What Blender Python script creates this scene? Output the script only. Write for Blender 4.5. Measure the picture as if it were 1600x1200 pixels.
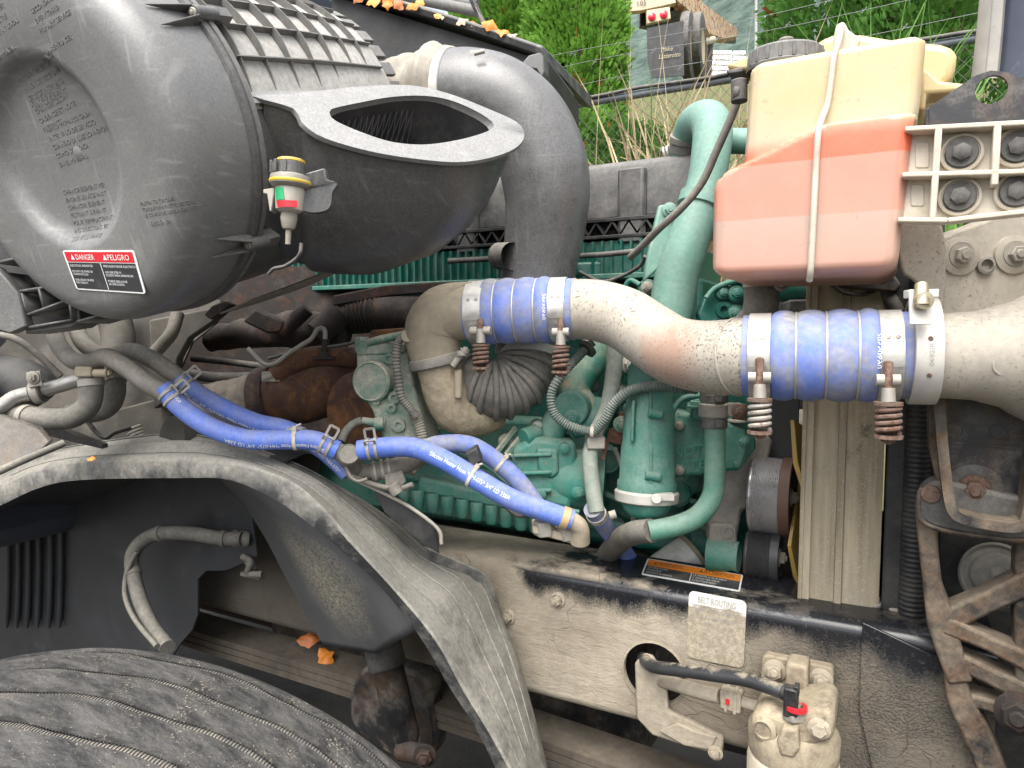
import bpy, bmesh, math, random
from mathutils import Vector, Matrix, noise as mnoise
random.seed(7)
scene = bpy.context.scene
for o in list(bpy.data.objects): bpy.data.objects.remove(o)
R = math.radians

# ------------------------------------------------------------------ camera
FPX = 1100.0                      # focal length in pixels of the 1600 px wide photograph
YAW, PITCH, CAMZ = R(28), R(4), 1.40
CAM = Vector((0, 0, CAMZ))
c_r = Vector((math.cos(YAW), math.sin(YAW), 0))
c_f = Vector((-math.sin(YAW)*math.cos(PITCH), math.cos(YAW)*math.cos(PITCH), -math.sin(PITCH)))
c_u = c_r.cross(c_f)
cd = bpy.data.cameras.new('camera'); cam = bpy.data.objects.new('camera', cd)
scene.collection.objects.link(cam)
cd.sensor_width = 36; cd.lens = 36*FPX/1600; cd.clip_start = 0.02; cd.clip_end = 2000
cam.matrix_world = Matrix(((c_r.x, c_u.x, -c_f.x, CAM.x), (c_r.y, c_u.y, -c_f.y, CAM.y), (c_r.z, c_u.z, -c_f.z, CAM.z), (0, 0, 0, 1)))
scene.camera = cam

# ------------------------------------------------------------------ sky, sun, exposure (overcast)
SUN_EL, SUN_AZ = R(60), R(172)
w = bpy.data.worlds.new('World'); scene.world = w; w.use_nodes = True
nt = w.node_tree; nt.nodes.clear()
sky = nt.nodes.new('ShaderNodeTexSky'); sky.sky_type = 'NISHITA'; sky.sun_disc = False
sky.sun_elevation = SUN_EL; sky.sun_rotation = SUN_AZ; sky.air_density = 1.0; sky.dust_density = 4.0; sky.ozone_density = 0.6
bgn = nt.nodes.new('ShaderNodeBackground'); bgn.inputs['Strength'].default_value = 0.125
outn = nt.nodes.new('ShaderNodeOutputWorld')
hsv = nt.nodes.new('ShaderNodeHueSaturation'); hsv.inputs['Saturation'].default_value = 0.45      # overcast: greyer than the clear-sky model
nt.links.new(sky.outputs[0], hsv.inputs['Color']); nt.links.new(hsv.outputs[0], bgn.inputs[0]); nt.links.new(bgn.outputs[0], outn.inputs[0])
sl = bpy.data.lights.new('sun', 'SUN'); sl.energy = 1.5; sl.angle = R(60); sl.color = (1, 0.98, 0.94)
so = bpy.data.objects.new('sun', sl); scene.collection.objects.link(so)
sd = Vector((math.sin(SUN_AZ)*math.cos(SUN_EL), math.cos(SUN_AZ)*math.cos(SUN_EL), math.sin(SUN_EL)))
so.rotation_euler = sd.to_track_quat('Z', 'Y').to_euler()
vs = scene.view_settings
vs.view_transform = 'Standard'; vs.look = 'None'; vs.gamma = 1; vs.use_curve_mapping = False
vs.exposure = 1.62

# ------------------------------------------------------------------ pixel -> place
def V(*a): return Vector(a)
def ray(px, py): return c_f + c_r*((px-800)/FPX) + c_u*((600-py)/FPX)
def D(px, py, d): return CAM + ray(px, py)*d                       # at a depth
def PY(px, py, y): r = ray(px, py); return CAM + r*(y/r.y)         # on a plane along the truck
def PZ(px, py, z): r = ray(px, py); return CAM + r*((z-CAMZ)/r.z)
def PL(px, py, p, n): r = ray(px, py); return CAM + r*((p-CAM).dot(n)/r.dot(n))
def DP(lst): return [D(*p) for p in lst]
def YP(lst, y): return [PY(p[0], p[1], y) for p in lst]
def px2m(n, d): return n*d/FPX

# ------------------------------------------------------------------ mesh building
def spline(pts, n=8, closed=False):
    P = [Vector(p) for p in pts]; out = []; m = len(P)
    rng = range(m) if closed else range(m-1)
    for i in rng:
        if closed: a, b, c, d = P[i-1], P[i], P[(i+1) % m], P[(i+2) % m]
        else:
            b, c = P[i], P[i+1]
            a = P[i-1] if i else b*2-c
            d = P[i+2] if i+2 < m else c*2-b
        for k in range(n):
            t = k/n
            out.append(0.5*((2*b)+(c-a)*t+(2*a-5*b+4*c-d)*t*t+(3*b-a-3*c+d)*t**3))
    if not closed: out.append(P[-1].copy())
    return out
def interp(vals, n):
    out = []
    for i in range(n):
        t = i/(n-1)*(len(vals)-1); k = min(int(t), len(vals)-2); f = t-k
        out.append(vals[k]*(1-f)+vals[k+1]*f)
    return out
def frames(P, up=None):
    n = len(P); T = []
    for i in range(n):
        t = (P[min(i+1, n-1)]-P[max(i-1, 0)])
        T.append(t.normalized() if t.length > 1e-9 else Vector((0, 0, 1)))
    u = (up or Vector((0, 0, 1)))
    if abs(u.dot(T[0])) > 0.95: u = Vector((0, -1, 0))
    N = (u-T[0]*u.dot(T[0])).normalized(); out = []
    for i in range(n):
        N = (N-T[i]*N.dot(T[i])).normalized()
        out.append((T[i], N, T[i].cross(N)))
    return out
def perp(n):
    n = n.normalized(); a = Vector((0, 0, 1)) if abs(n.z) < 0.9 else Vector((1, 0, 0))
    x = a.cross(n).normalized(); return x, n.cross(x)

class MB:
    def __init__(s): s.v = []; s.f = []
    def add(s, vs, fs):
        b = len(s.v); s.v += [Vector(p) for p in vs]; s.f += [tuple(b+i for i in f) for f in fs]; return s
    def rings(s, rings, closed=True, cap=(True, True)):
        n = len(rings[0]); vs = [p for r in rings for p in r]; fs = []
        for i in range(len(rings)-1):
            for k in range(n if closed else n-1):
                a = i*n+k; b = i*n+(k+1) % n
                fs.append((a, b, b+n, a+n))
        if closed and cap[0]: fs.append(tuple(reversed(range(n))))
        if closed and cap[1]: fs.append(tuple(range((len(rings)-1)*n, len(rings)*n)))
        return s.add(vs, fs)
    def tube(s, P, r, seg=16, cap=True, up=None, wall=0, flat=None):
        n = len(P)
        if callable(r): rr = [r(i/(n-1)) for i in range(n)]
        elif isinstance(r, (list, tuple)): rr = list(r) if len(r) == n else interp(r, n)
        else: rr = [r]*n
        fl = flat or 1.0
        F = frames(P, up)
        rg = [[P[i]+(F[i][1]*math.cos(2*math.pi*k/seg)*fl+F[i][2]*math.sin(2*math.pi*k/seg))*rr[i] for k in range(seg)] for i in range(n)]
        if wall:
            ri = [[P[i]+(F[i][1]*math.cos(2*math.pi*k/seg)*fl+F[i][2]*math.sin(2*math.pi*k/seg))*(rr[i]-wall) for k in range(seg)] for i in range(n)]
            s.rings(rg+ri[::-1]+[rg[0]], True, (False, False)); return s
        return s.rings(rg, True, (cap, cap))
    def lathe(s, o, axis, prof, seg=32, a0=0, a1=360, cap=False, x=None, y=None):
        axis = axis.normalized()
        if x is None: x, y = perp(axis)
        full = abs(a1-a0-360) < 1e-6; m = seg if full else seg+1
        rg = []
        for (r, t) in prof:
            rg.append([o+axis*t+(x*math.cos(R(a0+(a1-a0)*k/seg))+y*math.sin(R(a0+(a1-a0)*k/seg)))*r for k in range(m)])
        return s.rings(rg, full, (cap, cap))
    def cyl(s, a, b, r, seg=20, r2=None):
        ax = b-a; return s.lathe(a, ax, [(r, 0), (r if r2 is None else r2, ax.length)], seg, cap=True)
    def prism(s, poly, vec):
        n = len(poly); A = [Vector(p) for p in poly]; B = [p+vec for p in A]
        return s.add(A+B, [tuple(range(n)), tuple(reversed(range(n, 2*n)))]+[(i, i+n, (i+1) % n+n, (i+1) % n) for i in range(n)])
    def box(s, c, hx, hy, hz):
        vs = [c+hx*i+hy*j+hz*k for i in (-1, 1) for j in (-1, 1) for k in (-1, 1)]
        return s.add(vs, [(0, 1, 3, 2), (4, 6, 7, 5), (0, 4, 5, 1), (2, 3, 7, 6), (0, 2, 6, 4), (1, 5, 7, 3)])
    def abox(s, x0, x1, y0, y1, z0, z1):
        return s.box(V((x0+x1)/2, (y0+y1)/2, (z0+z1)/2), V((x1-x0)/2, 0, 0), V(0, (y1-y0)/2, 0), V(0, 0, (z1-z0)/2))
    def bar(s, a, b, w, h, up=None):
        t = (b-a); u = up or Vector((0, 0, 1))
        if abs(u.dot(t.normalized())) > 0.95: u = Vector((0, 1, 0))
        x = t.cross(u).normalized(); y = x.cross(t).normalized()
        return s.box((a+b)/2, t/2, x*(w/2), y*(h/2))
    def strip(s, P, N, w, t):            # ribbon: path, normal per point, width, thickness
        F = frames(P); rg = []
        for i, p in enumerate(P):
            n = N[i] if isinstance(N, list) else N
            T = F[i][0]; n = (n-T*n.dot(T)).normalized(); b = T.cross(n)
            rg.append([p+b*(w/2), p+b*(w/2)+n*t, p-b*(w/2)+n*t, p-b*(w/2)])
        return s.rings(rg)
    def bolt(s, p, n, r, washer=True, h=None, stud=True):
        n = n.normalized(); x, y = perp(n); h = h or r*0.75; b = 0
        a0 = random.random()
        if washer: s.lathe(p, n, [(r*1.45, -0.001), (r*1.45, r*0.18), (r*1.3, r*0.28), (0.0001, r*0.28)], 20); b = r*0.26
        hexa = lambda k, q: [p+n*k+(x*math.cos(a0+i*math.pi/3)+y*math.sin(a0+i*math.pi/3))*q for i in range(6)]
        s.rings([hexa(b, r), hexa(b+h*0.85, r), hexa(b+h, r*0.86)])
        if stud: s.lathe(p, n, [(r*0.5, b+h*0.9), (r*0.5, b+h*1.25), (r*0.42, b+h*1.35), (0.0001, b+h*1.35)], 14)
        return s
    def spring(s, a, b, r, wire, turns, seg=8, per=14):
        ax = (b-a); x, y = perp(ax); n = int(turns*per); P = []
        for i in range(n+1):
            t = i/n; an = 2*math.pi*turns*t
            P.append(a+ax*t+(x*math.cos(an)+y*math.sin(an))*r)
        return s.tube(P, wire, seg, up=ax)
    def jitter(s, amp, sc=8.0, seed=0):
        s.v = [p+mnoise.noise_vector(p*sc+Vector((seed, 0, 0)))*amp for p in s.v]; return s

OBJ = {}
def link(o): scene.collection.objects.link(o); return o
def finish(me, ang=38):
    bm = bmesh.new(); bm.from_mesh(me)
    bmesh.ops.recalc_face_normals(bm, faces=bm.faces)
    for f in bm.faces: f.smooth = True
    lim = R(ang)
    for e in bm.edges:
        if len(e.link_faces) == 2: e.smooth = e.calc_face_angle(0) < lim
    bm.to_mesh(me); bm.free()
def thing(name, label, cat, loc, group=None):
    o = bpy.data.objects.new(name, None); link(o); o.location = loc; o.empty_display_size = 0.05
    o['label'] = label; o['category'] = cat
    if group: o['group'] = group
    return o
def wloc(o):
    l = Vector((0, 0, 0))
    while o: l += o.location; o = o.parent
    return l
def part(name, mb, mat, parent=None, ang=38, bevel=0, sub=0, label=None, kind=None, flat=False, bseg=2):
    me = bpy.data.meshes.new(name); off = wloc(parent) if parent else Vector((0, 0, 0))
    if parent is None:
        n = len(mb.v); c = sum(mb.v, Vector((0, 0, 0)))/n; off = Vector((c.x, c.y, min(p.z for p in mb.v)))
    me.from_pydata([tuple(p-off) for p in mb.v], [], mb.f); me.update()
    finish(me, ang)
    if flat:
        for p_ in me.polygons: p_.use_smooth = False
    if mat: me.materials.append(mat)
    o = bpy.data.objects.new(name, me); link(o)
    if parent: o.parent = parent
    else: o.location = off
    if bevel:
        m = o.modifiers.new('bevel', 'BEVEL'); m.width = bevel; m.segments = bseg; m.limit_method = 'ANGLE'; m.angle_limit = R(30); m.harden_normals = False
    if sub:
        m = o.modifiers.new('sub', 'SUBSURF'); m.levels = sub; m.render_levels = sub
    if label: o['label'] = label
    if kind: o['kind'] = kind
    return o
def solo(name, mb, mat, label, cat, group=None, **k):
    o = part(name, mb, mat, None, **k); o['label'] = label; o['category'] = cat
    if group: o['group'] = group
    return o
def struct(name, mb, mat, **k):
    o = part(name, mb, mat, None, **k); o['kind'] = 'structure'; return o

_tc = {}
def text2d(s, spacing=1.0):
    key = (s, spacing)
    if key in _tc: return _tc[key]
    cu = bpy.data.curves.new('t', 'FONT'); cu.body = s; cu.size = 1.0; cu.space_character = spacing; cu.resolution_u = 2
    ob = bpy.data.objects.new('t', cu); link(ob)
    dg = bpy.context.evaluated_depsgraph_get(); me = bpy.data.meshes.new_from_object(ob.evaluated_get(dg))
    vs_ = [(v.co.x, v.co.y) for v in me.vertices]; fs_ = [tuple(p.vertices) for p in me.polygons]
    bpy.data.objects.remove(ob); bpy.data.curves.remove(cu); bpy.data.meshes.remove(me)
    wd = max([v[0] for v in vs_]) if vs_ else 0
    _tc[key] = (vs_, fs_, wd); return _tc[key]
def text_on(mb, s, fn, size, width=None, x0=0, y0=0, align='l', spacing=1.0):
    vs_, fs_, wd = text2d(s, spacing); sx = size
    if width and wd: sx = width/wd
    ox = x0 if align == 'l' else x0-wd*sx/2
    return mb.add([fn(ox+x*sx, y0+y*size) for x, y in vs_], fs_)
# ------------------------------------------------------------------ materials
def mat(name, base, rough=0.6, metal=0.0, var=0.12, vscale=14, dust=None, dust_amt=0.0, dscale=18, up=0.5, dcon=0.25,
        rust=None, rust_amt=0.0, rscale=22, speck=None, speck_amt=0.0, sscale=260, bump=0.15, bscale=90, coat=0.0,
        sss=0.0, spec=0.5, fine=0.0, damp=1.0, rcon=0.05, drough=0.93, scuff=0.0):
    m = bpy.data.materials.new(name); m.use_nodes = True; t = m.node_tree; N = t.nodes; L = t.links
    b = N['Principled BSDF']; tc = N.new('ShaderNodeTexCoord'); co = tc.outputs['Object']
    def noise(sc, det=5, ro=0.55, dist=0.0):
        n = N.new('ShaderNodeTexNoise'); n.inputs['Scale'].default_value = sc; n.inputs['Detail'].default_value = det
        n.inputs['Roughness'].default_value = ro; n.inputs['Distortion'].default_value = dist; L.new(co, n.inputs['Vector']); return n.outputs['Fac']
    def mrange(x, a, c, lo=0.0, hi=1.0):
        n = N.new('ShaderNodeMapRange'); n.inputs['From Min'].default_value = a; n.inputs['From Max'].default_value = c
        n.inputs['To Min'].default_value = lo; n.inputs['To Max'].default_value = hi; L.new(x, n.inputs['Value']); return n.outputs[0]
    def math_(op, x, y):
        n = N.new('ShaderNodeMath'); n.operation = op; n.use_clamp = True
        for i, q in enumerate((x, y)):
            if isinstance(q, (int, float)): n.inputs[i].default_value = q
            else: L.new(q, n.inputs[i])
        return n.outputs[0]
    def mix(fac, A, B):
        n = N.new('ShaderNodeMix'); n.data_type = 'RGBA'
        if isinstance(fac, float): n.inputs[0].default_value = fac
        else: L.new(fac, n.inputs[0])
        for i, q in ((6, A), (7, B)):
            if isinstance(q, tuple): n.inputs[i].default_value = (*q, 1)
            else: L.new(q, n.inputs[i])
        return n.outputs[2]
    lo = tuple(max(0, c*(1-var*1.6)) for c in base); hi = tuple(min(1, c*(1+var*1.6)) for c in base)
    n1 = noise(vscale, 8, 0.62, 0.15)
    col = mix(mrange(n1, 0.3, 0.7), lo, hi); rgh = None; rv = mrange(n1, 0.3, 0.7, max(0.05, rough-0.1), min(1, rough+0.1)); mt = None
    if rust and rust_amt > 0:
        rn = noise(rscale, 9, 0.7, 0.6); th = 0.72-0.44*rust_amt; rm = mrange(rn, th-rcon*0.9, th+rcon*1.1)
        rc = mix(mrange(noise(rscale*4, 6), 0.35, 0.65), rust, tuple(c*0.45 for c in rust))
        col = mix(rm, col, rc); n = N.new('ShaderNodeMix'); L.new(rm, n.inputs[0]); L.new(rv, n.inputs[2]); n.inputs[3].default_value = 0.9; rv = n.outputs[0]
        if metal: mt = mrange(rm, 0, 1, metal, 0)
    if dust and dust_amt > 0:
        dn = noise(dscale, 9, 0.68, 0.2); g = N.new('ShaderNodeNewGeometry'); sp = N.new('ShaderNodeSeparateXYZ'); L.new(g.outputs['Normal'], sp.inputs[0])
        uz = mrange(sp.outputs['Z'], -0.6, 0.9)
        th = 1.14-dust_amt
        s1 = N.new('ShaderNodeMath'); s1.operation = 'MULTIPLY'; L.new(uz, s1.inputs[0]); s1.inputs[1].default_value = up
        dn = mrange(dn, 0, 1, 0.5-0.5*damp, 0.5+0.5*damp)
        fn_ = mrange(noise(330, 4, 0.65), 0.25, 0.75, -0.09*dcon/0.4, 0.09*dcon/0.4); ad = N.new('ShaderNodeMath'); ad.operation = 'ADD'; L.new(dn, ad.inputs[0]); L.new(fn_, ad.inputs[1]); dn = ad.outputs[0]
        s2 = N.new('ShaderNodeMath'); s2.operation = 'ADD'; L.new(dn, s2.inputs[0]); L.new(s1.outputs[0], s2.inputs[1])
        dm = mrange(s2.outputs[0], th-dcon*0.85, th+dcon*0.85)
        dcol = mix(mrange(noise(dscale*6, 6), 0.3, 0.7), tuple(c*0.72 for c in dust), tuple(min(1, c*1.12) for c in dust))
        col = mix(dm, col, dcol); n = N.new('ShaderNodeMix'); L.new(dm, n.inputs[0]); L.new(rv, n.inputs[2]); n.inputs[3].default_value = drough; rv = n.outputs[0]
        if metal:
            a = mrange(dm, 0, 1, 1, 0)
            mt = math_('MULTIPLY', a, mt if mt else metal)
    if speck and speck_amt > 0:
        sn = noise(sscale, 3, 0.6); th = 0.78-0.3*speck_amt
        big = mrange(noise(7, 3), 0.35, 0.6); sm = math_('MULTIPLY', mrange(sn, th, th+0.05), big)
        col = mix(sm, col, speck)
    if scuff:
        for k_, (sx, sy, sz) in enumerate(((60, 9, 9), (8, 14, 70))):
            mp = N.new('ShaderNodeMapping'); mp.inputs['Scale'].default_value = (sx, sy, sz); mp.inputs['Rotation'].default_value = (0.3, 0.5+k_, 0.2); L.new(co, mp.inputs[0])
            nn = N.new('ShaderNodeTexNoise'); nn.inputs['Scale'].default_value = 1.6; nn.inputs['Detail'].default_value = 4; L.new(mp.outputs[0], nn.inputs['Vector'])
            col = mix(math_('MULTIPLY', mrange(nn.outputs['Fac'], 0.60, 0.72), scuff), col, (0.42, 0.41, 0.39))
        pn_ = noise(5, 6, 0.6); col = mix(math_('MULTIPLY', mrange(pn_, 0.52, 0.66), scuff*0.6), col, (0.36, 0.345, 0.32))
    L.new(col, b.inputs['Base Color']); L.new(rv, b.inputs['Roughness'])
    b.inputs['Metallic'].default_value = metal; b.inputs['Specular IOR Level'].default_value = spec
    if mt: L.new(mt, b.inputs['Metallic'])
    if coat: b.inputs['Coat Weight'].default_value = coat; b.inputs['Coat Roughness'].default_value = 0.15
    if sss: b.inputs['Subsurface Weight'].default_value = sss; b.inputs['Subsurface Radius'].default_value = (0.02, 0.015, 0.01); b.inputs['Subsurface Scale'].default_value = 0.6
    if bump:
        bn = N.new('ShaderNodeBump'); bn.inputs['Strength'].default_value = bump; bn.inputs['Distance'].default_value = 0.002
        L.new(noise(bscale, 8, 0.6), bn.inputs['Height']); L.new(bn.outputs[0], b.inputs['Normal'])
    m.diffuse_color = (*base, 1)
    return m
MUD = (0.40, 0.34, 0.26); DUSTG = (0.36, 0.34, 0.30); RUST = (0.17, 0.07, 0.03); RUSTO = (0.32, 0.16, 0.06)
M = {}
M['plastic'] = mat('black_plastic', (0.032, 0.032, 0.032), 0.32, drough=0.55, var=0.03, scuff=0.10, damp=0.45, dust=(0.24, 0.235, 0.22), dust_amt=0.28, up=0.44, dscale=50, dcon=0.8, speck=(0.5, 0.48, 0.44), speck_amt=0.10, bump=0.05, bscale=220)
M['cover'] = mat('grey_plastic_cover', (0.105, 0.105, 0.104), 0.32, drough=0.45, var=0.03, scuff=0.22, vscale=30, damp=0.4, dust=(0.27, 0.265, 0.25), dust_amt=0.36, up=0.40, dscale=50, dcon=0.9, speck=(0.62, 0.60, 0.56), speck_amt=0.16, bump=0.04, bscale=220)
M['plastic_dusty'] = mat('dusty_black_plastic', (0.045, 0.045, 0.044), 0.55, var=0.05, damp=0.6, dust=(0.28, 0.27, 0.25), dust_amt=0.46, up=0.45, dscale=18, dcon=0.8, bump=0.1, bscale=200)
M['plastic_dark'] = mat('dark_black_plastic', (0.012, 0.012, 0.013), 0.5, dust=(0.12, 0.115, 0.10), dust_amt=0.28, up=0.25, dscale=12, dcon=0.4)
M['rubber'] = mat('black_rubber', (0.028, 0.028, 0.029), 0.6, dust=(0.26, 0.24, 0.21), dust_amt=0.36, up=0.4, dscale=20, dcon=0.4)
M['rubber_dusty'] = mat('dusty_grey_rubber', (0.070, 0.068, 0.062), 0.65, dust=(0.27, 0.25, 0.21), dust_amt=0.46, up=0.4, dscale=25, dcon=0.4)
M['duct'] = mat('duct_plastic', (0.036, 0.036, 0.037), 0.26, drough=0.42, var=0.03, scuff=0.10, vscale=20, damp=0.35, dust=(0.28, 0.275, 0.265), dust_amt=0.24, up=0.52, dscale=40, dcon=0.7, speck=(0.5, 0.48, 0.45), speck_amt=0.12, bump=0.03, bscale=220)
M['green'] = mat('green_engine_paint', (0.008, 0.165, 0.125), 0.38, var=0.18, dust=(0.22, 0.27, 0.22), dust_amt=0.34, up=0.40, dscale=30, dcon=0.45, rust=RUSTO, rust_amt=0.10, rscale=16, bump=0.2, bscale=140, spec=0.4)
M['green_pipe'] = mat('pale_green_pipe_paint', (0.060, 0.245, 0.190), 0.38, var=0.09, rust=(0.20, 0.16, 0.11), rust_amt=0.12, rscale=38, dust=(0.32, 0.36, 0.31), dust_amt=0.36, up=0.35, dscale=20, dcon=0.8, bump=0.05, bscale=200)
M['green_dark'] = mat('dark_green_paint', (0.008, 0.100, 0.075), 0.45, var=0.15, dust=(0.2, 0.22, 0.19), dust_amt=0.26, up=0.3, dscale=22, dcon=0.35, bump=0.2)
M['green_mud'] = mat('muddy_green_paint', (0.035, 0.160, 0.115), 0.6, var=0.18, dust=(0.42, 0.39, 0.31), dust_amt=0.52, up=0.34, dscale=26, dcon=0.22, bump=0.4)
M['alu'] = mat('dusty_cast_aluminium', (0.36, 0.335, 0.29), 0.55, 0.3, var=0.06, dust=(0.42, 0.375, 0.30), dust_amt=0.5, up=0.25, dscale=16, dcon=0.7, speck=(0.13, 0.115, 0.10), speck_amt=0.60, sscale=230, bump=0.1)
M['alu_tan'] = mat('tan_coated_casting', (0.30, 0.255, 0.185), 0.7, 0.1, var=0.12, dust=(0.42, 0.36, 0.26), dust_amt=0.44, up=0.25, dscale=14, dcon=0.35, bump=0.35, bscale=160)
M['alu_clean'] = mat('bare_aluminium', (0.60, 0.58, 0.54), 0.5, 0.6, var=0.1, dust=(0.45, 0.41, 0.34), dust_amt=0.38, up=0.3, dscale=12, dcon=0.4, speck=(0.2, 0.19, 0.17), speck_amt=0.18, bump=0.1)
M['cast_grey'] = mat('grey_cast_metal', (0.19, 0.18, 0.165), 0.65, 0.3, dust=(0.36, 0.33, 0.27), dust_amt=0.43, up=0.4, dscale=14, dcon=0.35, bump=0.3, bscale=200)
M['steel'] = mat('steel_band', (0.60, 0.59, 0.56), 0.36, 0.85, var=0.08, dust=(0.48, 0.44, 0.37), dust_amt=0.34, up=0.25, dscale=30, dcon=0.4, rust=RUST, rust_amt=0.06, bump=0.08)
M['steel_dull'] = mat('dull_steel', (0.33, 0.315, 0.285), 0.55, 0.6, dust=(0.40, 0.36, 0.29), dust_amt=0.42, up=0.3, dscale=26, dcon=0.4, rust=RUST, rust_amt=0.18, bump=0.15)
M['rust'] = mat('rusted_iron', (0.075, 0.034, 0.021), 0.85, 0.0, var=0.3, vscale=18, rust=(0.20, 0.085, 0.03), rust_amt=0.45, rscale=14, dust=(0.22, 0.17, 0.13), dust_amt=0.25, up=0.3, bump=0.45, bscale=180)
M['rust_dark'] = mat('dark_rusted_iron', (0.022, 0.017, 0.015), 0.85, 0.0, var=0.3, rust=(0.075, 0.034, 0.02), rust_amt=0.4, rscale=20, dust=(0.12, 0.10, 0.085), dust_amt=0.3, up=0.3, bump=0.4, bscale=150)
M['rust_spring'] = mat('rusty_spring_steel', (0.17, 0.115, 0.09), 0.85, 0.1, var=0.25, rust=(0.14, 0.072, 0.045), rust_amt=0.5, rscale=60, bump=0.3)
M['grey_spring'] = mat('galvanised_spring', (0.36, 0.33, 0.29), 0.65, 0.4, var=0.2, rust=(0.22, 0.11, 0.06), rust_amt=0.3, rscale=70, bump=0.25)
M['rust_black'] = mat('rust_flaked_black_paint', (0.020, 0.020, 0.021), 0.5, 0.0, var=0.2, rust=(0.19, 0.10, 0.048), rust_amt=0.38, rscale=30, rcon=0.14, dust=(0.27, 0.22, 0.16), dust_amt=0.42, up=0.3, bump=0.4, bscale=140)
M['black_paint'] = mat('black_painted_steel', (0.020, 0.020, 0.022), 0.35, 0.0, var=0.2, rust=(0.13, 0.075, 0.04), rust_amt=0.36, rscale=12, rcon=0.1, dust=(0.3, 0.27, 0.22), dust_amt=0.32, up=0.3, dscale=14, bump=0.15)
M['mud_steel'] = mat('mud_caked_steel', (0.33, 0.29, 0.22), 0.95, 0.0, var=0.16, dust=MUD, dust_amt=0.6, up=0.1, bump=0.9, bscale=120)
M['blue'] = mat('blue_silicone', (0.055, 0.145, 0.58), 0.36, var=0.08, vscale=30, dust=(0.34, 0.33, 0.33), dust_amt=0.36, up=0.26, dscale=22, dcon=0.45, bump=0.10, bscale=140, spec=0.4)
M['blue_dusty'] = mat('dusty_blue_silicone', (0.105, 0.185, 0.58), 0.5, var=0.10, vscale=24, dust=(0.30, 0.295, 0.29), dust_amt=0.60, up=0.08, dscale=17, dcon=0.16, bump=0.2)
M['tube_grey'] = mat('grey_brown_heater_tube', (0.125, 0.115, 0.098), 0.6, 0.1, dust=(0.27, 0.245, 0.205), dust_amt=0.40, up=0.4, dscale=26, dcon=0.4, speck=(0.05, 0.045, 0.04), speck_amt=0.3, bump=0.25)
M['tie'] = mat('nylon_cable_tie', (0.55, 0.53, 0.44), 0.6, dust=(0.4, 0.36, 0.3), dust_amt=0.4, bump=0.05)
M['white_print'] = mat('white_print', (0.78, 0.78, 0.76), 0.6, var=0.04, bump=0)
M['red_print'] = mat('red_print', (0.62, 0.02, 0.03), 0.5, var=0.05, bump=0)
M['orange_print'] = mat('orange_print', (0.85, 0.26, 0.02), 0.5, var=0.05, bump=0)
M['black_print'] = mat('black_print', (0.03, 0.03, 0.032), 0.55, var=0.2, bump=0, dust=(0.3, 0.27, 0.22), dust_amt=0.25, up=0.2)
M['grey_print'] = mat('faded_grey_print', (0.28, 0.27, 0.25), 0.7, var=0.1, bump=0)
M['yellow'] = mat('yellow_plastic', (0.62, 0.44, 0.03), 0.5, var=0.1, dust=(0.4, 0.36, 0.28), dust_amt=0.35, up=0.3)
M['fan_yellow'] = mat('yellow_fan_plastic', (0.42, 0.27, 0.05), 0.6, var=0.15, dust=(0.3, 0.25, 0.15), dust_amt=0.4, up=0.2)
M['green_print'] = mat('green_print', (0.02, 0.36, 0.14), 0.5, bump=0)
M['belt'] = mat('ribbed_belt_rubber', (0.030, 0.030, 0.032), 0.5, dust=(0.2, 0.18, 0.16), dust_amt=0.3, up=0.1)
M['pulley'] = mat('polished_pulley', (0.42, 0.41, 0.41), 0.3, 0.55, var=0.15, bump=0.05)
M['pulley_rim'] = mat('rusty_pulley_rim', (0.13, 0.075, 0.055), 0.6, 0.3, bump=0.1)
M['foil'] = mat('heat_wrap_foil', (0.22, 0.20, 0.165), 0.4, 0.5, var=0.5, vscale=50, dust=(0.16, 0.13, 0.10), dust_amt=0.56, up=0.2, bump=0.8, bscale=70)
M['bellow_tan'] = mat('dusty_tan_rubber', (0.25, 0.225, 0.185), 0.8, var=0.12, dust=(0.40, 0.37, 0.31), dust_amt=0.42, up=0.35, dscale=14, bump=0.15)
M['white_nylon'] = mat('dirty_white_nylon', (0.56, 0.51, 0.42), 0.55, var=0.1, dust=(0.36, 0.31, 0.24), dust_amt=0.38, up=0.25, dscale=20, dcon=0.4, sss=0.1, bump=0.08)
M['cream_can'] = mat('cream_painted_can', (0.62, 0.56, 0.44), 0.5, var=0.08, dust=(0.42, 0.36, 0.27), dust_amt=0.44, up=0.3, dscale=16, dcon=0.3, bump=0.1)
M['mudcream'] = mat('mud_crusted_cream_casting', (0.35, 0.295, 0.205), 0.85, var=0.2, dust=(0.21, 0.17, 0.12), dust_amt=0.68, up=-0.08, dscale=30, dcon=0.12, speck=(0.8, 0.76, 0.66), speck_amt=0.3, sscale=220, bump=0.6)
M['white_can'] = mat('white_oil_filter_paint', (0.55, 0.56, 0.55), 0.35, dust=(0.4, 0.38, 0.33), dust_amt=0.36, up=0.3)
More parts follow.
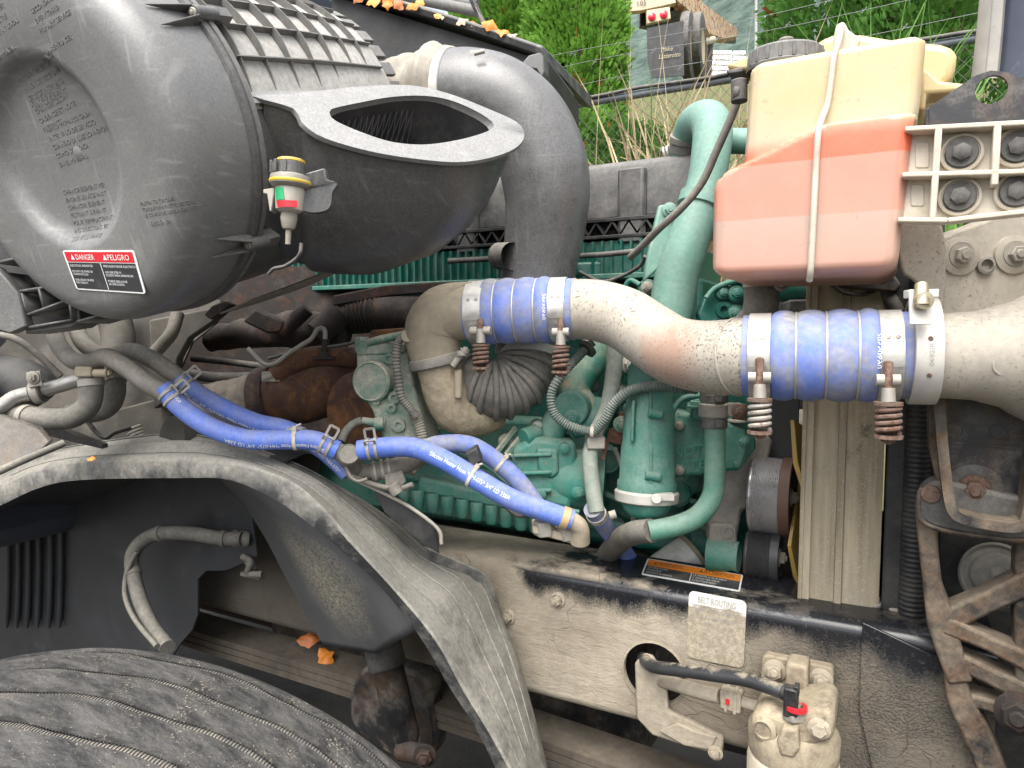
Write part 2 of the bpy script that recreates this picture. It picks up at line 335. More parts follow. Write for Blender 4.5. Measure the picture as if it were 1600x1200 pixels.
# ------------------------------------------------------------------ air filter housing
FO = D(97, 240, 0.95)
_az, _el = R(-3), R(17)
FA = V(math.sin(_az)*math.cos(_el), math.cos(_az)*math.cos(_el), math.sin(_el))
F1 = FA.cross(V(0, 0, 1)).normalized(); F2 = F1.cross(FA)
def FP(r, th, s): return FO+FA*s+(F1*math.cos(R(th))+F2*math.sin(R(th)))*r
def flathe(mb, prof, seg=96, a0=0, a1=360, cap=False): return mb.lathe(FO, FA, prof, seg, a0, a1, cap, F1, F2)
af = thing('air_filter_housing', 'big round dusty black plastic air filter housing with ribbed top and red danger label', 'air filter', FO+FA*0.2-V(0, 0, 0.26))
def arc(r0, s0, rad, a0, a1, n=6): return [(r0+rad*math.cos(R(a0+(a1-a0)*i/n)), s0+rad*math.sin(R(a0+(a1-a0)*i/n))) for i in range(n+1)]
prof = [(0.0005, 0.004), (0.05, 0.004), (0.098, 0.003), (0.108, 0.0), (0.115, -0.006), (0.121, -0.013), (0.13, -0.016), (0.186, -0.015)]
prof += arc(0.196, 0.027, 0.042, -88, -8, 8)
prof += [(0.2395, 0.05), (0.2405, 0.095)]
cov = part('end_cover', flathe(MB(), prof), M['cover'], af, ang=50)
mb = MB(); flathe(mb, [(0.2405, 0.094), (0.246, 0.096), (0.247, 0.104), (0.241, 0.106)]); part('seam_rim', mb, M['plastic'], cov)
mb = MB(); flathe(mb, [(0.2395, 0.102), (0.2395, 0.109), (0.233, 0.116), (0.2305, 0.15), (0.228, 0.40), (0.222, 0.50), (0.205, 0.525), (0.10, 0.53)], 96)
body = part('canister_body', mb, M['plastic'], af)
mb = MB(); flathe(mb, [(0.2405, 0.1065), (0.2475, 0.108), (0.2475, 0.116), (0.236, 0.121)]); part('seam_rim', mb, M['plastic_dusty'], body)
# dusty ribbed panel on top of the canister
mb = MB(); flathe(mb, [(0.232, 0.125), (0.2325, 0.135), (0.2305, 0.40), (0.2255, 0.495), (0.221, 0.502)], 60, 6, 128)
pan = part('ribbed_panel', mb, mat('dust_coated_panel', (0.20, 0.195, 0.18), 0.75, dust=(0.46, 0.44, 0.40), dust_amt=0.62, up=0.38, dscale=20, dcon=0.5, bump=0.2), body)
def rad(s): return 0.2305-0.01*max(0, s-0.3)/0.2
for s in [0.135, 0.185, 0.238, 0.291, 0.344, 0.397, 0.445]:
    lo = 9+(s-0.135)*26
    mb = MB(); rg = []
    for k in range(37):
        th = lo+(126-lo)*k/36; h = 0.014*min(1, (k+0.2)/6)
        r0 = rad(s)-0.002
        rg.append([FP(r0, th, s-0.0013), FP(r0+h+0.002, th, s-0.0009), FP(r0+h+0.002, th, s+0.0009), FP(r0, th, s+0.0013)])
    mb.rings(rg); part('rib', mb, M['plastic_dusty'], body)
for th in [22.5, 34.5, 46.5, 58.5, 70.5, 83, 96]:
    mb = MB(); rg = []
    s1 = 0.502-0.018*max(0, (46-th))/24
    for k in range(13):
        s = 0.128+(s1-0.128)*k/12; r0 = rad(s)-0.002; h = 0.0135
        a = 0.0012/0.23*57.3
        rg.append([FP(r0, th-a, s), FP(r0+h, th-a*0.7, s), FP(r0+h, th+a*0.7, s), FP(r0, th+a, s)])
    mb.rings(rg); part('rib', mb, M['plastic_dusty'], body)
mb = MB()
for i, th in enumerate(range(14, 120, 9)):
    s = 0.512; mb.box(FP(0.222, th, s), FA*0.016, (FP(1, th, 0)-FP(0, th, 0))*0.004, (FP(1, th+90, 0)-FP(0, th+90, 0))*0.012)
part('end_step', mb, M['plastic_dusty'], body, bevel=0.001)
# clips that clamp the cover
def clip(th, flip=1):
    t = (F1*math.cos(R(th))+F2*math.sin(R(th))); b = FA.cross(t)
    c = FP(0.25, th, 0.095); mb = MB()
    mb.cyl(c-FA*0.006, c+FA*0.030, 0.0095, 18)
    mb.box(c+FA*0.040-t*0.004, FA*0.012, t*0.011, b*0.008)
    for sg in (-1, 1):      # two gussets fading into the cover
        mb.add([c+b*sg*0.009+t*0.006-FA*0.004, c+b*sg*0.012-t*0.012-FA*0.004, FP(0.2405, th, 0.030)+b*sg*0.017, c+b*sg*0.0065+t*0.006-FA*0.004, c+b*sg*0.009-t*0.012-FA*0.004, FP(0.2405, th, 0.030)+b*sg*0.0145],
               [(0, 1, 2), (3, 5, 4), (0, 2, 5, 3), (0, 3, 4, 1), (1, 4, 5, 2)])
    mb.box(c-t*0.008-FA*0.002, FA*0.004, t*0.007, b*0.011)
    o = part('clip', mb, M['plastic'], af, bevel=0.0012)
    mb = MB(); mb.lathe(c-FA*0.009, FA, [(0.0001, 0), (0.0052, 0), (0.0062, 0.001), (0.0062, 0.004)], 18); mb.bolt(c-FA*0.0085, -FA, 0.0032, False, 0.002, False)
    part('clip_screw', mb, M['steel_dull'], o)
clip(35); clip(-37); clip(150); clip(96)
# moulded writing on the cover
def cover_fn(u0, v0, ang, s):
    ca, sa = math.cos(R(ang)), math.sin(R(ang))
    def f_(x, y):
        u, v = u0+x*ca-y*sa, v0+x*sa+y*ca; r_ = math.hypot(u, v); ss = prof[0][1]
        for (ra, sa_), (rb_, sb_) in zip(prof, prof[1:]):
            if ra <= r_ <= rb_: ss = sa_+(sb_-sa_)*(r_-ra)/max(1e-6, rb_-ra); break
        return FO+F1*u+F2*v+FA*(ss-0.0001)
    return f_
def cover_text(lines, u0, v0, ang, size, lead, s, wd=0.6):
    mb = MB()
    for i, l in enumerate(lines):
        ca, sa = math.cos(R(ang)), math.sin(R(ang)); dy = -i*lead
        fn = cover_fn(u0-dy*sa, v0+dy*ca, ang, s)
        vs_, fs_, w_ = text2d(l)
        mb.add([fn(x*size*1.05, y*size) for x, y in vs_], fs_)
    o = part('moulded_text', mb, M['cover'], cov, ang=90, flat=True); md = o.modifiers.new('t', 'SOLIDIFY'); md.thickness = 0.0011; md.offset = 0
M['emboss'] = mat('moulded_lettering', (0.20, 0.20, 0.198), 0.5, var=0.1, bump=0)
def uvof(px, py, s): p = PL(px, py, FO+FA*s, FA)-FO; return p.dot(F1), p.dot(F2)
def at_px(lines, px, py, ang, size, lead, s): u0, v0 = uvof(px, py, s); cover_text(lines, u0, v0, ang, size, lead, s-0.0006)
T_A = ['PRIMARY FILTER CHANGE', 'WHEN SERVICE LAMP', 'SERVICE INTERVALS', 'CHANGE ELEMENT', 'FILTRE PRIMAIRE', 'CHANGER SELON', 'CADENCE ET NOTE', 'PRESCRITS']
at_px(T_A[:4], 33, 130, 9, 0.0088, 0.0118, 0.0030); at_px(T_A[4:], 50, 165, 9, 0.0088, 0.0118, 0.0030)
at_px(['FILTRO PRIMARIO CADA', 'INTERVALO DE SERVICIO', 'CUANDO LA LUZ LO INDIQUE', 'COMO SE INDICA', 'EN EL MANUAL'], 72, 207, 6, 0.0086, 0.0115, 0.003)
at_px(['CHANGE ELEMENT PER', 'ENGINE SERVICE PART', 'CHANGER ELEMENT', 'FILTRANT SUIVANT', 'POUR REMPLACEMENT', 'INSTRUCTIONS VOIR', 'SERVICE MANUAL'], 98, 304, 2, 0.0082, 0.0106, 0.002)
at_px(['FASTEN TO TORQUE', 'TORQUE DE APRIETE SE DE', 'LE COUPLE DE SERRAGE EST'], 220, 321, 2, 0.0058, 0.0075, -0.0155)
at_px(['6±0.6Nm'], 236, 353, 2, 0.009, 0.012, -0.0155)
at_px(['SECONDARY FILTER', 'EVERY THIRD', 'PRIMARY SERVICE', '', 'A REMPLACER'], 50, 22, 10, 0.0078, 0.0115, -0.0158)
at_px(['PRIMARY FILTER', 'SERVICE FILTRE', 'CHANGE AT LOCAL', '', 'REEMPLAZAR'], -32, 38, 10, 0.0078, 0.0115, -0.0158)
# small boss in the recess
mb = MB(); mb.lathe(PL(122, 240, FO+FA*0.004, FA), -FA, [(0.010, 0), (0.007, 0.0012), (0.0001, 0.0015)], 20); part('moulding_boss', mb, M['cover'], cov)
# danger label
def label_quad(q, lift, n):     # q: corners TL TR BR BL -> bilinear map (0..1, 0..1 up)
    TL, TR, BR, BL = q
    return lambda x, y: (BL*(1-x)+BR*x)*(1-y)+(TL*(1-x)+TR*x)*y+n*lift
def rrect(fn, x0, x1, y0, y1, r, asp=1.0, n=4):
    pts = []
    for cx, cy, a in ((x1-r, y1-r*asp, 0), (x0+r, y1-r*asp, 90), (x0+r, y0+r*asp, 180), (x1-r, y0+r*asp, 270)):
        for i in range(n+1): pts.append(fn(cx+r*math.cos(R(a+90*i/n)), cy+r*asp*math.sin(R(a+90*i/n))))
    return pts
def sheet(mb, pts): return mb.add(pts, [tuple(range(len(pts)))])
q = [PL(px, py, FO+FA*(-0.0155), FA) for px, py in ((98, 391), (210, 391), (229, 459), (121, 452))]
q[2] = q[2]; lab = None
fn = lambda l: label_quad(q, l, -FA)
mb = MB(); mb.prism(rrect(fn(0.0012), 0, 1, 0, 1, 0.04, 1.6), FA*0.0009); lab = part('danger_label', mb, M['white_print'], af, label='red and black danger sticker in two languages')
mb = MB(); sheet(mb, rrect(fn(0.0016), 0.025, 0.975, 0.04, 0.70, 0.01)); part('label_field', mb, M['black_print'], lab)
mb = MB(); sheet(mb, rrect(fn(0.0016), 0.025, 0.975, 0.72, 0.965, 0.02)); part('label_header', mb, M['red_print'], lab)
mb = MB(); f2 = fn(0.0021)
def tl(s, x, y, w_, h): text_on(mb, s, f2, h, w_, x, y)
tl('DANGER', 0.17, 0.775, 0.27, 0.19); tl('PELIGRO', 0.62, 0.775, 0.30, 0.19)
for x in (0.10, 0.56): mb.add([f2(x, 0.775), f2(x+0.055, 0.775), f2(x+0.027, 0.91)], [(0, 1, 2)])
for i, (s, w_) in enumerate((('ELECTRICAL PREHEATER', .33), ('', 0), ('DO NOT USE ETHER OR', .30), ('STARTING FLUID', .22), ('', 0), ('EXPLOSION OR FIRE', .27), ('MAY RESULT.', .18))):
    if s: tl(s, 0.05, 0.60-i*0.072, w_, 0.075)
for i, (s, w_) in enumerate((('PRECALENTADOR ELECTRICO', .44), ('', 0), ('NO USE ETER O', .22), ('FLUIDO PARA ARRANCAR.', .38), ('', 0), ('PUEDE RESULTAR', .27), ('EN EXPLOSION.', .22))):
    if s: tl(s, 0.53, 0.60-i*0.072, w_, 0.075)
sheet(mb, [f2(0.493, 0.05), f2(0.502, 0.05), f2(0.502, 0.70), f2(0.493, 0.70)])
part('label_print', mb, M['white_print'], lab, ang=90)

# intake scoop: sloped flange with an opening, bowl below
hf = V(c_f.x, c_f.y, 0).normalized()
_p1, _p2, _p3 = D(400, 156, 0.955), D(815, 215, 1.15), D(640, 253, 1.02)
SN = (_p2-_p1).cross(_p3-_p1).normalized(); SN = SN if SN.z > 0 else -SN; SP = PL(640, 205, _p1, SN)
def S(px, py, l=0): return PL(px, py, SP, SN)+SN*l
outer = spline([S(*p) for p in ((392, 156), (430, 153), (480, 149), (560, 140), (640, 138), (700, 151), (760, 174), (806, 195), (819, 214), (808, 234), (772, 250), (715, 259), (640, 253), (570, 241), (500, 220), (468, 197), (455, 175))], 6, True)
inner = spline([S(*p) for p in ((513, 182), (520, 175), (560, 166), (610, 157), (660, 155), (702, 162), (742, 179), (766, 195), (768, 204), (752, 213), (712, 224), (662, 231), (610, 227), (560, 211), (522, 194))], 8, True)
def resample(P, n, start):
    # closed polyline to n points, starting nearest to 'start'
    i0 = min(range(len(P)), key=lambda i: (P[i]-start).length); P = P[i0:]+P[:i0]; P = P+[P[0]]
    L = [0]
    for a, b in zip(P, P[1:]): L.append(L[-1]+(b-a).length)
    out = []; j = 0
    for k in range(n):
        t = L[-1]*k/n
        while L[j+1] < t: j += 1
        f = (t-L[j])/max(1e-9, L[j+1]-L[j]); out.append(P[j]*(1-f)+P[j+1]*f)
    return out
NS = 72
O_ = resample(outer, NS, S(392, 156)); I_ = resample(inner, NS, S(516, 178))
sc = thing('intake_scoop', 'dusty black plastic intake scoop with wide flat lip and open mouth', 'air intake', S(640, 205)-V(0, 0, 0.25))
mb = MB(); tk = SN*0.007
mb.rings([O_, [p+tk*0.6+(SP-p)*0.004 for p in O_], [p+tk+(SP-p)*0.012 for p in O_], [p+tk for p in I_], [p+tk*0.4-(SP-p)*0.0 for p in I_], [p-SN*0.004+(SP-p)*0.03 for p in I_], O_], True, (False, False))
part('lip', mb, mat('dusty_lip', (0.17, 0.17, 0.17), 0.45, scuff=0.25, dust=(0.32, 0.315, 0.30), dust_amt=0.50, up=0.35, dscale=45, dcon=0.35, damp=0.5, drough=0.6, var=0.04, bump=0.08), sc, ang=60)
# bowl: walls dropping from under the lip, closing towards the canister
cen = sum(O_, V(0, 0, 0))/NS
dn = (V(0, 0, -1)*0.93+hf*0.05-c_r*0.30).normalized()
def ring(k, drop, sx, shift): 
    return [cen+(p-cen)*sx+dn*drop+shift for p in O_]
rg = [ring(0, 0.0, 0.925, V(0, 0, 0)), ring(1, 0.035, 0.90, V(0, 0, 0)+hf*0.012), ring(2, 0.08, 0.865, hf*0.03), ring(3, 0.125, 0.79, hf*0.05-c_r*0.005), ring(4, 0.165, 0.67, hf*0.07-c_r*0.02), ring(5, 0.195, 0.48, hf*0.09-c_r*0.05), ring(6, 0.208, 0.24, hf*0.10-c_r*0.08)]
mb = MB(); mb.rings(rg, True, (False, True))
part('bowl', mb, M['plastic'], sc, ang=60)
mb = MB(); rgi = [[cen+(p-cen)*0.995 for p in I_], [cen+(p-cen)*1.02+dn*0.03+hf*0.01 for p in I_], [cen+(p-cen)*0.95+dn*0.10+hf*0.04 for p in I_], [cen+(p-cen)*0.6+dn*0.15+hf*0.06 for p in I_]]
mb.rings(rgi, True, (False, True)); part('throat', mb, M['plastic_dark'], sc, ang=60)
# wire screen inside the mouth, on the canister side
mb = MB(); g0 = D(505, 185, 1.2); gx = V(0.03, 0.30, 0.02); gz = dn*0.13
A = S(520, 181, -0.012); B = S(650, 160, -0.012)
for i in range(15):
    a = A*(1-i/14)+B*i/14; mb.tube([a, a+dn*0.11+(B-A)*0.10], 0.0005, 5)
    mb.tube([a, a+dn*0.11-(B-A)*0.10], 0.0005, 5)
part('mouth_screen', mb, M['plastic_dark'], sc)
# saddle that joins scoop to canister
mb = MB(); j0 = [S(*p) for p in ((392, 156), (430, 153), (480, 149), (560, 140), (640, 138))]
rg = []
for i, p in enumerate(spline(j0, 5)):
    s = 0.125+0.37*i/20; rg.append([FP(0.232, 12, s), (FP(0.24, 5, s)*0.5+p*0.5)+SN*0.004, p+tk*0.8, p-tk*0.2])
mb.rings(rg, False); part('saddle', mb, bpy.data.materials['dusty_lip'], sc, ang=60)

# filter restriction gauge
gp = D(453, 300, 0.915); gz = (V(0, 0, 1)+c_r*0.06).normalized()
gg = thing('filter_restriction_gauge', 'small clear gauge with yellow cap and green red scale on air filter', 'gauge', D(466, 380, 0.915))
def gat(py): return D(453+(py-300)*0.10, py, 0.915)
def gl(prof, seg=28): return MB().lathe(gat(300), gz, [(r_*0.915/FPX, (300-py)*0.915/FPX) for r_, py in prof], seg)
cap_ = part('yellow_cap', gl([(0.1, 249), (18, 249.5), (21, 251), (21.5, 254), (20, 256)]), M['yellow'], gg)
part('knob', gl([(20, 255), (21.5, 256), (22, 273), (24, 275)]), M['plastic'], gg)
mb = MB()
for i in range(10): 
    an = i*36; t = perp(gz); d_ = t[0]*math.cos(R(an))+t[1]*math.sin(R(an)); mb.box(gat(264)+d_*0.0207, d_*0.0016, d_.cross(gz)*0.0022, gz*0.008)
part('knob_grip', mb, M['plastic'], gg, bevel=0.0006)
part('collar', gl([(24, 274), (30, 276), (31, 282), (31, 289), (27, 293), (22, 294)]), M['steel_dull'], gg)
part('yellow_ring', gl([(31.2, 283), (31.9, 284), (31.9, 287), (31.2, 288)]), M['yellow'], gg)
part('scale_window', gl([(22, 293), (23, 300), (21, 328), (17, 331), (11, 333)]), mat('clear_aged_plastic', (0.42, 0.38, 0.32), 0.25, var=0.1, bump=0.05, coat=0.4), gg)
gt = perp(gz)
def wedge(py0, py1, rpx, a0, a1, m, nm):
    mb = MB(); rgs = []
    for k in range(7):
        an = R(a0+(a1-a0)*k/6); vv = (-hf*math.cos(an)+c_r*math.sin(an)).normalized()
        rgs.append([gat(py0)+vv*px2m(rpx, 0.915), gat(py1)+vv*px2m(rpx-0.8, 0.915)])
    mb.rings(rgs, False); part(nm, mb, m, gg)
wedge(297, 316, 24, -50, -8, M['green_print'], 'green_mark'); wedge(317, 327, 23.3, -50, 40, M['red_print'], 'red_mark')
part('nozzle', gl([(12, 332), (13, 340), (11, 352), (9, 357), (4.5, 359), (4.2, 381), (0.1, 381)]), M['bellow_tan'], gg)
mb = MB(); mb.prism([D(470, 272, 0.915), D(507, 262, 0.925), D(510, 280, 0.925), D(524, 283, 0.935), D(520, 290, 0.935), D(470, 296, 0.915)], hf*0.018); part('bracket_arm', mb, M['plastic'], gg, bevel=0.002)
mb = MB(); mb.prism(spline([D(446, 301, 0.910), D(522, 286, 0.935), D(519, 300, 0.935), D(514, 325, 0.935), D(490, 332, 0.925), D(468, 326, 0.915), D(455, 312, 0.910)], 4, True), hf*0.014); part('shield', mb, M['plastic'], gg)
mb = MB(); mb.prism([D(411, 296, 0.905), D(428, 293, 0.905), D(428, 302, 0.905), D(424, 330, 0.905), D(421, 330, 0.905), D(417, 303, 0.905), D(411, 302, 0.905)], hf*0.02); part('retaining_tab', mb, M['steel_dull'], gg, bevel=0.001)
mb = MB(); mb.tube(spline(DP([(471, 380, 0.915), (469, 395, 0.915), (462, 405, 0.920), (445, 416, 0.925), (428, 420, 0.930), (420, 428, 0.935)]), 6), px2m(3, 0.915), 10); solo('drain_tube', mb, M['rubber'], 'thin black hose hanging below the filter gauge', 'hose')

# duct from the filter to the turbo
dc = thing('intake_duct', 'fat curved black plastic air duct rising beside the scoop and bending down', 'air duct', D(850, 430, 1.26))
bell = spline(DP([(560, 165, 1.55), (620, 160, 1.49), (660, 154, 1.44), (720, 148, 1.39)]), 20)
def rb(t):
    px = 57+9*math.cos((t*6.4)*math.pi*1.0-0.3)**2*0 
    return 0.066+0.017*math.sin(t*math.pi*6)**4*(1 if t > 0.25 else 0.3)+0.010*t
part('bellows', MB().tube(bell, rb, 40), M['bellow_tan'], dc, ang=60)
el = spline(DP([(702, 150, 1.41), (735, 149, 1.395), (777, 160, 1.38), (817, 192, 1.375), (844, 243, 1.375), (855, 305, 1.38), (850, 368, 1.395), (838, 440, 1.41), (828, 520, 1.41), (826, 556, 1.41)]), 12)
def re(t): return 0.0865 if t < 0.5 else lerp_(0.0865, 0.068, min(1, (t-0.5)/0.38))
def lerp_(a, b, t): return a*(1-t)+b*t
elb = part('elbow', MB().tube(el, re, 56, cap=False, wall=0.004), M['duct'], dc, ang=60)
t0 = (el[4]-el[0]).normalized()
mb = MB(); mb.lathe(el[0], t0, [(0.0875, -0.004), (0.0905, -0.002), (0.0905, 0.014), (0.0875, 0.016)], 48); part('clamp_band', mb, M['alu_clean'], dc)
mb = MB(); mb.box(D(744, 84, 1.33), c_r*0.012, hf*0.006, c_u*0.005); mb.cyl(D(741, 84, 1.295), D(757, 80, 1.295), 0.004); part('clamp_screw', mb, M['steel_dull'], dc)
mb = MB(); mb.cyl(el[0]-t0*0.03, el[0]-t0*0.028, 0.096, 40, 0.098); mb.lathe(el[0], t0, [(0.100, -0.03), (0.102, -0.022), (0.090, -0.006)], 40); part('cuff', mb, M['bellow_tan'], dc)
mb = MB(); mb.lathe(D(790, 400, 1.36), (D(770, 400, 1.38)-D(800, 400, 1.33)).normalized(), [(0.026, -0.02), (0.026, 0.022), (0.022, 0.026), (0.0001, 0.027)], 24); part('side_plug', mb, M['rubber'], dc)
# ------------------------------------------------------------------ charge-air plumbing
def lerp(a, b, t): return a*(1-t)+b*t
def coupling_path(p0, p1, n=120): return [D(lerp(p0[0], p1[0], i/n), lerp(p0[1], p1[1], i/n), 1/lerp(1/p0[2], 1/p1[2], i/n)) for i in range(n+1)]
def coupling(name, label, p0, p1, r, valleys, c0, c1, hump, text_px):
    P = coupling_path(p0, p1); ax = (P[-1]-P[0]).normalized()
    t = thing(name, label, 'hose coupling', P[60]-V(0, 0, r), 'ribbed blue couplings')
    edges = [c0]+valleys+[c1]
    def rr(q):
        px = lerp(p0[0], p1[0], q)
        if px < c0 or px > c1: return r
        for a, b in zip(edges, edges[1:]):
            if a <= px <= b: f = (px-a)/(b-a); return r+hump*max(0, math.sin(math.pi*f))**0.6
        return r
    hose = part('hose', MB().tube(P, rr, 56, wall=0.004), M['blue_dusty'], t, ang=70)
    for vpx in valleys:
        q = (vpx-p0[0])/(p1[0]-p0[0]); c = lerp(P[0], P[-1], q); x, y = perp(ax)
        q2 = min(120, int(q*120+0.5)); c = P[q2]
        ringp = [c+(x*math.cos(2*math.pi*k/60)+y*math.sin(2*math.pi*k/60))*(r+0.0016) for k in range(61)]
        part('wire_ring', MB().tube(ringp, 0.0017, 8, cap=False, up=ax), M['steel'], t, ang=70)
    # stamped number running round the hose
    q = (text_px-p0[0])/(p1[0]-p0[0]); c = P[int(q*120)]; toc = (CAM-c); toc = (toc-ax*toc.dot(ax)).normalized(); b = ax.cross(toc)
    rt = rr(q)+0.0006; mb = MB()
    def fn(x, y): an = (x-0.030)/rt; return c+ax*(0.004-y)+(toc*math.cos(an)+b*math.sin(an))*rt
    text_on(mb, '20550690', fn, 0.0085, 0.047); part('number_print', mb, M['white_print'], hose, ang=90)
    return P, ax, t
PL_, axL, cL = coupling('silicone_coupling', 'short ribbed blue silicone coupling joining tan elbow and S shaped pipe', (733, 488, 1.305), (897, 483, 1.262), 0.0550, [780, 809, 841], 757, 863, 0.0055, 858)
PR_, axR, cR = coupling('silicone_coupling', 'wide ribbed blue silicone coupling in front of the radiator side', (1162, 556, 1.005), (1427, 555, 0.925), 0.0575, [1243, 1289, 1338], 1206, 1371, 0.0058, 1366)
def tbolt_clamp(label, P, p0, p1, pxa, pxb, r, bolt_px, tip, bar_y, s0, s1, spm, srad):
    q = ((pxa+pxb)/2-p0)/(p1-p0); c = P[int(q*120)]; ax = (P[-1]-P[0]).normalized(); wd = (P[int((pxb-p0)/(p1-p0)*120)]-P[int((pxa-p0)/(p1-p0)*120)]).length
    dep = (c-CAM).dot(c_f); t = thing('spring_clamp', label, 'hose clamp', D(bolt_px, s1, dep-r-0.004), 'spring loaded hose clamps')
    mb = MB(); mb.lathe(c, ax, [(r+0.0005, -wd/2), (r+0.0022, -wd/2), (r+0.0022, wd/2), (r+0.0005, wd/2)], 64); part('band', mb, M['steel'], t)
    df = dep-r-0.006
    # bridge plate with two rivets on the near side
    toc = (CAM-c); toc = (toc-ax*toc.dot(ax)).normalized(); b = ax.cross(toc)
    if b.z < 0: b = -b
    P2 = [c+(toc*math.cos(R(a))+b*math.sin(R(a)))*(r+0.0024) for a in range(-14, 47, 6)]
    mb = MB(); mb.strip(P2, [(p-c).normalized() for p in P2], wd*0.86, 0.0014); part('bridge_plate', mb, M['steel'], t)
    mb = MB()
    for sg in (-1, 1):
        a = R(22); mb.lathe(c+(toc*math.cos(a)+b*math.sin(a))*(r+0.0038)+ax*sg*wd*0.2, (toc*math.cos(a)+b*math.sin(a)), [(0.0032, 0), (0.0026, 0.0008), (0.0001, 0.001)], 14)
    part('rivet', mb, M['steel_dull'], t)
    mb = MB()
    for sg in (-1, 1):
        mb.cyl(D(bolt_px, bar_y, df)+ax*sg*wd*0.16, D(bolt_px, bar_y, df)+ax*sg*wd*0.50, 0.0075, 16)
    part('trunnion', mb, M['steel_dull'], t)
    mb = MB(); mb.tube([D(bolt_px, tip, df+0.004), D(bolt_px, tip+8, df), D(bolt_px, s0, df)], [0.0058, 0.0052, 0.0052], 14)
    part('t_bolt', mb, M['rust_spring'], t); part('nut', MB().bolt(D(bolt_px, s1+1, df), -V(0, 0, 1), 0.0085, False, 0.007), M['rust_spring'], t)
    a, b2 = D(bolt_px, s0, df), D(bolt_px, s1, df); 
    mb = MB(); mb.cyl(D(bolt_px, s0-26, df), D(bolt_px, s0-4, df), 0.0078, 16, 0.0085); part('sleeve', mb, M['steel_dull'], t)
    mb = MB(); mb.spring(a+V(0, 0, -0.003), b2+V(0, 0, 0.003), srad, 0.0031, 4.2); part('coil_spring', mb, spm, t)
    for q in (a+V(0, 0, 0.001), b2+V(0, 0, -0.001)): part('spring_washer', MB().cyl(q-V(0, 0, 0.002), q+V(0, 0, 0.002), srad+0.0035, 24), M['rust_spring'], t)
tbolt_clamp('spring clamp with dark rusty coil next to tan elbow', PL_, 733, 897, 737, 766, 0.0555, 751, 500, 517, 540, 574, M['rust_spring'], 0.0125)
tbolt_clamp('spring clamp with brown rusty coil at the S pipe start', PL_, 733, 897, 864, 888, 0.0555, 876, 500, 519, 543, 580, M['rust_spring'], 0.0125)
tbolt_clamp('spring clamp with grey coil at the speckled pipe end', PR_, 1162, 1427, 1172, 1205, 0.058, 1187, 562, 590, 626, 674, M['grey_spring'], 0.0125)
tbolt_clamp('spring clamp with reddish rusty coil before the wide aluminium band', PR_, 1162, 1427, 1371, 1406, 0.058, 1388, 568, 594, 632, 681, M['rust_spring'], 0.0130)
# S pipe
sp = spline(DP([(885, 483, 1.268), (930, 485, 1.250), (975, 498, 1.222), (1015, 524, 1.180), (1052, 547, 1.135), (1095, 557, 1.078), (1135, 558, 1.033), (1172, 556.5, 1.003), (1205, 556, 0.992)]), 14)
spt = thing('charge_air_pipe', 'sand coloured S shaped metal air pipe with rusty patch and dark pits', 'pipe', sp[50]-V(0, 0, 0.06))
def alu_s():
    m = mat('pitted_pipe_metal', (0.40, 0.37, 0.32), 0.5, 0.2, var=0.06, dust=(0.44, 0.39, 0.31), dust_amt=0.5, up=0.25, dscale=16, dcon=0.7, speck=(0.10, 0.085, 0.07), speck_amt=0.70, sscale=240, bump=0.1); t = m.node_tree; N = t.nodes; L = t.links; b = N['Principled BSDF']
    src = b.inputs['Base Color'].links[0].from_socket
    tc = N.new('ShaderNodeTexCoord'); mp = N.new('ShaderNodeVectorMath'); mp.operation = 'DISTANCE'
    c = D(1035, 560, 1.07)-spt.location; L.new(tc.outputs['Object'], mp.inputs[0]); mp.inputs[1].default_value = c
    nz = N.new('ShaderNodeTexNoise'); nz.inputs['Scale'].default_value = 45; nz.inputs['Detail'].default_value = 8; L.new(tc.outputs['Object'], nz.inputs['Vector'])
    a = N.new('ShaderNodeMath'); a.operation = 'MULTIPLY_ADD'; L.new(nz.outputs[0], a.inputs[0]); a.inputs[1].default_value = 0.07; L.new(mp.outputs['Value'], a.inputs[2])
    r_ = N.new('ShaderNodeMapRange'); L.new(a.outputs[0], r_.inputs[0]); r_.inputs[1].default_value = 0.065; r_.inputs[2].default_value = 0.115; r_.inputs[3].default_value = 0.8; r_.inputs[4].default_value = 0
    mx = N.new('ShaderNodeMix'); mx.data_type = 'RGBA'; L.new(r_.outputs[0], mx.inputs[0]); L.new(src, mx.inputs[6]); mx.inputs[7].default_value = (0.36, 0.22, 0.16, 1)
    L.new(mx.outputs[2], b.inputs['Base Color']); return m
part('pipe_wall', MB().tube(sp, lambda t: lerp(0.0535, 0.0555, t), 56, wall=0.003), alu_s(), spt, ang=70)
for i, q in ((4, 0.0558), (len(sp)-22, 0.0575)):
    c = sp[i]; x, y = perp((sp[i+1]-sp[i-1])); rp = [c+(x*math.cos(2*math.pi*k/48)+y*math.sin(2*math.pi*k/48))*(q-0.0022) for k in range(49)]
    part('bead', MB().tube(rp, 0.0022, 8, cap=False), M['alu'], spt, ang=70)
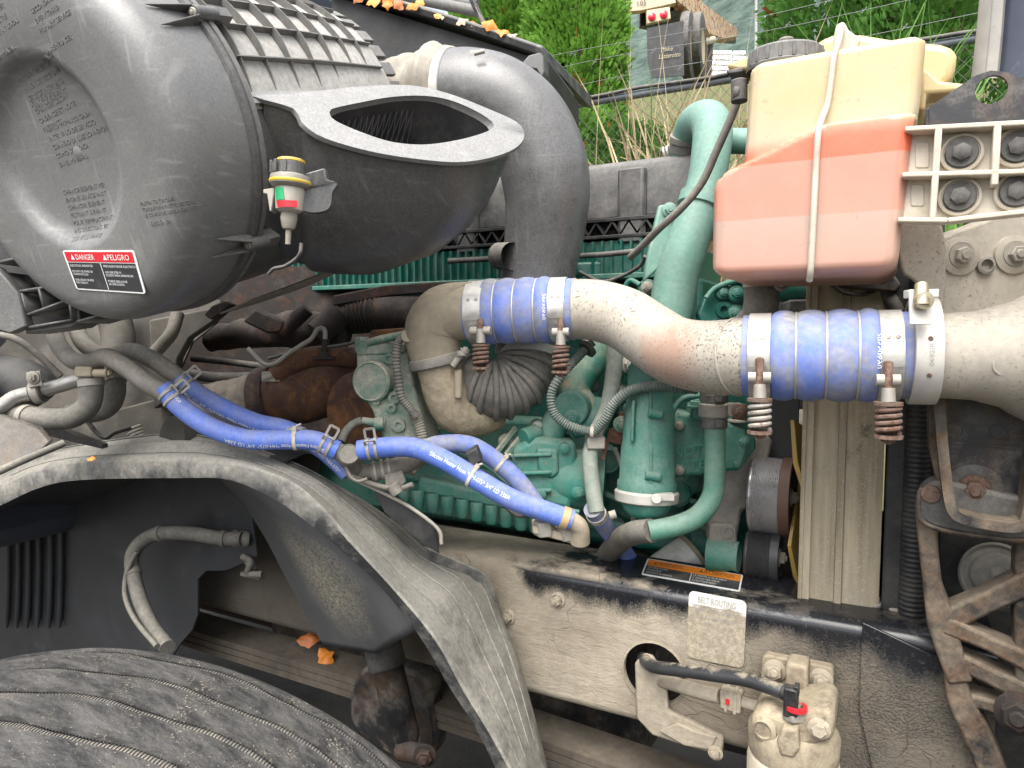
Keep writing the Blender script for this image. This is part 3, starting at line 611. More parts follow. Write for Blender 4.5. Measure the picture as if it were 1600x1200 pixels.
# tan elbow and snout
te = thing('charge_air_elbow', 'tan coated cast air elbow curving down to the turbocharger', 'pipe elbow', D(700, 680, 1.34))
e_ = spline(DP([(748, 487, 1.300), (722, 486, 1.308), (694, 492, 1.318), (679, 512, 1.325), (678, 538, 1.330), (684, 566, 1.334)]), 10)
part('elbow', MB().tube(e_, [0.0535, 0.0535, 0.055, 0.055, 0.052, 0.047], 48), M['alu_tan'], te, ang=70)
ec = spline(DP([(684, 560, 1.334), (691, 590, 1.338), (699, 618, 1.342), (712, 642, 1.35), (736, 652, 1.37), (768, 646, 1.42)]), 10)
part('compressor_snout', MB().tube(ec, [0.043, 0.043, 0.043, 0.041, 0.038, 0.038], 48).jitter(0.0012, 160), mat('rough_sand_casting', (0.33, 0.275, 0.19), 0.9, var=0.2, vscale=60, speck=(0.55, 0.48, 0.36), speck_amt=0.35, sscale=300, bump=1.0, bscale=260), te, ang=70)
mb = MB(); mb.box(D(716, 600, 1.30), c_u*0.027, c_r*0.007, hf*0.006); part('casting_rib', mb, M['alu_tan'], te, bevel=0.004)
part('casting_flash', MB().tube(spline([D(700, 462, 1.27), D(716, 449, 1.275), D(738, 444, 1.28)], 5), 0.006, 8), M['alu_tan'], te, ang=70)
part('line_boss', MB().cyl(D(637, 524, 1.30), D(641, 530, 1.315), 0.013, 20), M['alu_tan'], te, bevel=0.001)
part('casting_boss', MB().cyl(D(690, 512, 1.278), D(690, 513, 1.275), 0.009), M['alu_tan'], te, bevel=0.001)
cl = thing('v_band_clamp', 'curved grey v band clamp holding tan elbow to the turbo snout', 'hose clamp', D(684, 580, 1.33))
c = e_[-2]; ax = (e_[-1]-e_[-4]).normalized()
mb = MB(); mb.lathe(c, ax, [(0.047, -0.011), (0.053, -0.008), (0.055, 0), (0.053, 0.008), (0.046, 0.011)], 48); part('band', mb, M['cast_grey'], cl)
mb = MB(); mb.cyl(D(707, 572, 1.285), D(728, 545, 1.285), 0.006); mb.cyl(D(722, 548, 1.28), D(722, 556, 1.28), 0.010); mb.bolt(D(726, 549, 1.28), (D(728, 545, 1.285)-D(707, 572, 1.285)), 0.007); part('clamp_bolt', mb, M['steel_dull'], cl)
# rubber boot
bt = thing('turbo_inlet_boot', 'grey ribbed rubber elbow boot under the short blue coupling', 'hose', D(790, 650, 1.30))
bp = spline(DP([(827, 515, 1.405), (827, 552, 1.40), (821, 582, 1.385), (800, 604, 1.375), (770, 610, 1.37), (740, 602, 1.375), (716, 596, 1.385)]), 14)
def rbt(t): return 0.0575-0.005*t
part('boot', MB().tube(bp, rbt, 48, wall=0.004), M['rubber_dusty'], bt, ang=70)
for k_ in range(8):
    i = 24+k_*6; F_ = frames(bp)[i]; rr_ = 0.0585-0.005*i/84; part('fold', MB().tube([bp[i]+(F_[1]*math.cos(2*math.pi*q/48)+F_[2]*math.sin(2*math.pi*q/48))*rr_ for q in range(49)], 0.0062, 10, cap=False, up=F_[0]), M['rubber_dusty'], bt, ang=80)
for i, rr_ in ((15, 0.0615), (len(bp)-6, 0.0575)):
    c = bp[i]; ax = (bp[min(i+2, len(bp)-1)]-bp[i-2]).normalized(); mb = MB(); mb.lathe(c, ax, [(rr_-0.003, -0.0085), (rr_+0.0016, -0.0085), (rr_+0.0016, 0.0085), (rr_-0.003, 0.0085)], 48); part('clamp_band', mb, M['steel'], bt)
# wide band + cooler tank casting at right
wb = thing('wide_band_clamp', 'wide flat aluminium band clamp with screw on top beside the blue coupling', 'hose clamp', D(1440, 632, 0.92))
c = D(1440, 549, 0.921); wd = px2m(37, 0.92)
mb = MB(); mb.lathe(c, axR, [(0.0605, -wd/2), (0.0695, -wd/2), (0.0695, wd/2), (0.0605, wd/2)], 64); part('band', mb, M['alu_clean'], wb, bevel=0.0008)
mb = MB(); mb.prism([D(1422, 452, 0.85), D(1456, 452, 0.85), D(1457, 507, 0.842), D(1422, 507, 0.842)], hf*0.004); mb.box(D(1439, 459, 0.852), axR*wd*0.52, hf*0.006, c_u*0.005); part('screw_plate', mb, M['alu_clean'], wb, bevel=0.001)
mb = MB(); mb.cyl(D(1440, 444, 0.845), D(1440, 478, 0.838), 0.0075, 18, 0.0085); mb.lathe(D(1440, 470, 0.842), -hf, [(0.0105, 0), (0.0105, 0.008), (0.005, 0.0085), (0.0045, 0.004), (0.0001, 0.004)], 20); part('screw', mb, mat('brassy_zinc', (0.42, 0.37, 0.26), 0.4, 0.7), wb)
mb = MB(); 
toc = (CAM-c); toc = (toc-axR*toc.dot(axR)).normalized(); bb = axR.cross(toc)
bb = bb if bb.z > 0 else -bb
def fnb(x, y): an = R(-10)+x/0.07; return c-axR*(y-0.002)*1+(toc*math.cos(an)+bb*math.sin(an))*0.0698
text_on(mb, '0692/B3', lambda x, y: fnb(x-0.006, y-0.002), 0.0075, 0.033); part('stamping', mb, M['grey_print'], wb, ang=90)
mb = MB()
for a in (-25, 13): 
    n_ = toc*math.cos(R(a))+bb*math.sin(R(a)); mb.lathe(c+n_*0.0694, n_, [(0.003, 0), (0.0028, 0.001), (0.0001, 0.0012)], 12)
part('rivet', mb, M['rust_spring'], wb)
ct = thing('charge_air_cooler_tank', 'pale grey cast aluminium cooler inlet with round pipe and bolted lug', 'engine casting', D(1560, 660, 0.9))
cp = spline(DP([(1424, 556, 0.926), (1470, 556, 0.915), (1520, 556, 0.905), (1575, 556, 0.90), (1640, 558, 0.90), (1720, 560, 0.90)]), 10)
part('header_tank', MB().abox(0.22, 0.36, 0.93, 1.22, 0.70, 1.66), M['alu'], ct, bevel=0.03)
part('inlet_pipe', MB().tube(cp, [0.054, 0.055, 0.057, 0.068, 0.092, 0.110], 48), M['alu'], ct, ang=70)
poly = spline([D(x, y, 0.955) for x, y in ((1470, 500), (1469, 440), (1468, 385), (1478, 367), (1530, 348), (1600, 322), (1700, 300), (1720, 560), (1600, 540), (1520, 520))], 3, True)
part('mounting_lug', MB().prism(poly, hf*0.05), M['alu'], ct, bevel=0.008, bseg=3)
for (x, y) in ((1499, 400), (1583, 398)):
    p = D(x, y, 0.953); n_ = -hf
    mb = MB(); mb.lathe(p, n_, [(0.026, -0.003), (0.026, 0.003), (0.018, 0.005), (0.017, 0.0045), (0.0001, 0.0045)], 32); o = part('boss', mb, M['alu'], ct)
    mb = MB(); mb.lathe(p+n_*0.004, n_, [(0.0165, 0), (0.0165, 0.002), (0.0001, 0.0025)], 28); mb.bolt(p+n_*0.006, n_, 0.0115, False, 0.008); part('bolt', mb, M['steel_dull'], o)
mb = MB(); p = D(1540, 415, 0.951); mb.lathe(p, -hf, [(0.012, -0.006), (0.012, 0.003), (0.0085, 0.004), (0.0082, -0.004), (0.0001, -0.004)], 28); part('blind_hole', mb, M['cast_grey'], ct)
mb = MB()
for (x, y, r_) in ((1527, 544, 0.011), (1521, 567, 0.013), (1592, 540, 0.012)):
    p = D(x, y, 0.905)-hf*0.054; mb.lathe(p, -hf, [(r_, -0.004), (r_, 0.0012), (r_*0.85, 0.0016), (r_*0.8, 0.0006), (0.0001, 0.0006)], 24)
part('casting_mark', mb, M['alu'], ct)

# ------------------------------------------------------------------ blue heater hoses
def hose_frame(P):
    L = [0]
    for a, b in zip(P, P[1:]): L.append(L[-1]+(b-a).length)
    def at(s):
        s = max(0, min(L[-1]-1e-6, s)); lo, hi = 0, len(L)-1
        while hi-lo > 1:
            m_ = (lo+hi)//2
            if L[m_] <= s: lo = m_
            else: hi = m_
        f = (s-L[lo])/max(1e-9, L[hi]-L[lo]); p = P[lo]*(1-f)+P[hi]*f
        i0, i1 = max(0, lo-1), min(len(P)-1, hi+1)
        return p, (P[i1]-P[i0]).normalized()
    return at, L[-1]
def hose_text(P, r, s, s0, size, width, roll, flip, parent):
    at, L = hose_frame(P); mb = MB(); toc0 = None
    def fn(x, y):
        p, T = at(s0+(x if not flip else -x)); tc_ = (CAM-p); tc_ = (tc_-T*tc_.dot(T)).normalized(); up = tc_.cross(T)
        if up.z < 0: up = -up
        if flip: y = -y
        an = R(roll)+y/r
        return p+(tc_*math.cos(an)+up*math.sin(an))*(r+0.0006)
    text_on(mb, s, fn, size, width); part('hose_print', mb, M['white_print'], parent, ang=90)
HT = 'Silicone Heater Hose *HH-075* 3/4" I.D 338A'
def blue_hose(label, pts, r, m='blue', n=12):
    P = spline(DP(pts), n); o = thing('heater_hose', label, 'hose', P[len(P)//2]-V(0, 0, r), 'blue heater hoses')
    h = part('hose_wall', MB().tube(P, r, 32), M[m], o, ang=70); return P, o, h
HA, hA, wA = blue_hose('blue heater hose lower of the pair sweeping from steel tubes to the plastic tee', [(255, 606, 1.17), (285, 638, 1.17), (330, 668, 1.17), (385, 686, 1.175), (440, 687, 1.18), (490, 688, 1.185), (527, 704, 1.19)], 0.0165)
HB, hB, wB = blue_hose('blue heater hose upper of the pair ending at the steel tubes', [(280, 590, 1.22), (305, 612, 1.225), (350, 638, 1.235), (400, 660, 1.245), (450, 672, 1.25), (500, 700, 1.245), (527, 722, 1.24), (545, 740, 1.24)], 0.0162)
HC, hC, wC = blue_hose('blue heater hose from the plastic tee down to the frame fitting', [(560, 704, 1.19), (600, 699, 1.19), (650, 700, 1.19), (700, 722, 1.18), (750, 752, 1.17), (800, 780, 1.165), (850, 798, 1.165), (893, 813, 1.165)], 0.0172)
HD, hD, wD = blue_hose('dusty blue heater hose crossing behind the printed one', [(655, 704, 1.24), (690, 694, 1.25), (735, 696, 1.26), (775, 720, 1.26), (810, 752, 1.26), (835, 785, 1.26), (850, 810, 1.26)], 0.0165, 'blue_dusty')
HE, hE, wE = blue_hose('short blue hose going down behind the frame rail', [(926, 795, 1.30), (940, 815, 1.34), (958, 840, 1.40), (978, 866, 1.46), (1000, 905, 1.52)], 0.0175, 'blue_dusty')
hose_text(HA, 0.0165, HT, 0.300, 0.0105, 0.165, -28, True, wA)
hose_text(HA, 0.0165, 'Silico', 0.022, 0.011, 0.020, 10, False, wA)
hose_text(HB, 0.0162, HT, 0.175, 0.0095, 0.155, -40, True, wB)
hose_text(HB, 0.0162, 'ne Heater Hose *HH-075*', 0.245, 0.010, 0.085, -45, False, wB)
hose_text(HC, 0.0172, HT, 0.128, 0.0105, 0.150, -12, False, wC)
def band_on(P, i, r, w_, m, nm, parent, t=0.0022):
    i = max(2, min(len(P)-3, i)); c = P[i]; ax = (P[i+2]-P[i-2]).normalized(); mb = MB()
    mb.lathe(c, ax, [(r, -w_/2), (r+t, -w_/2), (r+t, w_/2), (r, w_/2)], 36); return part(nm, mb, m, parent)
def spring_tab_clamp(label, P, i, r):
    i = max(3, min(len(P)-4, i)); c = P[i]; ax = (P[i+2]-P[i-2]).normalized(); t = thing('tension_clamp', label, 'hose clamp', c-V(0, 0, r), 'flat spring clamps on the heater hoses')
    for k in (-0.0085, 0.0045):
        mb = MB(); mb.lathe(c+ax*k, ax, [(r, 0), (r+0.0016, 0), (r+0.0016, 0.0048), (r, 0.0048)], 36); part('ring', mb, M['steel_dull'], t)
    toc = (CAM-c); toc = (toc-ax*toc.dot(ax)).normalized(); up = ax.cross(toc); up = up if up.z > 0 else -up
    for a, ln in ((62, 0.018), (20, 0.010)):
        n_ = toc*math.cos(R(a))+up*math.sin(R(a)); b_ = n_.cross(ax); p0 = c+n_*r
        mb = MB(); q = [p0-ax*0.008, p0-ax*0.008+n_*ln+b_*0.004, p0+ax*0.008+n_*ln+b_*0.004, p0+ax*0.008]
        for u, v_ in zip(q, q[1:]): mb.bar(u, v_, 0.004, 0.0018, b_)
        part('tab', mb, M['steel_dull'], t)
spring_tab_clamp('tension clamp at the upper end of the lower blue hose', HA, 5, 0.0168)
spring_tab_clamp('tension clamp at the upper end of the upper blue hose', HB, 4, 0.0165)
spring_tab_clamp('tension clamp left of the round plastic tee', HA, len(HA)-7, 0.0168)
spring_tab_clamp('tension clamp right of the round plastic tee', HC, 7, 0.0175)
mb = MB(); mb.tube(spline(DP([(878, 806, 1.165), (896, 815, 1.165), (906, 826, 1.17), (906, 846, 1.18)]), 6), [0.0145, 0.0145, 0.015, 0.017], 24); part('end_nipple', mb, M['alu_tan'], hC, ang=70)
for i in (len(HC)-4,): band_on(HC, i, 0.0170, 0.012, mat('tan_band', (0.40, 0.29, 0.16), 0.6, 0.2), 'end_band', hC)
band_on(HE, 6, 0.0175, 0.013, M['steel'], 'clamp_band', hE)
mb = MB(); mb.cyl(D(952, 806, 1.275), D(962, 803, 1.275), 0.008); part('clamp_screw', mb, M['steel_dull'], hE)
def tie(label, P, i, r, tail):
    c = P[i]; ax = (P[i+2]-P[i-2]).normalized(); t = thing('cable_tie', label, 'cable tie', c-V(0, 0, r), 'cable ties on the hoses')
    mb = MB(); mb.lathe(c, ax, [(r, -0.0028), (r+0.0013, -0.0028), (r+0.0013, 0.0028), (r, 0.0028)], 30); part('strap', mb, M['tie'], t)
    toc = (CAM-c); toc = (toc-ax*toc.dot(ax)).normalized(); up = ax.cross(toc); up = up if up.z > 0 else -up
    n_ = (toc*0.5+up*0.86).normalized(); mb = MB(); mb.box(c+n_*(r+0.003), ax*0.004, n_*0.0035, n_.cross(ax)*0.005); part('lock_head', mb, M['tie'], t, bevel=0.0006)
    mb = MB(); mb.tube(spline([c+n_*(r+0.003), c+n_*(r+0.010)+ax*tail*0.4, c+n_*(r+0.013)+ax*tail], 4), 0.0016, 6); part('tail', mb, M['tie'], t)
tie('pale cable tie round the lower blue hose under the rusty elbow', HA, 53, 0.0167, 0.012)
tie('pale cable tie round the printed hose beside the black saddle clip', HC, 45, 0.0174, 0.006)
tie('pale cable tie round the dusty hose above the black saddle clip', HD, 38, 0.0167, 0.004)
mb = MB(); mb.box(D(741, 712, 1.20), c_r*0.010+c_u*0.006, c_u*0.012-c_r*0.005, hf*0.02)
cs = solo('saddle_clip', mb, M['plastic_dark'], 'black plastic saddle clip spacing two blue hoses apart', 'hose clip', bevel=0.003)
mb = MB(); mb.box(D(462, 674, 1.205), c_r*0.014, c_u*0.006, hf*0.014); solo('saddle_clip', mb, M['steel_dull'], 'small dusty spacer clip between blue hoses under the rusty elbow', 'hose clip', bevel=0.002)
# plastic tee between the hoses
tt = thing('coolant_valve', 'round grey plastic coolant valve between clamped blue hoses', 'valve', D(545, 735, 1.19))
tn = (CAM-D(545, 712, 1.19)).normalized()
mb = MB(); mb.lathe(D(545, 712, 1.185), (tn+V(0, 0, 0.25)).normalized(), [(0.0175, -0.028), (0.0180, 0.010), (0.0160, 0.013), (0.0155, 0.012), (0.0001, 0.0125)], 32); part('valve_cap', mb, M['tube_grey'], tt)
mb = MB(); mb.tube(spline(DP([(524, 702, 1.19), (545, 714, 1.195), (566, 706, 1.19)]), 6), 0.0145, 24); mb.tube(spline(DP([(540, 735, 1.24), (565, 738, 1.23), (590, 735, 1.23)]), 6), 0.014, 20); mb.cyl(D(548, 716, 1.2), D(560, 740, 1.23), 0.011); part('valve_body', mb, M['tube_grey'], tt)
mb = MB(); mb.tube(spline(DP([(580, 738, 1.23), (610, 732, 1.235), (640, 722, 1.245), (665, 706, 1.25)]), 8), [0.0165, 0.0165, 0.0172, 0.0165], 28)
o = solo('bypass_hose', mb, M['tube_grey'], 'short dusty grey hose below the printed blue hose', 'hose', ang=70)
mb = MB(); P = DP([(583, 737, 1.23), (612, 731, 1.236)])
for i, q in enumerate((0.1, 0.5, 0.85)): 
    c = P[0]*(1-q)+P[1]*q; mb.lathe(c, (P[1]-P[0]), [(0.0172, -0.003), (0.0185, -0.002), (0.0185, 0.002), (0.0172, 0.003)], 28)
part('clamp_ring', mb, M['steel_dull'], o)
mb = MB(); mb.tube(spline(DP([(550, 742, 1.22), (580, 756, 1.22), (620, 764, 1.21), (645, 757, 1.2)]), 6), 0.005, 10); mb.cyl(D(612, 757, 1.2), D(622, 772, 1.2), 0.011)
mb.prism([D(600, 742, 1.215), D(628, 736, 1.215), D(634, 752, 1.215), D(620, 768, 1.215), D(603, 760, 1.215)], hf*0.01); mb.tube(spline(DP([(540, 728, 1.19), (548, 745, 1.185), (560, 752, 1.185), (574, 748, 1.185)]), 5), 0.003, 8)
solo('sensor_connector', mb, M['tube_grey'], 'dusty electrical connectors strapped beneath the coolant valve', 'connector', bevel=0.001)
# ------------------------------------------------------------------ engine
en = thing('engine', 'large green painted diesel engine with black valve cover', 'engine', V(-0.75, 1.65, 0.85))
YC = 1.50; ZT = 1.785
M['valve'] = mat('black_valve_cover', (0.026, 0.026, 0.027), 0.45, var=0.05, dust=(0.24, 0.23, 0.21), dust_amt=0.22, up=0.55, dscale=20, dcon=0.5, bump=0.1)
mb = MB(); prof = [(YC, 1.655), (YC, 1.755), (YC+0.008, 1.775), (YC+0.03, ZT), (1.95, ZT), (1.97, 1.76), (1.97, 1.655)]
mb.rings([[V(x, y, z) for y, z in prof] for x in (-1.75, -0.372)])
vc = part('valve_cover', mb, M['valve'], en, bevel=0.006, bseg=3)
for x in (-1.30, -0.92, -0.50):
    mb = MB(); mb.rings([[V(x-0.034, YC-0.002, z), V(x-0.026, YC-0.014, z), V(x+0.026, YC-0.014, z), V(x+0.034, YC-0.002, z)] for z in (1.60, 1.76)]); part('cover_pilaster', mb, M['valve'], vc, bevel=0.004)
mb = MB(); mb.abox(-1.75, -0.365, YC-0.016, YC+0.02, 1.648, 1.656); mb.abox(-1.75, -0.365, YC-0.016, YC+0.02, 1.612, 1.619); part('cover_rail', mb, M['plastic_dark'], vc, bevel=0.001)
x = -1.70; k = 0
while x < -0.40:
    mb = MB(); mb.bar(V(x, YC-0.006, 1.62), V(x+0.019, YC-0.006, 1.648), 0.016, 0.004); part('truss_web', mb, M['plastic_dark'], vc)
    mb = MB(); mb.bar(V(x+0.019, YC-0.006, 1.648), V(x+0.038, YC-0.006, 1.62), 0.016, 0.004); part('truss_web', mb, M['plastic_dark'], vc)
    x += 0.038
mb = MB(); mb.abox(-1.75, -0.37, YC+0.012, 1.6, 1.60, 1.66); part('cover_web_wall', mb, M['plastic_dark'], vc)
# small ledge + bolt seen under the scoop
mb = MB(); mb.abox(-1.4, -0.86, YC-0.03, YC+0.02, 1.735, 1.745); part('cover_ledge', mb, M['plastic_dusty'], vc, bevel=0.002)
mb = MB(); mb.bolt(D(770, 268, 1.58), -hf, 0.012); part('cover_bolt', mb, M['steel_dull'], vc)
# cylinder head, ribbed
mb = MB(); mb.abox(-1.75, -0.40, YC-0.008, 1.95, 1.525, 1.608); hd = part('cylinder_head', mb, M['green_dark'], en, bevel=0.004)
mb = MB(); mb.abox(-1.75, -0.40, YC-0.026, YC, 1.522, 1.534); part('head_flange', mb, M['green'], hd, bevel=0.002)
x = -1.62
while x < -0.42:
    mb = MB(); mb.abox(x, x+0.0045, YC-0.022, YC-0.006, 1.534, 1.606); part('head_rib', mb, M['green_dark'], hd); x += 0.022
# block
mb = MB(); mb.abox(-1.75, -0.36, 1.56, 1.95, 0.75, 1.525); part('block', mb, M['green_dark'], en, bevel=0.01)
mb = MB(); mb.abox(-1.50, -0.30, 1.50, 1.56, 0.92, 1.20); blk = part('block_side', mb, M['green'], en, bevel=0.015)
def epoly(nm, pts, d, th, m='green', bev=0.006, par=None, ang=38):
    mb = MB(); mb.prism([D(p[0], p[1], p[2] if len(p) > 2 else d) for p in pts], hf*th); return part(nm, mb, M[m], par or en, bevel=bev, bseg=3, ang=ang)
# manifold gasket strip, rusty
mb = MB(); P = [D(x, y, 1.62) for x, y in ((520, 462), (600, 446), (690, 440), (760, 441), (830, 440), (905, 432), (945, 430), (985, 428), (985, 444), (945, 448), (900, 447), (760, 452), (700, 455), (610, 462), (520, 478))]
mb.prism(P, hf*0.03); part('manifold_heat_shield', mb, M['rust_dark'], en, bevel=0.003)
epoly('manifold_cover', ((898, 410), (990, 405), (1000, 428), (990, 436), (900, 432)), 1.57, 0.05, 'green_dark')
epoly('lower_flange', ((655, 745), (760, 768), (900, 800), (980, 820), (980, 840), (900, 822), (760, 792), (650, 770)), 1.46, 0.06, 'green', 0.008)
for i in range(13):
    x = 630+i*23; y = 771+i*4.6
    mb = MB(); p = D(x, y, 1.455); mb.lathe(p-V(0, 0, 0.02), V(0, 0, 1), [(0.0001, -0.008), (0.010, -0.006), (0.013, 0), (0.0135, 0.03), (0.011, 0.034)], 16); part('flange_scallop', mb, M['green'], en)
epoly('side_cover', ((505, 690), (600, 700), (700, 725), (780, 745), (790, 780), (700, 768), (600, 745), (500, 722)), 1.50, 0.05, 'green', 0.01)
# oil cooler housing (box with ribs and round end)
oc = epoly('oil_cooler_housing', ((800, 700), (836, 682), (900, 690), (905, 752), (892, 800), (850, 790), (800, 742)), 1.36, 0.12, 'green', 0.012)
mb = MB(); mb.tube(spline(DP([(868, 745, 1.42), (900, 748, 1.41), (945, 752, 1.40)]), 6), [0.062, 0.062, 0.058], 40); part('cooler_drum', mb, M['green'], oc, ang=60)
for y in (708, 736, 764):
    mb = MB(); mb.bar(D(802, y+4, 1.352), D(862, y+2, 1.352), 0.010, 0.008, c_u); part('cooler_rib', mb, M['green'], oc, bevel=0.003)
epoly('cooler_panel', ((838, 700), (872, 702), (874, 740), (864, 748), (842, 744)), 1.352, 0.02, 'green', 0.006, oc)
for (x, y) in ((882, 700), (812, 757), (845, 772)):
    mb = MB(); mb.lathe(D(x, y, 1.352), -hf, [(0.010, -0.01), (0.010, 0.004), (0.007, 0.006), (0.0001, 0.006)], 20); part('cooler_boss', mb, M['green'], oc)
# bracket arms in front of the boot
for (a, b) in (((775, 708), (806, 668)), ((790, 712), (822, 672)), ((800, 716), (838, 678))):
    mb = MB(); mb.bar(D(*a, 1.37), D(*b, 1.40), 0.008, 0.011, c_u); part('bracket_arm', mb, M['green_mud'], en, bevel=0.002)
mb = MB(); mb.cyl(D(818, 684, 1.37), D(840, 676, 1.39), 0.018, 24); part('stud_boss', mb, M['green'], en, bevel=0.002)
# coolant elbow stack (rust stained) and support
cw = spline(DP([(932, 535, 1.46), (925, 565, 1.45), (905, 590, 1.44), (896, 615, 1.43), (912, 640, 1.42), (925, 655, 1.42)]), 8)
part('coolant_elbow', MB().tube(cw, [0.030, 0.030, 0.034, 0.036, 0.033, 0.030], 32), mat('rust_stained_green', (0.03, 0.155, 0.11), 0.6, rust=(0.40, 0.24, 0.08), rust_amt=0.36, rscale=18, dust=(0.33, 0.33, 0.26), dust_amt=0.4, up=0.3, bump=0.4), en, ang=70)
st = spline(DP([(862, 740, 1.40), (858, 700, 1.40), (866, 665, 1.40), (885, 640, 1.41)]), 6)
part('support_arm', MB().tube(st, [0.030, 0.024, 0.028, 0.030], 28), M['green'], en, ang=70)
mb = MB(); mb.cyl(D(890, 640, 1.37), D(905, 636, 1.44), 0.036, 32); o = part('pipe_flange', mb, M['green'], en, bevel=0.004)
mb = MB(); mb.bolt(D(893, 653, 1.365), -hf, 0.011); part('flange_bolt', mb, M['green'], o)
mb = MB(); mb.tube(spline(DP([(893, 668, 1.40), (930, 655, 1.40), (945, 630, 1.41)]), 6), 0.024, 24); part('outlet_pipe', mb, M['green'], en, ang=70)
epoly('timing_side', ((945, 560), (1000, 545), (1110, 560), (1180, 600), (1180, 880), (1010, 830), (945, 800)), 1.52, 0.12, 'green_dark', 0.01)
# filler between: ribs and small bolts on the block
for (x, y, d, r_) in ((985, 570, 1.42, 0.013), (925, 600, 1.5, 0.010), (1012, 450, 1.5, 0.010), (960, 470, 1.55, 0.010)):
    mb = MB(); mb.lathe(D(x, y, d), -hf, [(r_*1.9, -0.02), (r_*1.9, 0), (r_*1.6, 0.002), (0.001, 0.002)], 24); mb2 = part('bolt_boss', mb, M['green'], en); mb = MB(); mb.bolt(D(x, y, d-0.004), -hf, r_); part('bolt', mb, M['steel_dull'], mb2)
# coolant filter canister
cf = thing('coolant_filter', 'upright green canister with moulded seam and banded round bottom', 'filter', D(1012, 812, 1.30))
ua = (D(1016, 600, 1.30)-D(1010, 780, 1.30)).normalized(); c0 = D(1010, 780, 1.30)
def cl_(prof, seg=40): return MB().lathe(c0, ua, [(px2m(r_, 1.30), px2m(780-y, 1.30)) for r_, y in prof], seg)
part('canister', cl_([(43, 768), (46, 766), (46, 752), (43, 748), (42, 700), (40, 690), (39, 640), (36, 630), (35, 600), (35, 575), (30, 565), (0.1, 563)]), M['green'], cf)
part('bottom_dome', cl_([(0.1, 812), (14, 811), (26, 806), (35, 797), (39, 786), (41, 768)]), M['green'], cf)
part('band_clamp', cl_([(43, 784), (49, 782), (50, 768), (46, 765)], 48), M['alu_clean'], cf, bevel=0.0008)
mb = MB(); mb.box(D(1040, 776, 1.245), c_r*0.014, c_u*0.006, hf*0.008); mb.cyl(D(1026, 779, 1.240), D(1026, 779, 1.232), 0.009); part('clamp_latch', mb, M['alu_clean'], cf, bevel=0.001)
mb = MB(); mb.strip([D(1008, y, 1.30)-hf*px2m(42.5 if y > 690 else 38, 1.3) for y in range(600, 765, 8)], -hf, 0.005, 0.003); part('seam', mb, M['green'], cf)
for (x, y, w_) in ((1024, 645, 22), (1020, 742, 24)):
    mb = MB(); mb.cyl(D(x-w_/2, y, 1.25), D(x+w_/2, y+4, 1.25), 0.0085, 16); part('lug', mb, M['green'], cf, bevel=0.002)
for x0 in (990, 1030):
    mb = MB(); mb.bar(D(x0, 625, 1.265), D(x0-3, 690, 1.26), 0.010, 0.006, c_r); part('canister_rib', mb, M['green'], cf, bevel=0.002)
# housing with raised writing
ws = thing('pump_housing', 'green cast pump housing with raised NOT A STEP lettering', 'engine casting', D(1100, 760, 1.33))
mb = MB(); P = [D(*p, 1.33) for p in ((1042, 660), (1058, 642), (1120, 655), (1165, 668), (1172, 700), (1160, 735), (1100, 742), (1055, 748), (1040, 720))]
mb.prism(P, hf*0.10); part('housing', mb, M['green'], ws, bevel=0.008, bseg=3)
mb = MB(); o3 = D(1050, 714, 1.328); ex = (D(1110, 708, 1.326)-o3).normalized(); ey = c_u
fn = lambda x, y: o3+ex*x+ey*y-hf*0.0015
text_on(mb, 'NOT A', fn, 0.026, 0.082, 0, 0); text_on(mb, 'STEP', fn, 0.024, 0.066, 0.014, -0.026)
tx = part('raised_lettering', mb, mat('worn_green_lettering', (0.05, 0.24, 0.18), 0.5, bump=0.1), ws, ang=90, flat=True)
m_ = tx.modifiers.new('thick', 'SOLIDIFY'); m_.thickness = 0.003; m_.offset = 0
mb = MB(); mb.prism([D(*p, 1.31) for p in ((1085, 632), (1120, 640), (1122, 662), (1082, 655))], hf*0.06); part('top_flange', mb, M['green'], ws, bevel=0.004)
mb = MB(); mb.bolt(D(1088, 636, 1.31), V(0, 0, 1), 0.012); part('bolt', mb, M['green'], ws)
mb = MB(); mb.prism([D(*p, 1.345) for p in ((1138, 640), (1178, 650), (1182, 700), (1166, 722), (1142, 735), (1136, 690))], hf*0.06); part('side_flange', mb, M['green_dark'], ws, bevel=0.004)
mb = MB(); mb.bolt(D(1153, 658, 1.34), V(0, 0, 1), 0.013); part('bolt', mb, M['steel_dull'], ws)
mb = MB(); mb.tube(spline(DP([(1094, 618, 1.28), (1066, 624, 1.285), (1048, 650, 1.285), (1040, 690, 1.285), (1036, 712, 1.29), (1044, 745, 1.28), (1047, 775, 1.27), (1046, 785, 1.265)]), 8), 0.0055, 12); solo('wrapped_wire', mb, M['green'], 'green overpainted wrapped wire running down the canister side', 'cable', ang=70)
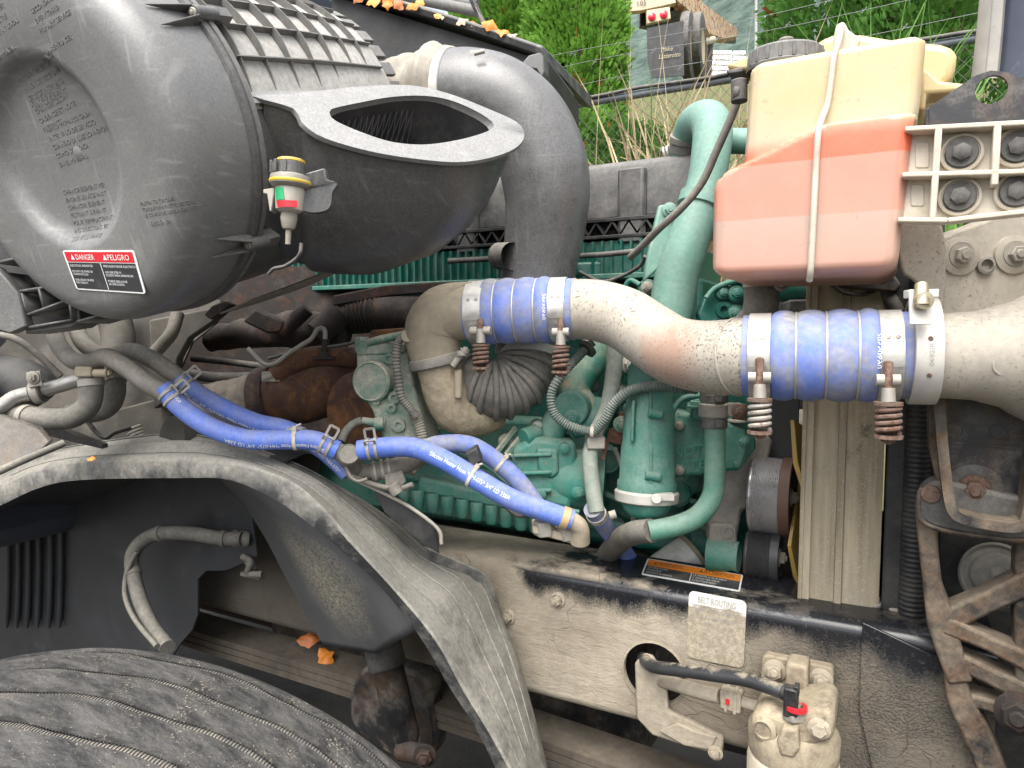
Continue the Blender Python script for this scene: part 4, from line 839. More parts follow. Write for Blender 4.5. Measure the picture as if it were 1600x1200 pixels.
# green coolant tube
ct2 = thing('coolant_tube', 'smooth green metal coolant tube bending from vertical to horizontal above the frame', 'pipe', D(1110, 840, 1.24))
tp = spline(DP([(1117, 655, 1.24), (1117, 690, 1.24), (1117, 735, 1.24), (1113, 775, 1.24), (1092, 805, 1.24), (1058, 821, 1.24), (1015, 830, 1.245)]), 12)
part('tube', MB().tube(tp, 0.0182, 36), M['green_pipe_dark'] if 'green_pipe_dark' in M else mat('smooth_green_paint', (0.035, 0.205, 0.140), 0.42, var=0.08, dust=(0.33, 0.36, 0.30), dust_amt=0.36, up=0.35, dscale=16, dcon=0.5, bump=0.06), ct2, ang=70)
mb = MB(); mb.tube(spline(DP([(1112, 604, 1.24), (1114, 630, 1.24), (1116, 668, 1.24)]), 4), 0.0215, 32); part('rubber_sleeve', mb, M['rubber_dusty'], ct2)
for y in (622, 662):
    mb = MB(); mb.lathe(D(1115, y, 1.24), V(0, 0, 1), [(0.0215, -0.007), (0.0235, -0.006), (0.0235, 0.006), (0.0215, 0.007)], 32); mb.box(D(1122, y, 1.214), c_r*0.006, hf*0.003, c_u*0.006); part('clamp', mb, M['rubber'], ct2)
mb = MB(); mb.lathe(D(1115, 641, 1.24), V(0, 0, 1), [(0.0215, -0.013), (0.026, -0.012), (0.026, 0.012), (0.0215, 0.013)], 32); mb.box(D(1145, 640, 1.23), c_r*0.014, hf*0.006, c_u*0.012); part('p_clamp', mb, M['cast_grey'], ct2, bevel=0.002)
mb = MB(); mb.prism([D(1144, 628, 1.225), D(1168, 632, 1.225), D(1168, 658, 1.225), D(1144, 655, 1.225)], hf*0.005); part('clamp_plate', mb, M['rust_black'], ct2, bevel=0.002)
mb = MB(); mb.bolt(D(1155, 643, 1.224), -hf, 0.009); part('clamp_bolt', mb, M['rust_spring'], ct2)
mb = MB(); mb.tube(spline(DP([(1018, 829, 1.246), (990, 833, 1.28), (968, 845, 1.36), (945, 872, 1.50)]), 8), [0.021, 0.0215, 0.022, 0.022], 32); solo('rubber_coupling', mb, M['rubber_dusty'], 'short dusty black hose on the low end of green tube', 'hose', ang=70)
# grey stained pipe down to the short blue hose
gp_ = spline(DP([(962, 535, 1.36), (958, 590, 1.35), (948, 640, 1.34), (930, 680, 1.33), (922, 715, 1.32), (926, 760, 1.31), (932, 800, 1.30)]), 10)
gp2 = thing('steel_coolant_line', 'slim grey green coolant pipe with rust stains above short blue hose', 'pipe', gp_[-1]-V(0, 0, 0.02))
part('pipe_wall', MB().tube(gp_, [0.0158, 0.0158, 0.0150, 0.0148, 0.0148, 0.015, 0.015], 28), mat('stained_pipe', (0.20, 0.245, 0.205), 0.6, var=0.15, rust=(0.36, 0.19, 0.08), rust_amt=0.24, rscale=14, dust=(0.42, 0.41, 0.35), dust_amt=0.42, up=0.3, bump=0.2), gp2, ang=70)
mb = MB(); mb.box(D(930, 690, 1.32), c_r*0.017, c_u*0.012, hf*0.018); part('pipe_bracket', mb, M['steel_dull'], gp2, bevel=0.003)
for pts in (((945, 690), (952, 682), (950, 700), (944, 720), (938, 716)),):
    mb = MB(); mb.prism([D(*p, 1.315) for p in pts], hf*0.004); part('rust_tab', mb, M['rust'], gp2, bevel=0.001)
mb = MB(); mb.prism([D(*p, 1.335) for p in ((968, 645), (980, 640), (983, 655), (980, 690), (968, 696), (950, 690), (950, 672), (965, 665))], hf*0.006); rb_ = solo('rusty_bracket', mb, M['rust'], 'small rust red plate bracket beside the green canister', 'bracket', bevel=0.002)
mb = MB(); mb.bolt(D(971, 663, 1.332), -hf, 0.011); part('bolt', mb, M['green_mud'], rb_)
# corrugated conduit
def conduit(label, pts, r, m, n=40):
    P = spline(DP(pts), n); L = sum((b-a).length for a, b in zip(P, P[1:])); k = L/0.0052
    mb = MB(); mb.tube(P, lambda t: r*(1+0.09*math.sin(t*k*2*math.pi)), 14); return solo('corrugated_conduit', mb, m, label, 'cable conduit', ang=80), P
M['conduit_green'] = mat('dusty_green_conduit', (0.085, 0.125, 0.105), 0.7, dust=(0.28, 0.29, 0.25), dust_amt=0.45, up=0.3)
conduit('grey green corrugated conduit looping down beside ribbed boot', [(925, 535, 1.33), (905, 556, 1.32), (878, 585, 1.30), (862, 615, 1.30), (866, 645, 1.30), (885, 663, 1.30), (910, 672, 1.30), (928, 674, 1.295)], 0.0085, M['conduit_green'], 60)
conduit('green corrugated conduit arching under the S shaped pipe', [(928, 674, 1.295), (945, 655, 1.28), (960, 630, 1.27), (985, 611, 1.255), (1020, 603, 1.24), (1060, 605, 1.225), (1090, 608, 1.22)], 0.0095, M['conduit_green'], 60)
mb = MB(); mb.lathe(D(926, 673, 1.295), (D(928, 674, 1.295)-D(910, 672, 1.30)), [(0.010, -0.004), (0.0125, -0.003), (0.0125, 0.003), (0.010, 0.004)], 20); solo('cable_tie', mb, M['tie'], 'grey cable tie where the two corrugated conduits meet', 'cable tie')
mb = MB(); mb.lathe(D(918, 545, 1.325), (D(925, 535, 1.33)-D(905, 556, 1.32)), [(0.010, -0.005), (0.018, -0.004), (0.018, 0.004), (0.010, 0.005)], 20); solo('cable_tie', mb, M['rubber'], 'black strap holding conduit to rust stained elbow', 'cable tie')
# tall green crossover pipe
cx = thing('crossover_pipe', 'tall pale green coolant pipe with hooked top rising before the valve cover', 'pipe', D(1040, 560, 1.36))
cp_ = spline(DP([(1074, 242, 1.52), (1078, 215, 1.50), (1088, 193, 1.46), (1106, 188, 1.41), (1113, 206, 1.375), (1110, 245, 1.36), (1103, 285, 1.355), (1086, 345, 1.35), (1068, 400, 1.35), (1056, 440, 1.355), (1046, 500, 1.36), (1036, 570, 1.37)]), 12)
part('pipe_wall', MB().tube(cp_, [0.036, 0.037, 0.038, 0.039, 0.038, 0.037, 0.036, 0.038, 0.041, 0.042, 0.042, 0.042], 44), M['green_pipe'], cx, ang=70)
c = cp_[78]; ax = (cp_[80]-cp_[76]).normalized(); mb = MB(); mb.lathe(c, ax, [(0.037, -0.013), (0.0425, -0.011), (0.0425, 0.012), (0.038, 0.014)], 44); part('joint_collar', mb, M['green_pipe'], cx)
c = cp_[8]; ax = (cp_[10]-cp_[6]).normalized(); mb = MB(); mb.lathe(c, ax, [(0.036, -0.018), (0.0395, -0.017), (0.0395, 0.0), (0.0415, 0.002), (0.0415, 0.014), (0.037, 0.016)], 44); part('hose_cuff', mb, M['rubber_dusty'], cx)
mb = MB(); mb.prism([D(*p, 1.375) for p in ((1030, 320), (1056, 318), (1054, 350), (1030, 420), (1006, 440), (1012, 400))], hf*0.02); o = part('mount_flange', mb, M['green_pipe'], cx, bevel=0.004)
mb = MB(); mb.bolt(D(1046, 328, 1.37), -hf, 0.010); part('flange_bolt', mb, M['green_pipe'], o)
mb = MB(); mb.cyl(D(1085, 218, 1.48), D(1175, 222, 1.30), 0.0235, 24); solo('crossover_tube', MB().tube([D(1120, 220, 1.42), D(1180, 221, 1.40), D(1240, 222, 1.38)], 0.025, 24), M['green_pipe'], 'short level green pipe running behind the coolant tank', 'pipe')
mb = MB(); mb.spring(D(1037, 240, 1.56), D(1060, 232, 1.54), 0.012, 0.003, 4); solo('coil_spring', mb, M['steel'], 'small bright coil spring on top of valve cover', 'spring')
# black cable from tank
mb = MB(); P = spline(DP([(1156, 118, 1.16), (1154, 150, 1.16), (1144, 180, 1.17), (1120, 235, 1.19), (1097, 285, 1.21), (1065, 325, 1.23), (1030, 357, 1.27), (1000, 388, 1.32), (985, 402, 1.36)]), 10); mb.tube(P, 0.0068, 14); solo('overflow_hose', mb, M['rubber_dusty'], 'long thin black hose slanting from the coolant tank neck over green pipe', 'hose', ang=70)
# round bracket with bolts behind speckled pipe
rbk = thing('fan_support_bracket', 'round edged dark green bracket with several bolts below coolant tank', 'bracket', D(1150, 510, 1.30))
arcp = [(1098, 512), (1092, 490), (1100, 468), (1118, 450), (1145, 440), (1180, 437), (1215, 437), (1215, 512)]
mb = MB(); mb.prism([D(*p, 1.33) for p in arcp], hf*0.03); part('plate', mb, M['green_dark'], rbk, bevel=0.003)
mb = MB(); mb.tube(spline(DP([(1103, 466, 1.315), (1118, 450, 1.315), (1145, 440, 1.315), (1180, 436, 1.315), (1225, 436, 1.315)]), 6), 0.005, 10); part('rim', mb, M['green'], rbk)
for (x, y, r_) in ((1129, 457, 0.008), (1150, 458, 0.010), (1148, 489, 0.008)):
    mb = MB(); mb.lathe(D(x, y, 1.328), -hf, [(r_*2, -0.01), (r_*1.9, 0.006), (r_*1.6, 0.007), (0.0001, 0.007)], 24); o = part('boss', mb, M['green_dark'], rbk); mb = MB(); mb.bolt(D(x, y, 1.320), -hf, r_); part('bolt', mb, M['green'], o)
mb = MB(); mb.lathe(D(1130, 484, 1.328), -hf, [(0.016, -0.01), (0.015, 0.006), (0.007, 0.0065), (0.0065, -0.005), (0.0001, -0.005)], 24); part('hole_boss', mb, M['green_dark'], rbk)
mb = MB(); mb.tube([D(1205, 455, 1.30), D(1240, 454, 1.30), D(1285, 453, 1.29)], 0.020, 24); solo('lower_crossover_tube', mb, M['green_dark'], 'dull green level pipe just under the coolant tank', 'pipe')
# rubber hose under the tank
th_ = thing('tank_outlet_hose', 'thick black rubber hose with steel clamp under the coolant tank', 'hose', D(1190, 510, 1.12))
part('hose_wall', MB().tube(spline(DP([(1190, 430, 1.14), (1190, 455, 1.14), (1188, 485, 1.145), (1178, 510, 1.17), (1150, 540, 1.25)]), 8), [0.027, 0.027, 0.028, 0.033, 0.036], 36), M['rubber_dusty'], th_, ang=70)
mb = MB(); mb.lathe(D(1190, 440, 1.14), V(0, 0, 1), [(0.0272, -0.0095), (0.029, -0.009), (0.029, 0.009), (0.0272, 0.0095)], 36); part('clamp_band', mb, M['steel'], th_)
mb = MB(); mb.lathe(D(1220, 443, 1.115), -hf, [(0.0125, -0.02), (0.0125, 0.004), (0.010, 0.006), (0.008, 0.006), (0.0075, 0.003), (0.0001, 0.003)], 24); o = part('clamp_screw', mb, M['steel_dull'], th_); mb = MB(); mb.bolt(D(1220, 443, 1.113), -hf, 0.006, False); part('screw_hex', mb, M['steel'], o)
# ------------------------------------------------------------------ turbocharger side
tu = thing('turbo_actuator', 'mud splashed green turbo actuator box with round plug', 'actuator', D(610, 690, 1.34))
mb = MB(); P = [D(*p) for p in ((556, 549, 1.36), (604, 535, 1.36), (612, 560, 1.36), (612, 640, 1.36), (596, 684, 1.36), (582, 640, 1.36), (557, 600, 1.36))]
mb.prism([D(*p, 1.35) for p in ((556, 549), (636, 541), (645, 600), (655, 640), (668, 690), (598, 690), (580, 640), (557, 605))], hf*0.085+c_r*0.02)
part('case', mb, M['green_mud'], tu, bevel=0.006, bseg=3)
mb = MB(); mb.prism([D(*p, 1.346) for p in ((553, 545), (604, 533), (640, 538), (632, 553), (558, 556))], hf*0.07); part('lid', mb, M['green_mud'], tu, bevel=0.004)
nn = (-hf*0.9-c_r*0.3).normalized()
mb = MB(); mb.lathe(D(582, 596, 1.346), nn, [(0.040, -0.02), (0.040, 0.006), (0.036, 0.010), (0.034, 0.008), (0.0001, 0.010)], 40); o = part('round_plug', mb, M['green_mud'], tu)
for (x, y, r_) in ((575, 566, 0.006), (608, 560, 0.008), (616, 621, 0.009), (612, 637, 0.007), (588, 626, 0.006), (623, 664, 0.010)):
    mb = MB(); mb.lathe(D(x, y, 1.346), -hf, [(r_*1.3, -0.01), (r_*1.3, 0.005), (r_*0.6, 0.0055), (r_*0.5, 0.001), (0.0001, 0.001)], 18); part('screw_boss', mb, M['green_mud'], tu)
mb = MB(); mb.prism([D(*p, 1.42) for p in ((640, 545), (668, 562), (676, 640), (700, 668), (668, 684), (650, 640))], hf*0.06); part('gear_case', mb, M['green_mud'], tu, bevel=0.005)
mb = MB(); mb.cyl(D(566, 532, 1.35), D(566, 548, 1.355), 0.014, 20); mb.bolt(D(566, 533, 1.35), V(0, 0, 1), 0.013, False, 0.008, False); part('inlet_fitting', mb, M['green_mud'], tu)
mb = MB(); mb.tube(spline(DP([(572, 537, 1.35), (595, 530, 1.34), (625, 524, 1.335), (640, 519, 1.33)]), 6), 0.0075, 14); part('feed_line', mb, M['green_mud'], tu)
mb = MB(); mb.tube(spline(DP([(600, 662, 1.34), (582, 660, 1.335), (566, 657, 1.335)]), 6), [0.011, 0.008, 0.007], 16); mb.cyl(D(586, 663, 1.335), D(600, 662, 1.335), 0.013); part('return_fitting', mb, M['green_mud'], tu)
mb = MB(); mb.tube(spline(DP([(566, 657, 1.335), (552, 663, 1.335), (540, 675, 1.33), (533, 690, 1.32)]), 6), 0.008, 14); part('return_hose', mb, M['rubber_dusty'], tu)
conduit('brown corrugated wire sleeve running down the actuator box', [(633, 526, 1.31), (622, 535, 1.31), (619, 560, 1.31), (622, 590, 1.31), (627, 620, 1.31), (640, 638, 1.31), (650, 652, 1.31)], 0.0075, mat('dusty_brown_conduit', (0.10, 0.095, 0.08), 0.7, dust=(0.28, 0.26, 0.22), dust_amt=0.45, up=0.3), 40)
conduit('pale dusty corrugated sleeve bending down behind the blue hose', [(645, 645, 1.33), (655, 665, 1.33), (660, 690, 1.33), (656, 715, 1.33), (640, 738, 1.31)], 0.0105, mat('dusty_tan_conduit', (0.22, 0.20, 0.16), 0.8, dust=(0.36, 0.33, 0.27), dust_amt=0.45, up=0.3), 40)
# turbine / exhaust
ex = thing('exhaust_elbow', 'thick rust brown exhaust elbow with wrapped pipe end', 'exhaust pipe', D(480, 670, 1.5))
rp = spline(DP([(585, 590, 1.56), (545, 592, 1.54), (505, 603, 1.52), (468, 613, 1.51), (436, 618, 1.51), (408, 622, 1.52)]), 10)
part('elbow', MB().tube(rp, [0.060, 0.062, 0.068, 0.068, 0.062, 0.058], 44).jitter(0.0012, 60), M['rust'], ex, ang=70)
mb = MB(); mb.tube(spline(DP([(430, 585, 1.46), (470, 562, 1.46), (510, 556, 1.47), (556, 560, 1.48)]), 6), 0.022, 16); part('upper_web', mb, M['rust'], ex, ang=70)
c = rp[-6]; ax = (rp[-1]-rp[-10]).normalized(); mb = MB(); mb.lathe(c, ax, [(0.062, -0.02), (0.066, -0.018), (0.066, 0.018), (0.062, 0.02)], 40); part('band_clamp', mb, M['rust_dark'], ex)
mb = MB(); mb.cyl(D(412, 592, 1.45), D(442, 580, 1.45), 0.008); mb.box(D(425, 588, 1.455), c_r*0.018, c_u*0.010, hf*0.01); part('clamp_bolt', mb, M['steel_dull'], ex)
mb = MB(); mb.tube(spline(DP([(415, 622, 1.52), (380, 634, 1.54), (340, 640, 1.57), (300, 640, 1.62)]), 10), [0.060, 0.064, 0.062, 0.055], 36).jitter(0.003, 60); part('heat_wrap', mb, M['foil'], ex, ang=80)
mb = MB(); mb.cyl(D(507, 562, 1.44), D(507, 558, 1.44), 0.022); mb.bolt(D(507, 560, 1.44), V(0, 0, 1), 0.011, False, 0.012); mb.cyl(D(507, 556, 1.44), D(509, 530, 1.44), 0.007); part('sensor_boss', mb, M['rust_dark'], ex)
mb = MB(); mb.tube(spline(DP([(508, 535, 1.44), (507, 516, 1.44), (497, 514, 1.44), (486, 530, 1.44), (470, 540, 1.44), (450, 553, 1.44), (430, 568, 1.44), (412, 568, 1.45), (388, 545, 1.47)]), 6), 0.005, 10); solo('sensor_line', mb, M['steel_dull'], 'thin bent steel line looping above rusty exhaust elbow', 'pipe', ang=70)
mb = MB(); mb.lathe(D(563, 640, 1.43), (-hf-c_r*0.3).normalized(), [(0.075, -0.05), (0.078, 0), (0.07, 0.006), (0.0001, 0.006)], 40); part('turbine_flange', mb, M['rust'], ex)
mf = thing('exhaust_manifold', 'dark rusty exhaust manifold deep under air filter', 'exhaust manifold', D(480, 560, 1.66))
mb = MB(); mb.tube(spline(DP([(330, 530, 1.75), (400, 520, 1.70), (470, 515, 1.66), (540, 520, 1.64)]), 8), [0.03, 0.036, 0.045, 0.045], 32).jitter(0.006, 26); part('log', mb, M['rust_dark'], mf, ang=70)
mb = MB(); mb.tube(spline(DP([(540, 495, 1.66), (600, 490, 1.64), (680, 492, 1.62), (760, 500, 1.60)]), 30), lambda t: 0.040+(0.004*math.sin(t*200) if 0.05 < t < 0.3 else 0), 28); part('bellows_pipe', mb, M['rust_dark'], mf, ang=70)
mb = MB(); mb.cyl(D(440, 520, 1.58), D(480, 482, 1.58), 0.018); part('stud_tube', mb, M['rust_dark'], mf)
mb = MB(); mb.cyl(D(496, 522, 1.56), D(530, 490, 1.58), 0.030, 24); part('runner', mb, M['rust_dark'], mf)
mb = MB(); mb.prism([D(*p, 1.56) for p in ((378, 502), (398, 482), (445, 502), (440, 520), (418, 522))], hf*0.05); part('lifting_bracket', mb, M['rust_dark'], mf, bevel=0.006)
mb = MB(); mb.prism([D(*p, 1.40) for p in ((578, 516), (630, 512), (638, 528), (580, 540))], hf*0.06); part('red_flange', mb, M['rust'], mf, bevel=0.004)
# oil filter
of = thing('oil_filter', 'white painted spin on oil filter canister tucked behind frame rail', 'oil filter', D(1060, 930, 1.34))
a0 = D(1083, 868, 1.52); ax = (D(1000, 930, 1.50)-a0).normalized()
mb = MB(); mb.lathe(a0, ax, [(0.0001, -0.002), (0.044, -0.002), (0.050, 0.002), (0.052, 0.16), (0.045, 0.17), (0.0001, 0.17)], 40); part('canister', mb, M['white_can'], of)
mb = MB(); mb.lathe(a0, ax, [(0.049, -0.006), (0.054, -0.004), (0.054, 0.003), (0.051, 0.005)], 40); part('seam', mb, mat('dirty_seam', (0.25, 0.22, 0.15), 0.7), of)
# alternator bracket, pulleys, fan
br = thing('accessory_bracket', 'dirty grey cast bracket carrying the belt pulleys', 'bracket', D(1150, 860, 1.4))
mb = MB(); mb.prism([D(*p, 1.38) for p in ((1112, 730), (1148, 715), (1170, 690), (1195, 672), (1210, 690), (1196, 740), (1182, 790), (1160, 800), (1152, 850), (1118, 856), (1110, 820), (1104, 790))], hf*0.06); part('arm', mb, M['cast_grey'], br, bevel=0.008)
mb = MB(); mb.prism([D(*p, 1.37) for p in ((1110, 818), (1150, 818), (1154, 850), (1120, 856), (1108, 845))], hf*0.03); o = part('foot', mb, M['cast_grey'], br, bevel=0.006)
mb = MB(); mb.lathe(D(1137, 832, 1.37), -hf, [(0.015, -0.005), (0.014, 0.003), (0.010, 0.004), (0.009, -0.004), (0.0001, -0.004)], 24); part('bolt_hole', mb, M['cast_grey'], o)
mb = MB(); mb.prism([D(*p, 1.40) for p in ((1140, 700), (1172, 660), (1185, 665), (1160, 735), (1140, 740))], hf*0.02); part('web', mb, M['steel_dull'], br, bevel=0.002)
mb = MB(); mb.cyl(D(1186, 700, 1.40), D(1176, 745, 1.40), 0.009); mb.bolt(D(1175, 746, 1.40), -V(0, 0, 1), 0.011); part('adjuster_bolt', mb, M['rust_dark'], br)
def pulley(name, label, px, py, d, r, w_, face, groove, mrim):
    c = D(px, py, d); X = V(1, 0, 0); t = thing(name, label, 'pulley', c-V(0, 0, r), 'belt pulleys')
    pr = [(r*0.3, -w_/2), (r*0.97, -w_/2), (r, -w_/2+0.003)]
    n = groove
    for i in range(n):
        a = -w_/2+0.006+(w_*0.74-0.006)*i/n; b = (w_*0.74-0.006)/n
        pr += [(r, a), (r-0.0012, a+b*0.5)]
    part('grooved_face', MB().lathe(c, X, pr+[(r, w_*0.24)], 56), face, t, ang=20)
    part('rim', MB().lathe(c, X, [(r, w_*0.24), (r+0.002, w_*0.26), (r+0.002, w_*0.5), (r*0.93, w_*0.52), (r*0.88, w_*0.3), (r*0.3, w_*0.3), (r*0.28, w_*0.45), (0.0001, w_*0.45)], 56), mrim, t)
    mb = MB(); mb.bolt(c+X*(w_*0.45), X, 0.012); part('hub_bolt', mb, M['steel_dull'], t)
    return t
pulley('drive_pulley', 'large polished ribbed pulley with brown rim beside radiator', 1207, 775, 1.38, 0.075, 0.075, M['pulley'], 16, M['pulley_rim'])
PUL = pulley('idler_pulley', 'small black belt covered idler pulley above frame rail', 1193, 868, 1.36, 0.046, 0.062, M['belt'], 12, M['belt'])
mb = MB(); mb.lathe(D(1165, 872, 1.36), V(1, 0, 0), [(0.036, -0.07), (0.034, -0.045), (0.028, -0.025), (0.030, -0.012)], 28); part('arm_base', mb, M['green'], PUL)
# fan
fh = V(-0.128, 1.72, 1.15)
fan = thing('cooling_fan', 'yellow plastic engine cooling fan beside the radiator', 'fan', fh-V(0, 0, 0.4))
mb = MB(); mb.lathe(fh, V(1, 0, 0), [(0.0001, -0.05), (0.08, -0.05), (0.085, 0.03), (0.0001, 0.03)], 28); part('hub', mb, M['cast_grey'], fan)
for i in range(11):
    a = 2*math.pi*(i/11)+0.22; rd = V(0, math.cos(a), math.sin(a)); tn_ = V(0, -math.sin(a), math.cos(a)); rg = []
    for k in range(6):
        r_ = 0.08+0.32*k/5; w_ = 0.045+0.03*k/5; tw = R(24-12*k/5); dr = (tn_*math.cos(tw)+V(1, 0, 0)*math.sin(tw)); nb = dr.cross(rd)
        rg.append([fh+rd*r_-dr*w_+nb*0.003, fh+rd*r_+nb*0.012, fh+rd*r_+dr*w_+nb*0.003, fh+rd*r_+dr*w_-nb*0.003, fh+rd*r_+nb*0.004, fh+rd*r_-dr*w_-nb*0.003])
    part('blade', MB().rings(rg), M['fan_yellow'], fan, ang=50)

# loose wiring, small bolts and lines that crowd the bay
WR = [('thin black wire looping above the rusty gasket strip', [(905, 425, 1.5), (940, 440, 1.48), (975, 430, 1.46), (1000, 415, 1.42), (1008, 400, 1.40)], 0.004, 'rubber'),
      ('black wire harness running along the cylinder head', [(700, 408, 1.52), (780, 404, 1.51), (860, 402, 1.5), (940, 398, 1.5), (1000, 392, 1.46)], 0.006, 'rubber'),
      ('dark wire hanging between manifold and actuator box', [(420, 560, 1.5), (470, 548, 1.48), (530, 540, 1.42), (566, 532, 1.37)], 0.0035, 'rubber'),
      ('thin green fuel line following the block side', [(700, 700, 1.46), (760, 728, 1.42), (800, 760, 1.38), (850, 790, 1.33), (905, 800, 1.32)], 0.0045, 'green'),
      ('slim grey line behind the ribbed canister', [(960, 700, 1.40), (975, 740, 1.38), (990, 800, 1.38), (985, 840, 1.4)], 0.005, 'steel_dull'),
      ('green braided line bent beside the pump housing', [(1000, 445, 1.36), (985, 438, 1.37), (978, 450, 1.38), (990, 470, 1.40)], 0.005, 'green'),
      ('black cable drooping beneath the dusty hose', [(780, 780, 1.36), (800, 800, 1.33), (815, 806, 1.32), (832, 800, 1.30)], 0.0045, 'rubber'),
      ('dark line along the shadowed bulkhead', [(300, 560, 1.7), (360, 566, 1.68), (420, 575, 1.64), (450, 590, 1.62)], 0.008, 'rubber')]
for lb_, pts, r_, mm in WR:
    solo('wire', MB().tube(spline(DP(pts), 8), r_, 10), M[mm], lb_, 'cable', ang=70)
rb2 = random.Random(5)
for (x, y, d, r_, mm) in [(840+i*17, 667+i*2, 1.39, 0.007, 'green') for i in range(3)]+[(955+i*9, 560+i*26, 1.46, 0.008, 'green') for i in range(6)]+[(1062, 665, 1.322, 0.006, 'green'), (1062, 735, 1.322, 0.006, 'green'), (1160, 690, 1.335, 0.008, 'green'), (1150, 725, 1.335, 0.007, 'green'), (1000, 500, 1.44, 0.009, 'green'), (1020, 590, 1.40, 0.008, 'green'), (975, 520, 1.48, 0.008, 'green'), (790, 690, 1.40, 0.008, 'green_mud'), (905, 770, 1.35, 0.008, 'green'), (925, 735, 1.37, 0.008, 'green'), (655, 600, 1.41, 0.007, 'green_mud'), (662, 650, 1.41, 0.007, 'green_mud')]:
    o = part('bolt_boss', MB().lathe(D(x, y, d), -hf, [(r_*1.9, -0.03), (r_*1.9, -0.001), (r_*1.6, 0.001), (0.001, 0.001)], 18), M[mm], en); part('bolt', MB().bolt(D(x, y, d-0.002), -hf, r_), M[mm if rb2.random() < 0.6 else 'steel_dull'], o)
for i, (a, b_) in enumerate((((950, 580), (1000, 560)), ((955, 640), (985, 600)), ((1070, 600), (1160, 615)), ((1075, 780), (1110, 790)), ((1062, 800), (1108, 830)), ((945, 770), (985, 790)))):
    part('casting_rib', MB().bar(D(*a, 1.47), D(*b_, 1.47), 0.04, 0.010, c_u), M['green'], en, bevel=0.003)
for i, (x, y, r_) in enumerate(((1060, 770, 0.03), (1085, 755, 0.022), (1100, 800, 0.026), (950, 720, 0.028), (985, 640, 0.026))):
    part('core_plug', MB().lathe(D(x, y, 1.46), -hf, [(r_, -0.06), (r_, 0.0), (r_*0.85, 0.004), (r_*0.8, -0.002), (0.0001, -0.003)], 28), M['green'], en)
# ------------------------------------------------------------------ custom materials
def node_mat(name):
    m = bpy.data.materials.new(name); m.use_nodes = True; t = m.node_tree; return m, t, t.nodes, t.links, t.nodes['Principled BSDF']
class G:     # tiny node-graph helper
    def __init__(s, t): s.t = t; s.N = t.nodes; s.L = t.links; s.tc = s.N.new('ShaderNodeTexCoord')
    def put(s, sock, v):
        if isinstance(v, (int, float)): sock.default_value = v
        elif isinstance(v, tuple): sock.default_value = v if len(v) == len(sock.default_value) else (*v, 1)
        else: s.L.new(v, sock)
    def math(s, op, a, b=0.0, c=0.0, clamp=False):
        n = s.N.new('ShaderNodeMath'); n.operation = op; n.use_clamp = clamp
        for i, v in enumerate((a, b, c)): s.put(n.inputs[i], v)
        return n.outputs[0]
    def noise(s, sc, det=6, ro=0.6, vec=None, dist=0.0, scale3=None):
        v = vec or s.tc.outputs['Object']
        if scale3:
            mp = s.N.new('ShaderNodeMapping'); mp.inputs['Scale'].default_value = scale3; s.L.new(v, mp.inputs[0]); v = mp.outputs[0]
        n = s.N.new('ShaderNodeTexNoise'); n.inputs['Scale'].default_value = sc; n.inputs['Detail'].default_value = det; n.inputs['Roughness'].default_value = ro; n.inputs['Distortion'].default_value = dist
        s.L.new(v, n.inputs['Vector']); return n.outputs['Fac']
    def vor(s, sc, feature='F1', vec=None):
        n = s.N.new('ShaderNodeTexVoronoi'); n.feature = feature; n.inputs['Scale'].default_value = sc; s.L.new(vec or s.tc.outputs['Object'], n.inputs['Vector']); return n.outputs['Distance']
    def rng(s, x, a, b, lo=0.0, hi=1.0, smooth=False):
        n = s.N.new('ShaderNodeMapRange'); n.interpolation_type = 'SMOOTHSTEP' if smooth else 'LINEAR'
        for i, v in enumerate((x, a, b, lo, hi)): s.put(n.inputs[i], v)
        return n.outputs[0]
    def mix(s, f, a, b):
        n = s.N.new('ShaderNodeMix'); n.data_type = 'RGBA'; s.put(n.inputs[0], f); s.put(n.inputs[6], a); s.put(n.inputs[7], b); return n.outputs[2]
    def xyz(s, v=None):
        n = s.N.new('ShaderNodeSeparateXYZ'); s.L.new(v or s.tc.outputs['Object'], n.inputs[0]); return n.outputs
    def bump(s, h, st, dist=0.002):
        n = s.N.new('ShaderNodeBump'); n.inputs['Strength'].default_value = st; n.inputs['Distance'].default_value = dist; s.L.new(h, n.inputs['Height']); return n.outputs[0]
def plate_hole(mb, outer, c, r, th, n=64, ell=(None, None)):
    # outer: closed loop (list of points), hole: circle about c spanned by ell vectors; extruded by th (vector)
    ex_, ey_ = ell; hole = [c+ex_*(r*math.cos(2*math.pi*k/n))+ey_*(r*math.sin(2*math.pi*k/n)) for k in range(n)]
    out = []
    for h in hole:      # radial hit on the outer loop
        d = (h-c); best = None; m = len(outer)
        dx, dy = d.dot(ex_), d.dot(ey_)
        for i in range(m):
            a = outer[i]-c; b = outer[(i+1) % m]-c; ax, ay, bx, by = a.dot(ex_), a.dot(ey_), b.dot(ex_), b.dot(ey_)
            den = dx*(by-ay)-dy*(bx-ax)
            if abs(den) < 1e-12: continue
            t = (ax*(by-ay)-ay*(bx-ax))/den; u = (ax*dy-ay*dx)/den
            if t > 0 and -1e-6 <= u <= 1+1e-6 and (best is None or t < best): best = t
        out.append(c+d*(best or 1))
    # add the true corners by snapping
    for o_ in outer:
        k = min(range(n), key=lambda i: (out[i]-o_).length); out[k] = o_.copy()
    mb.rings([out, [p+th for p in out], [p+th for p in hole], hole, out], True, (False, False)); return mb
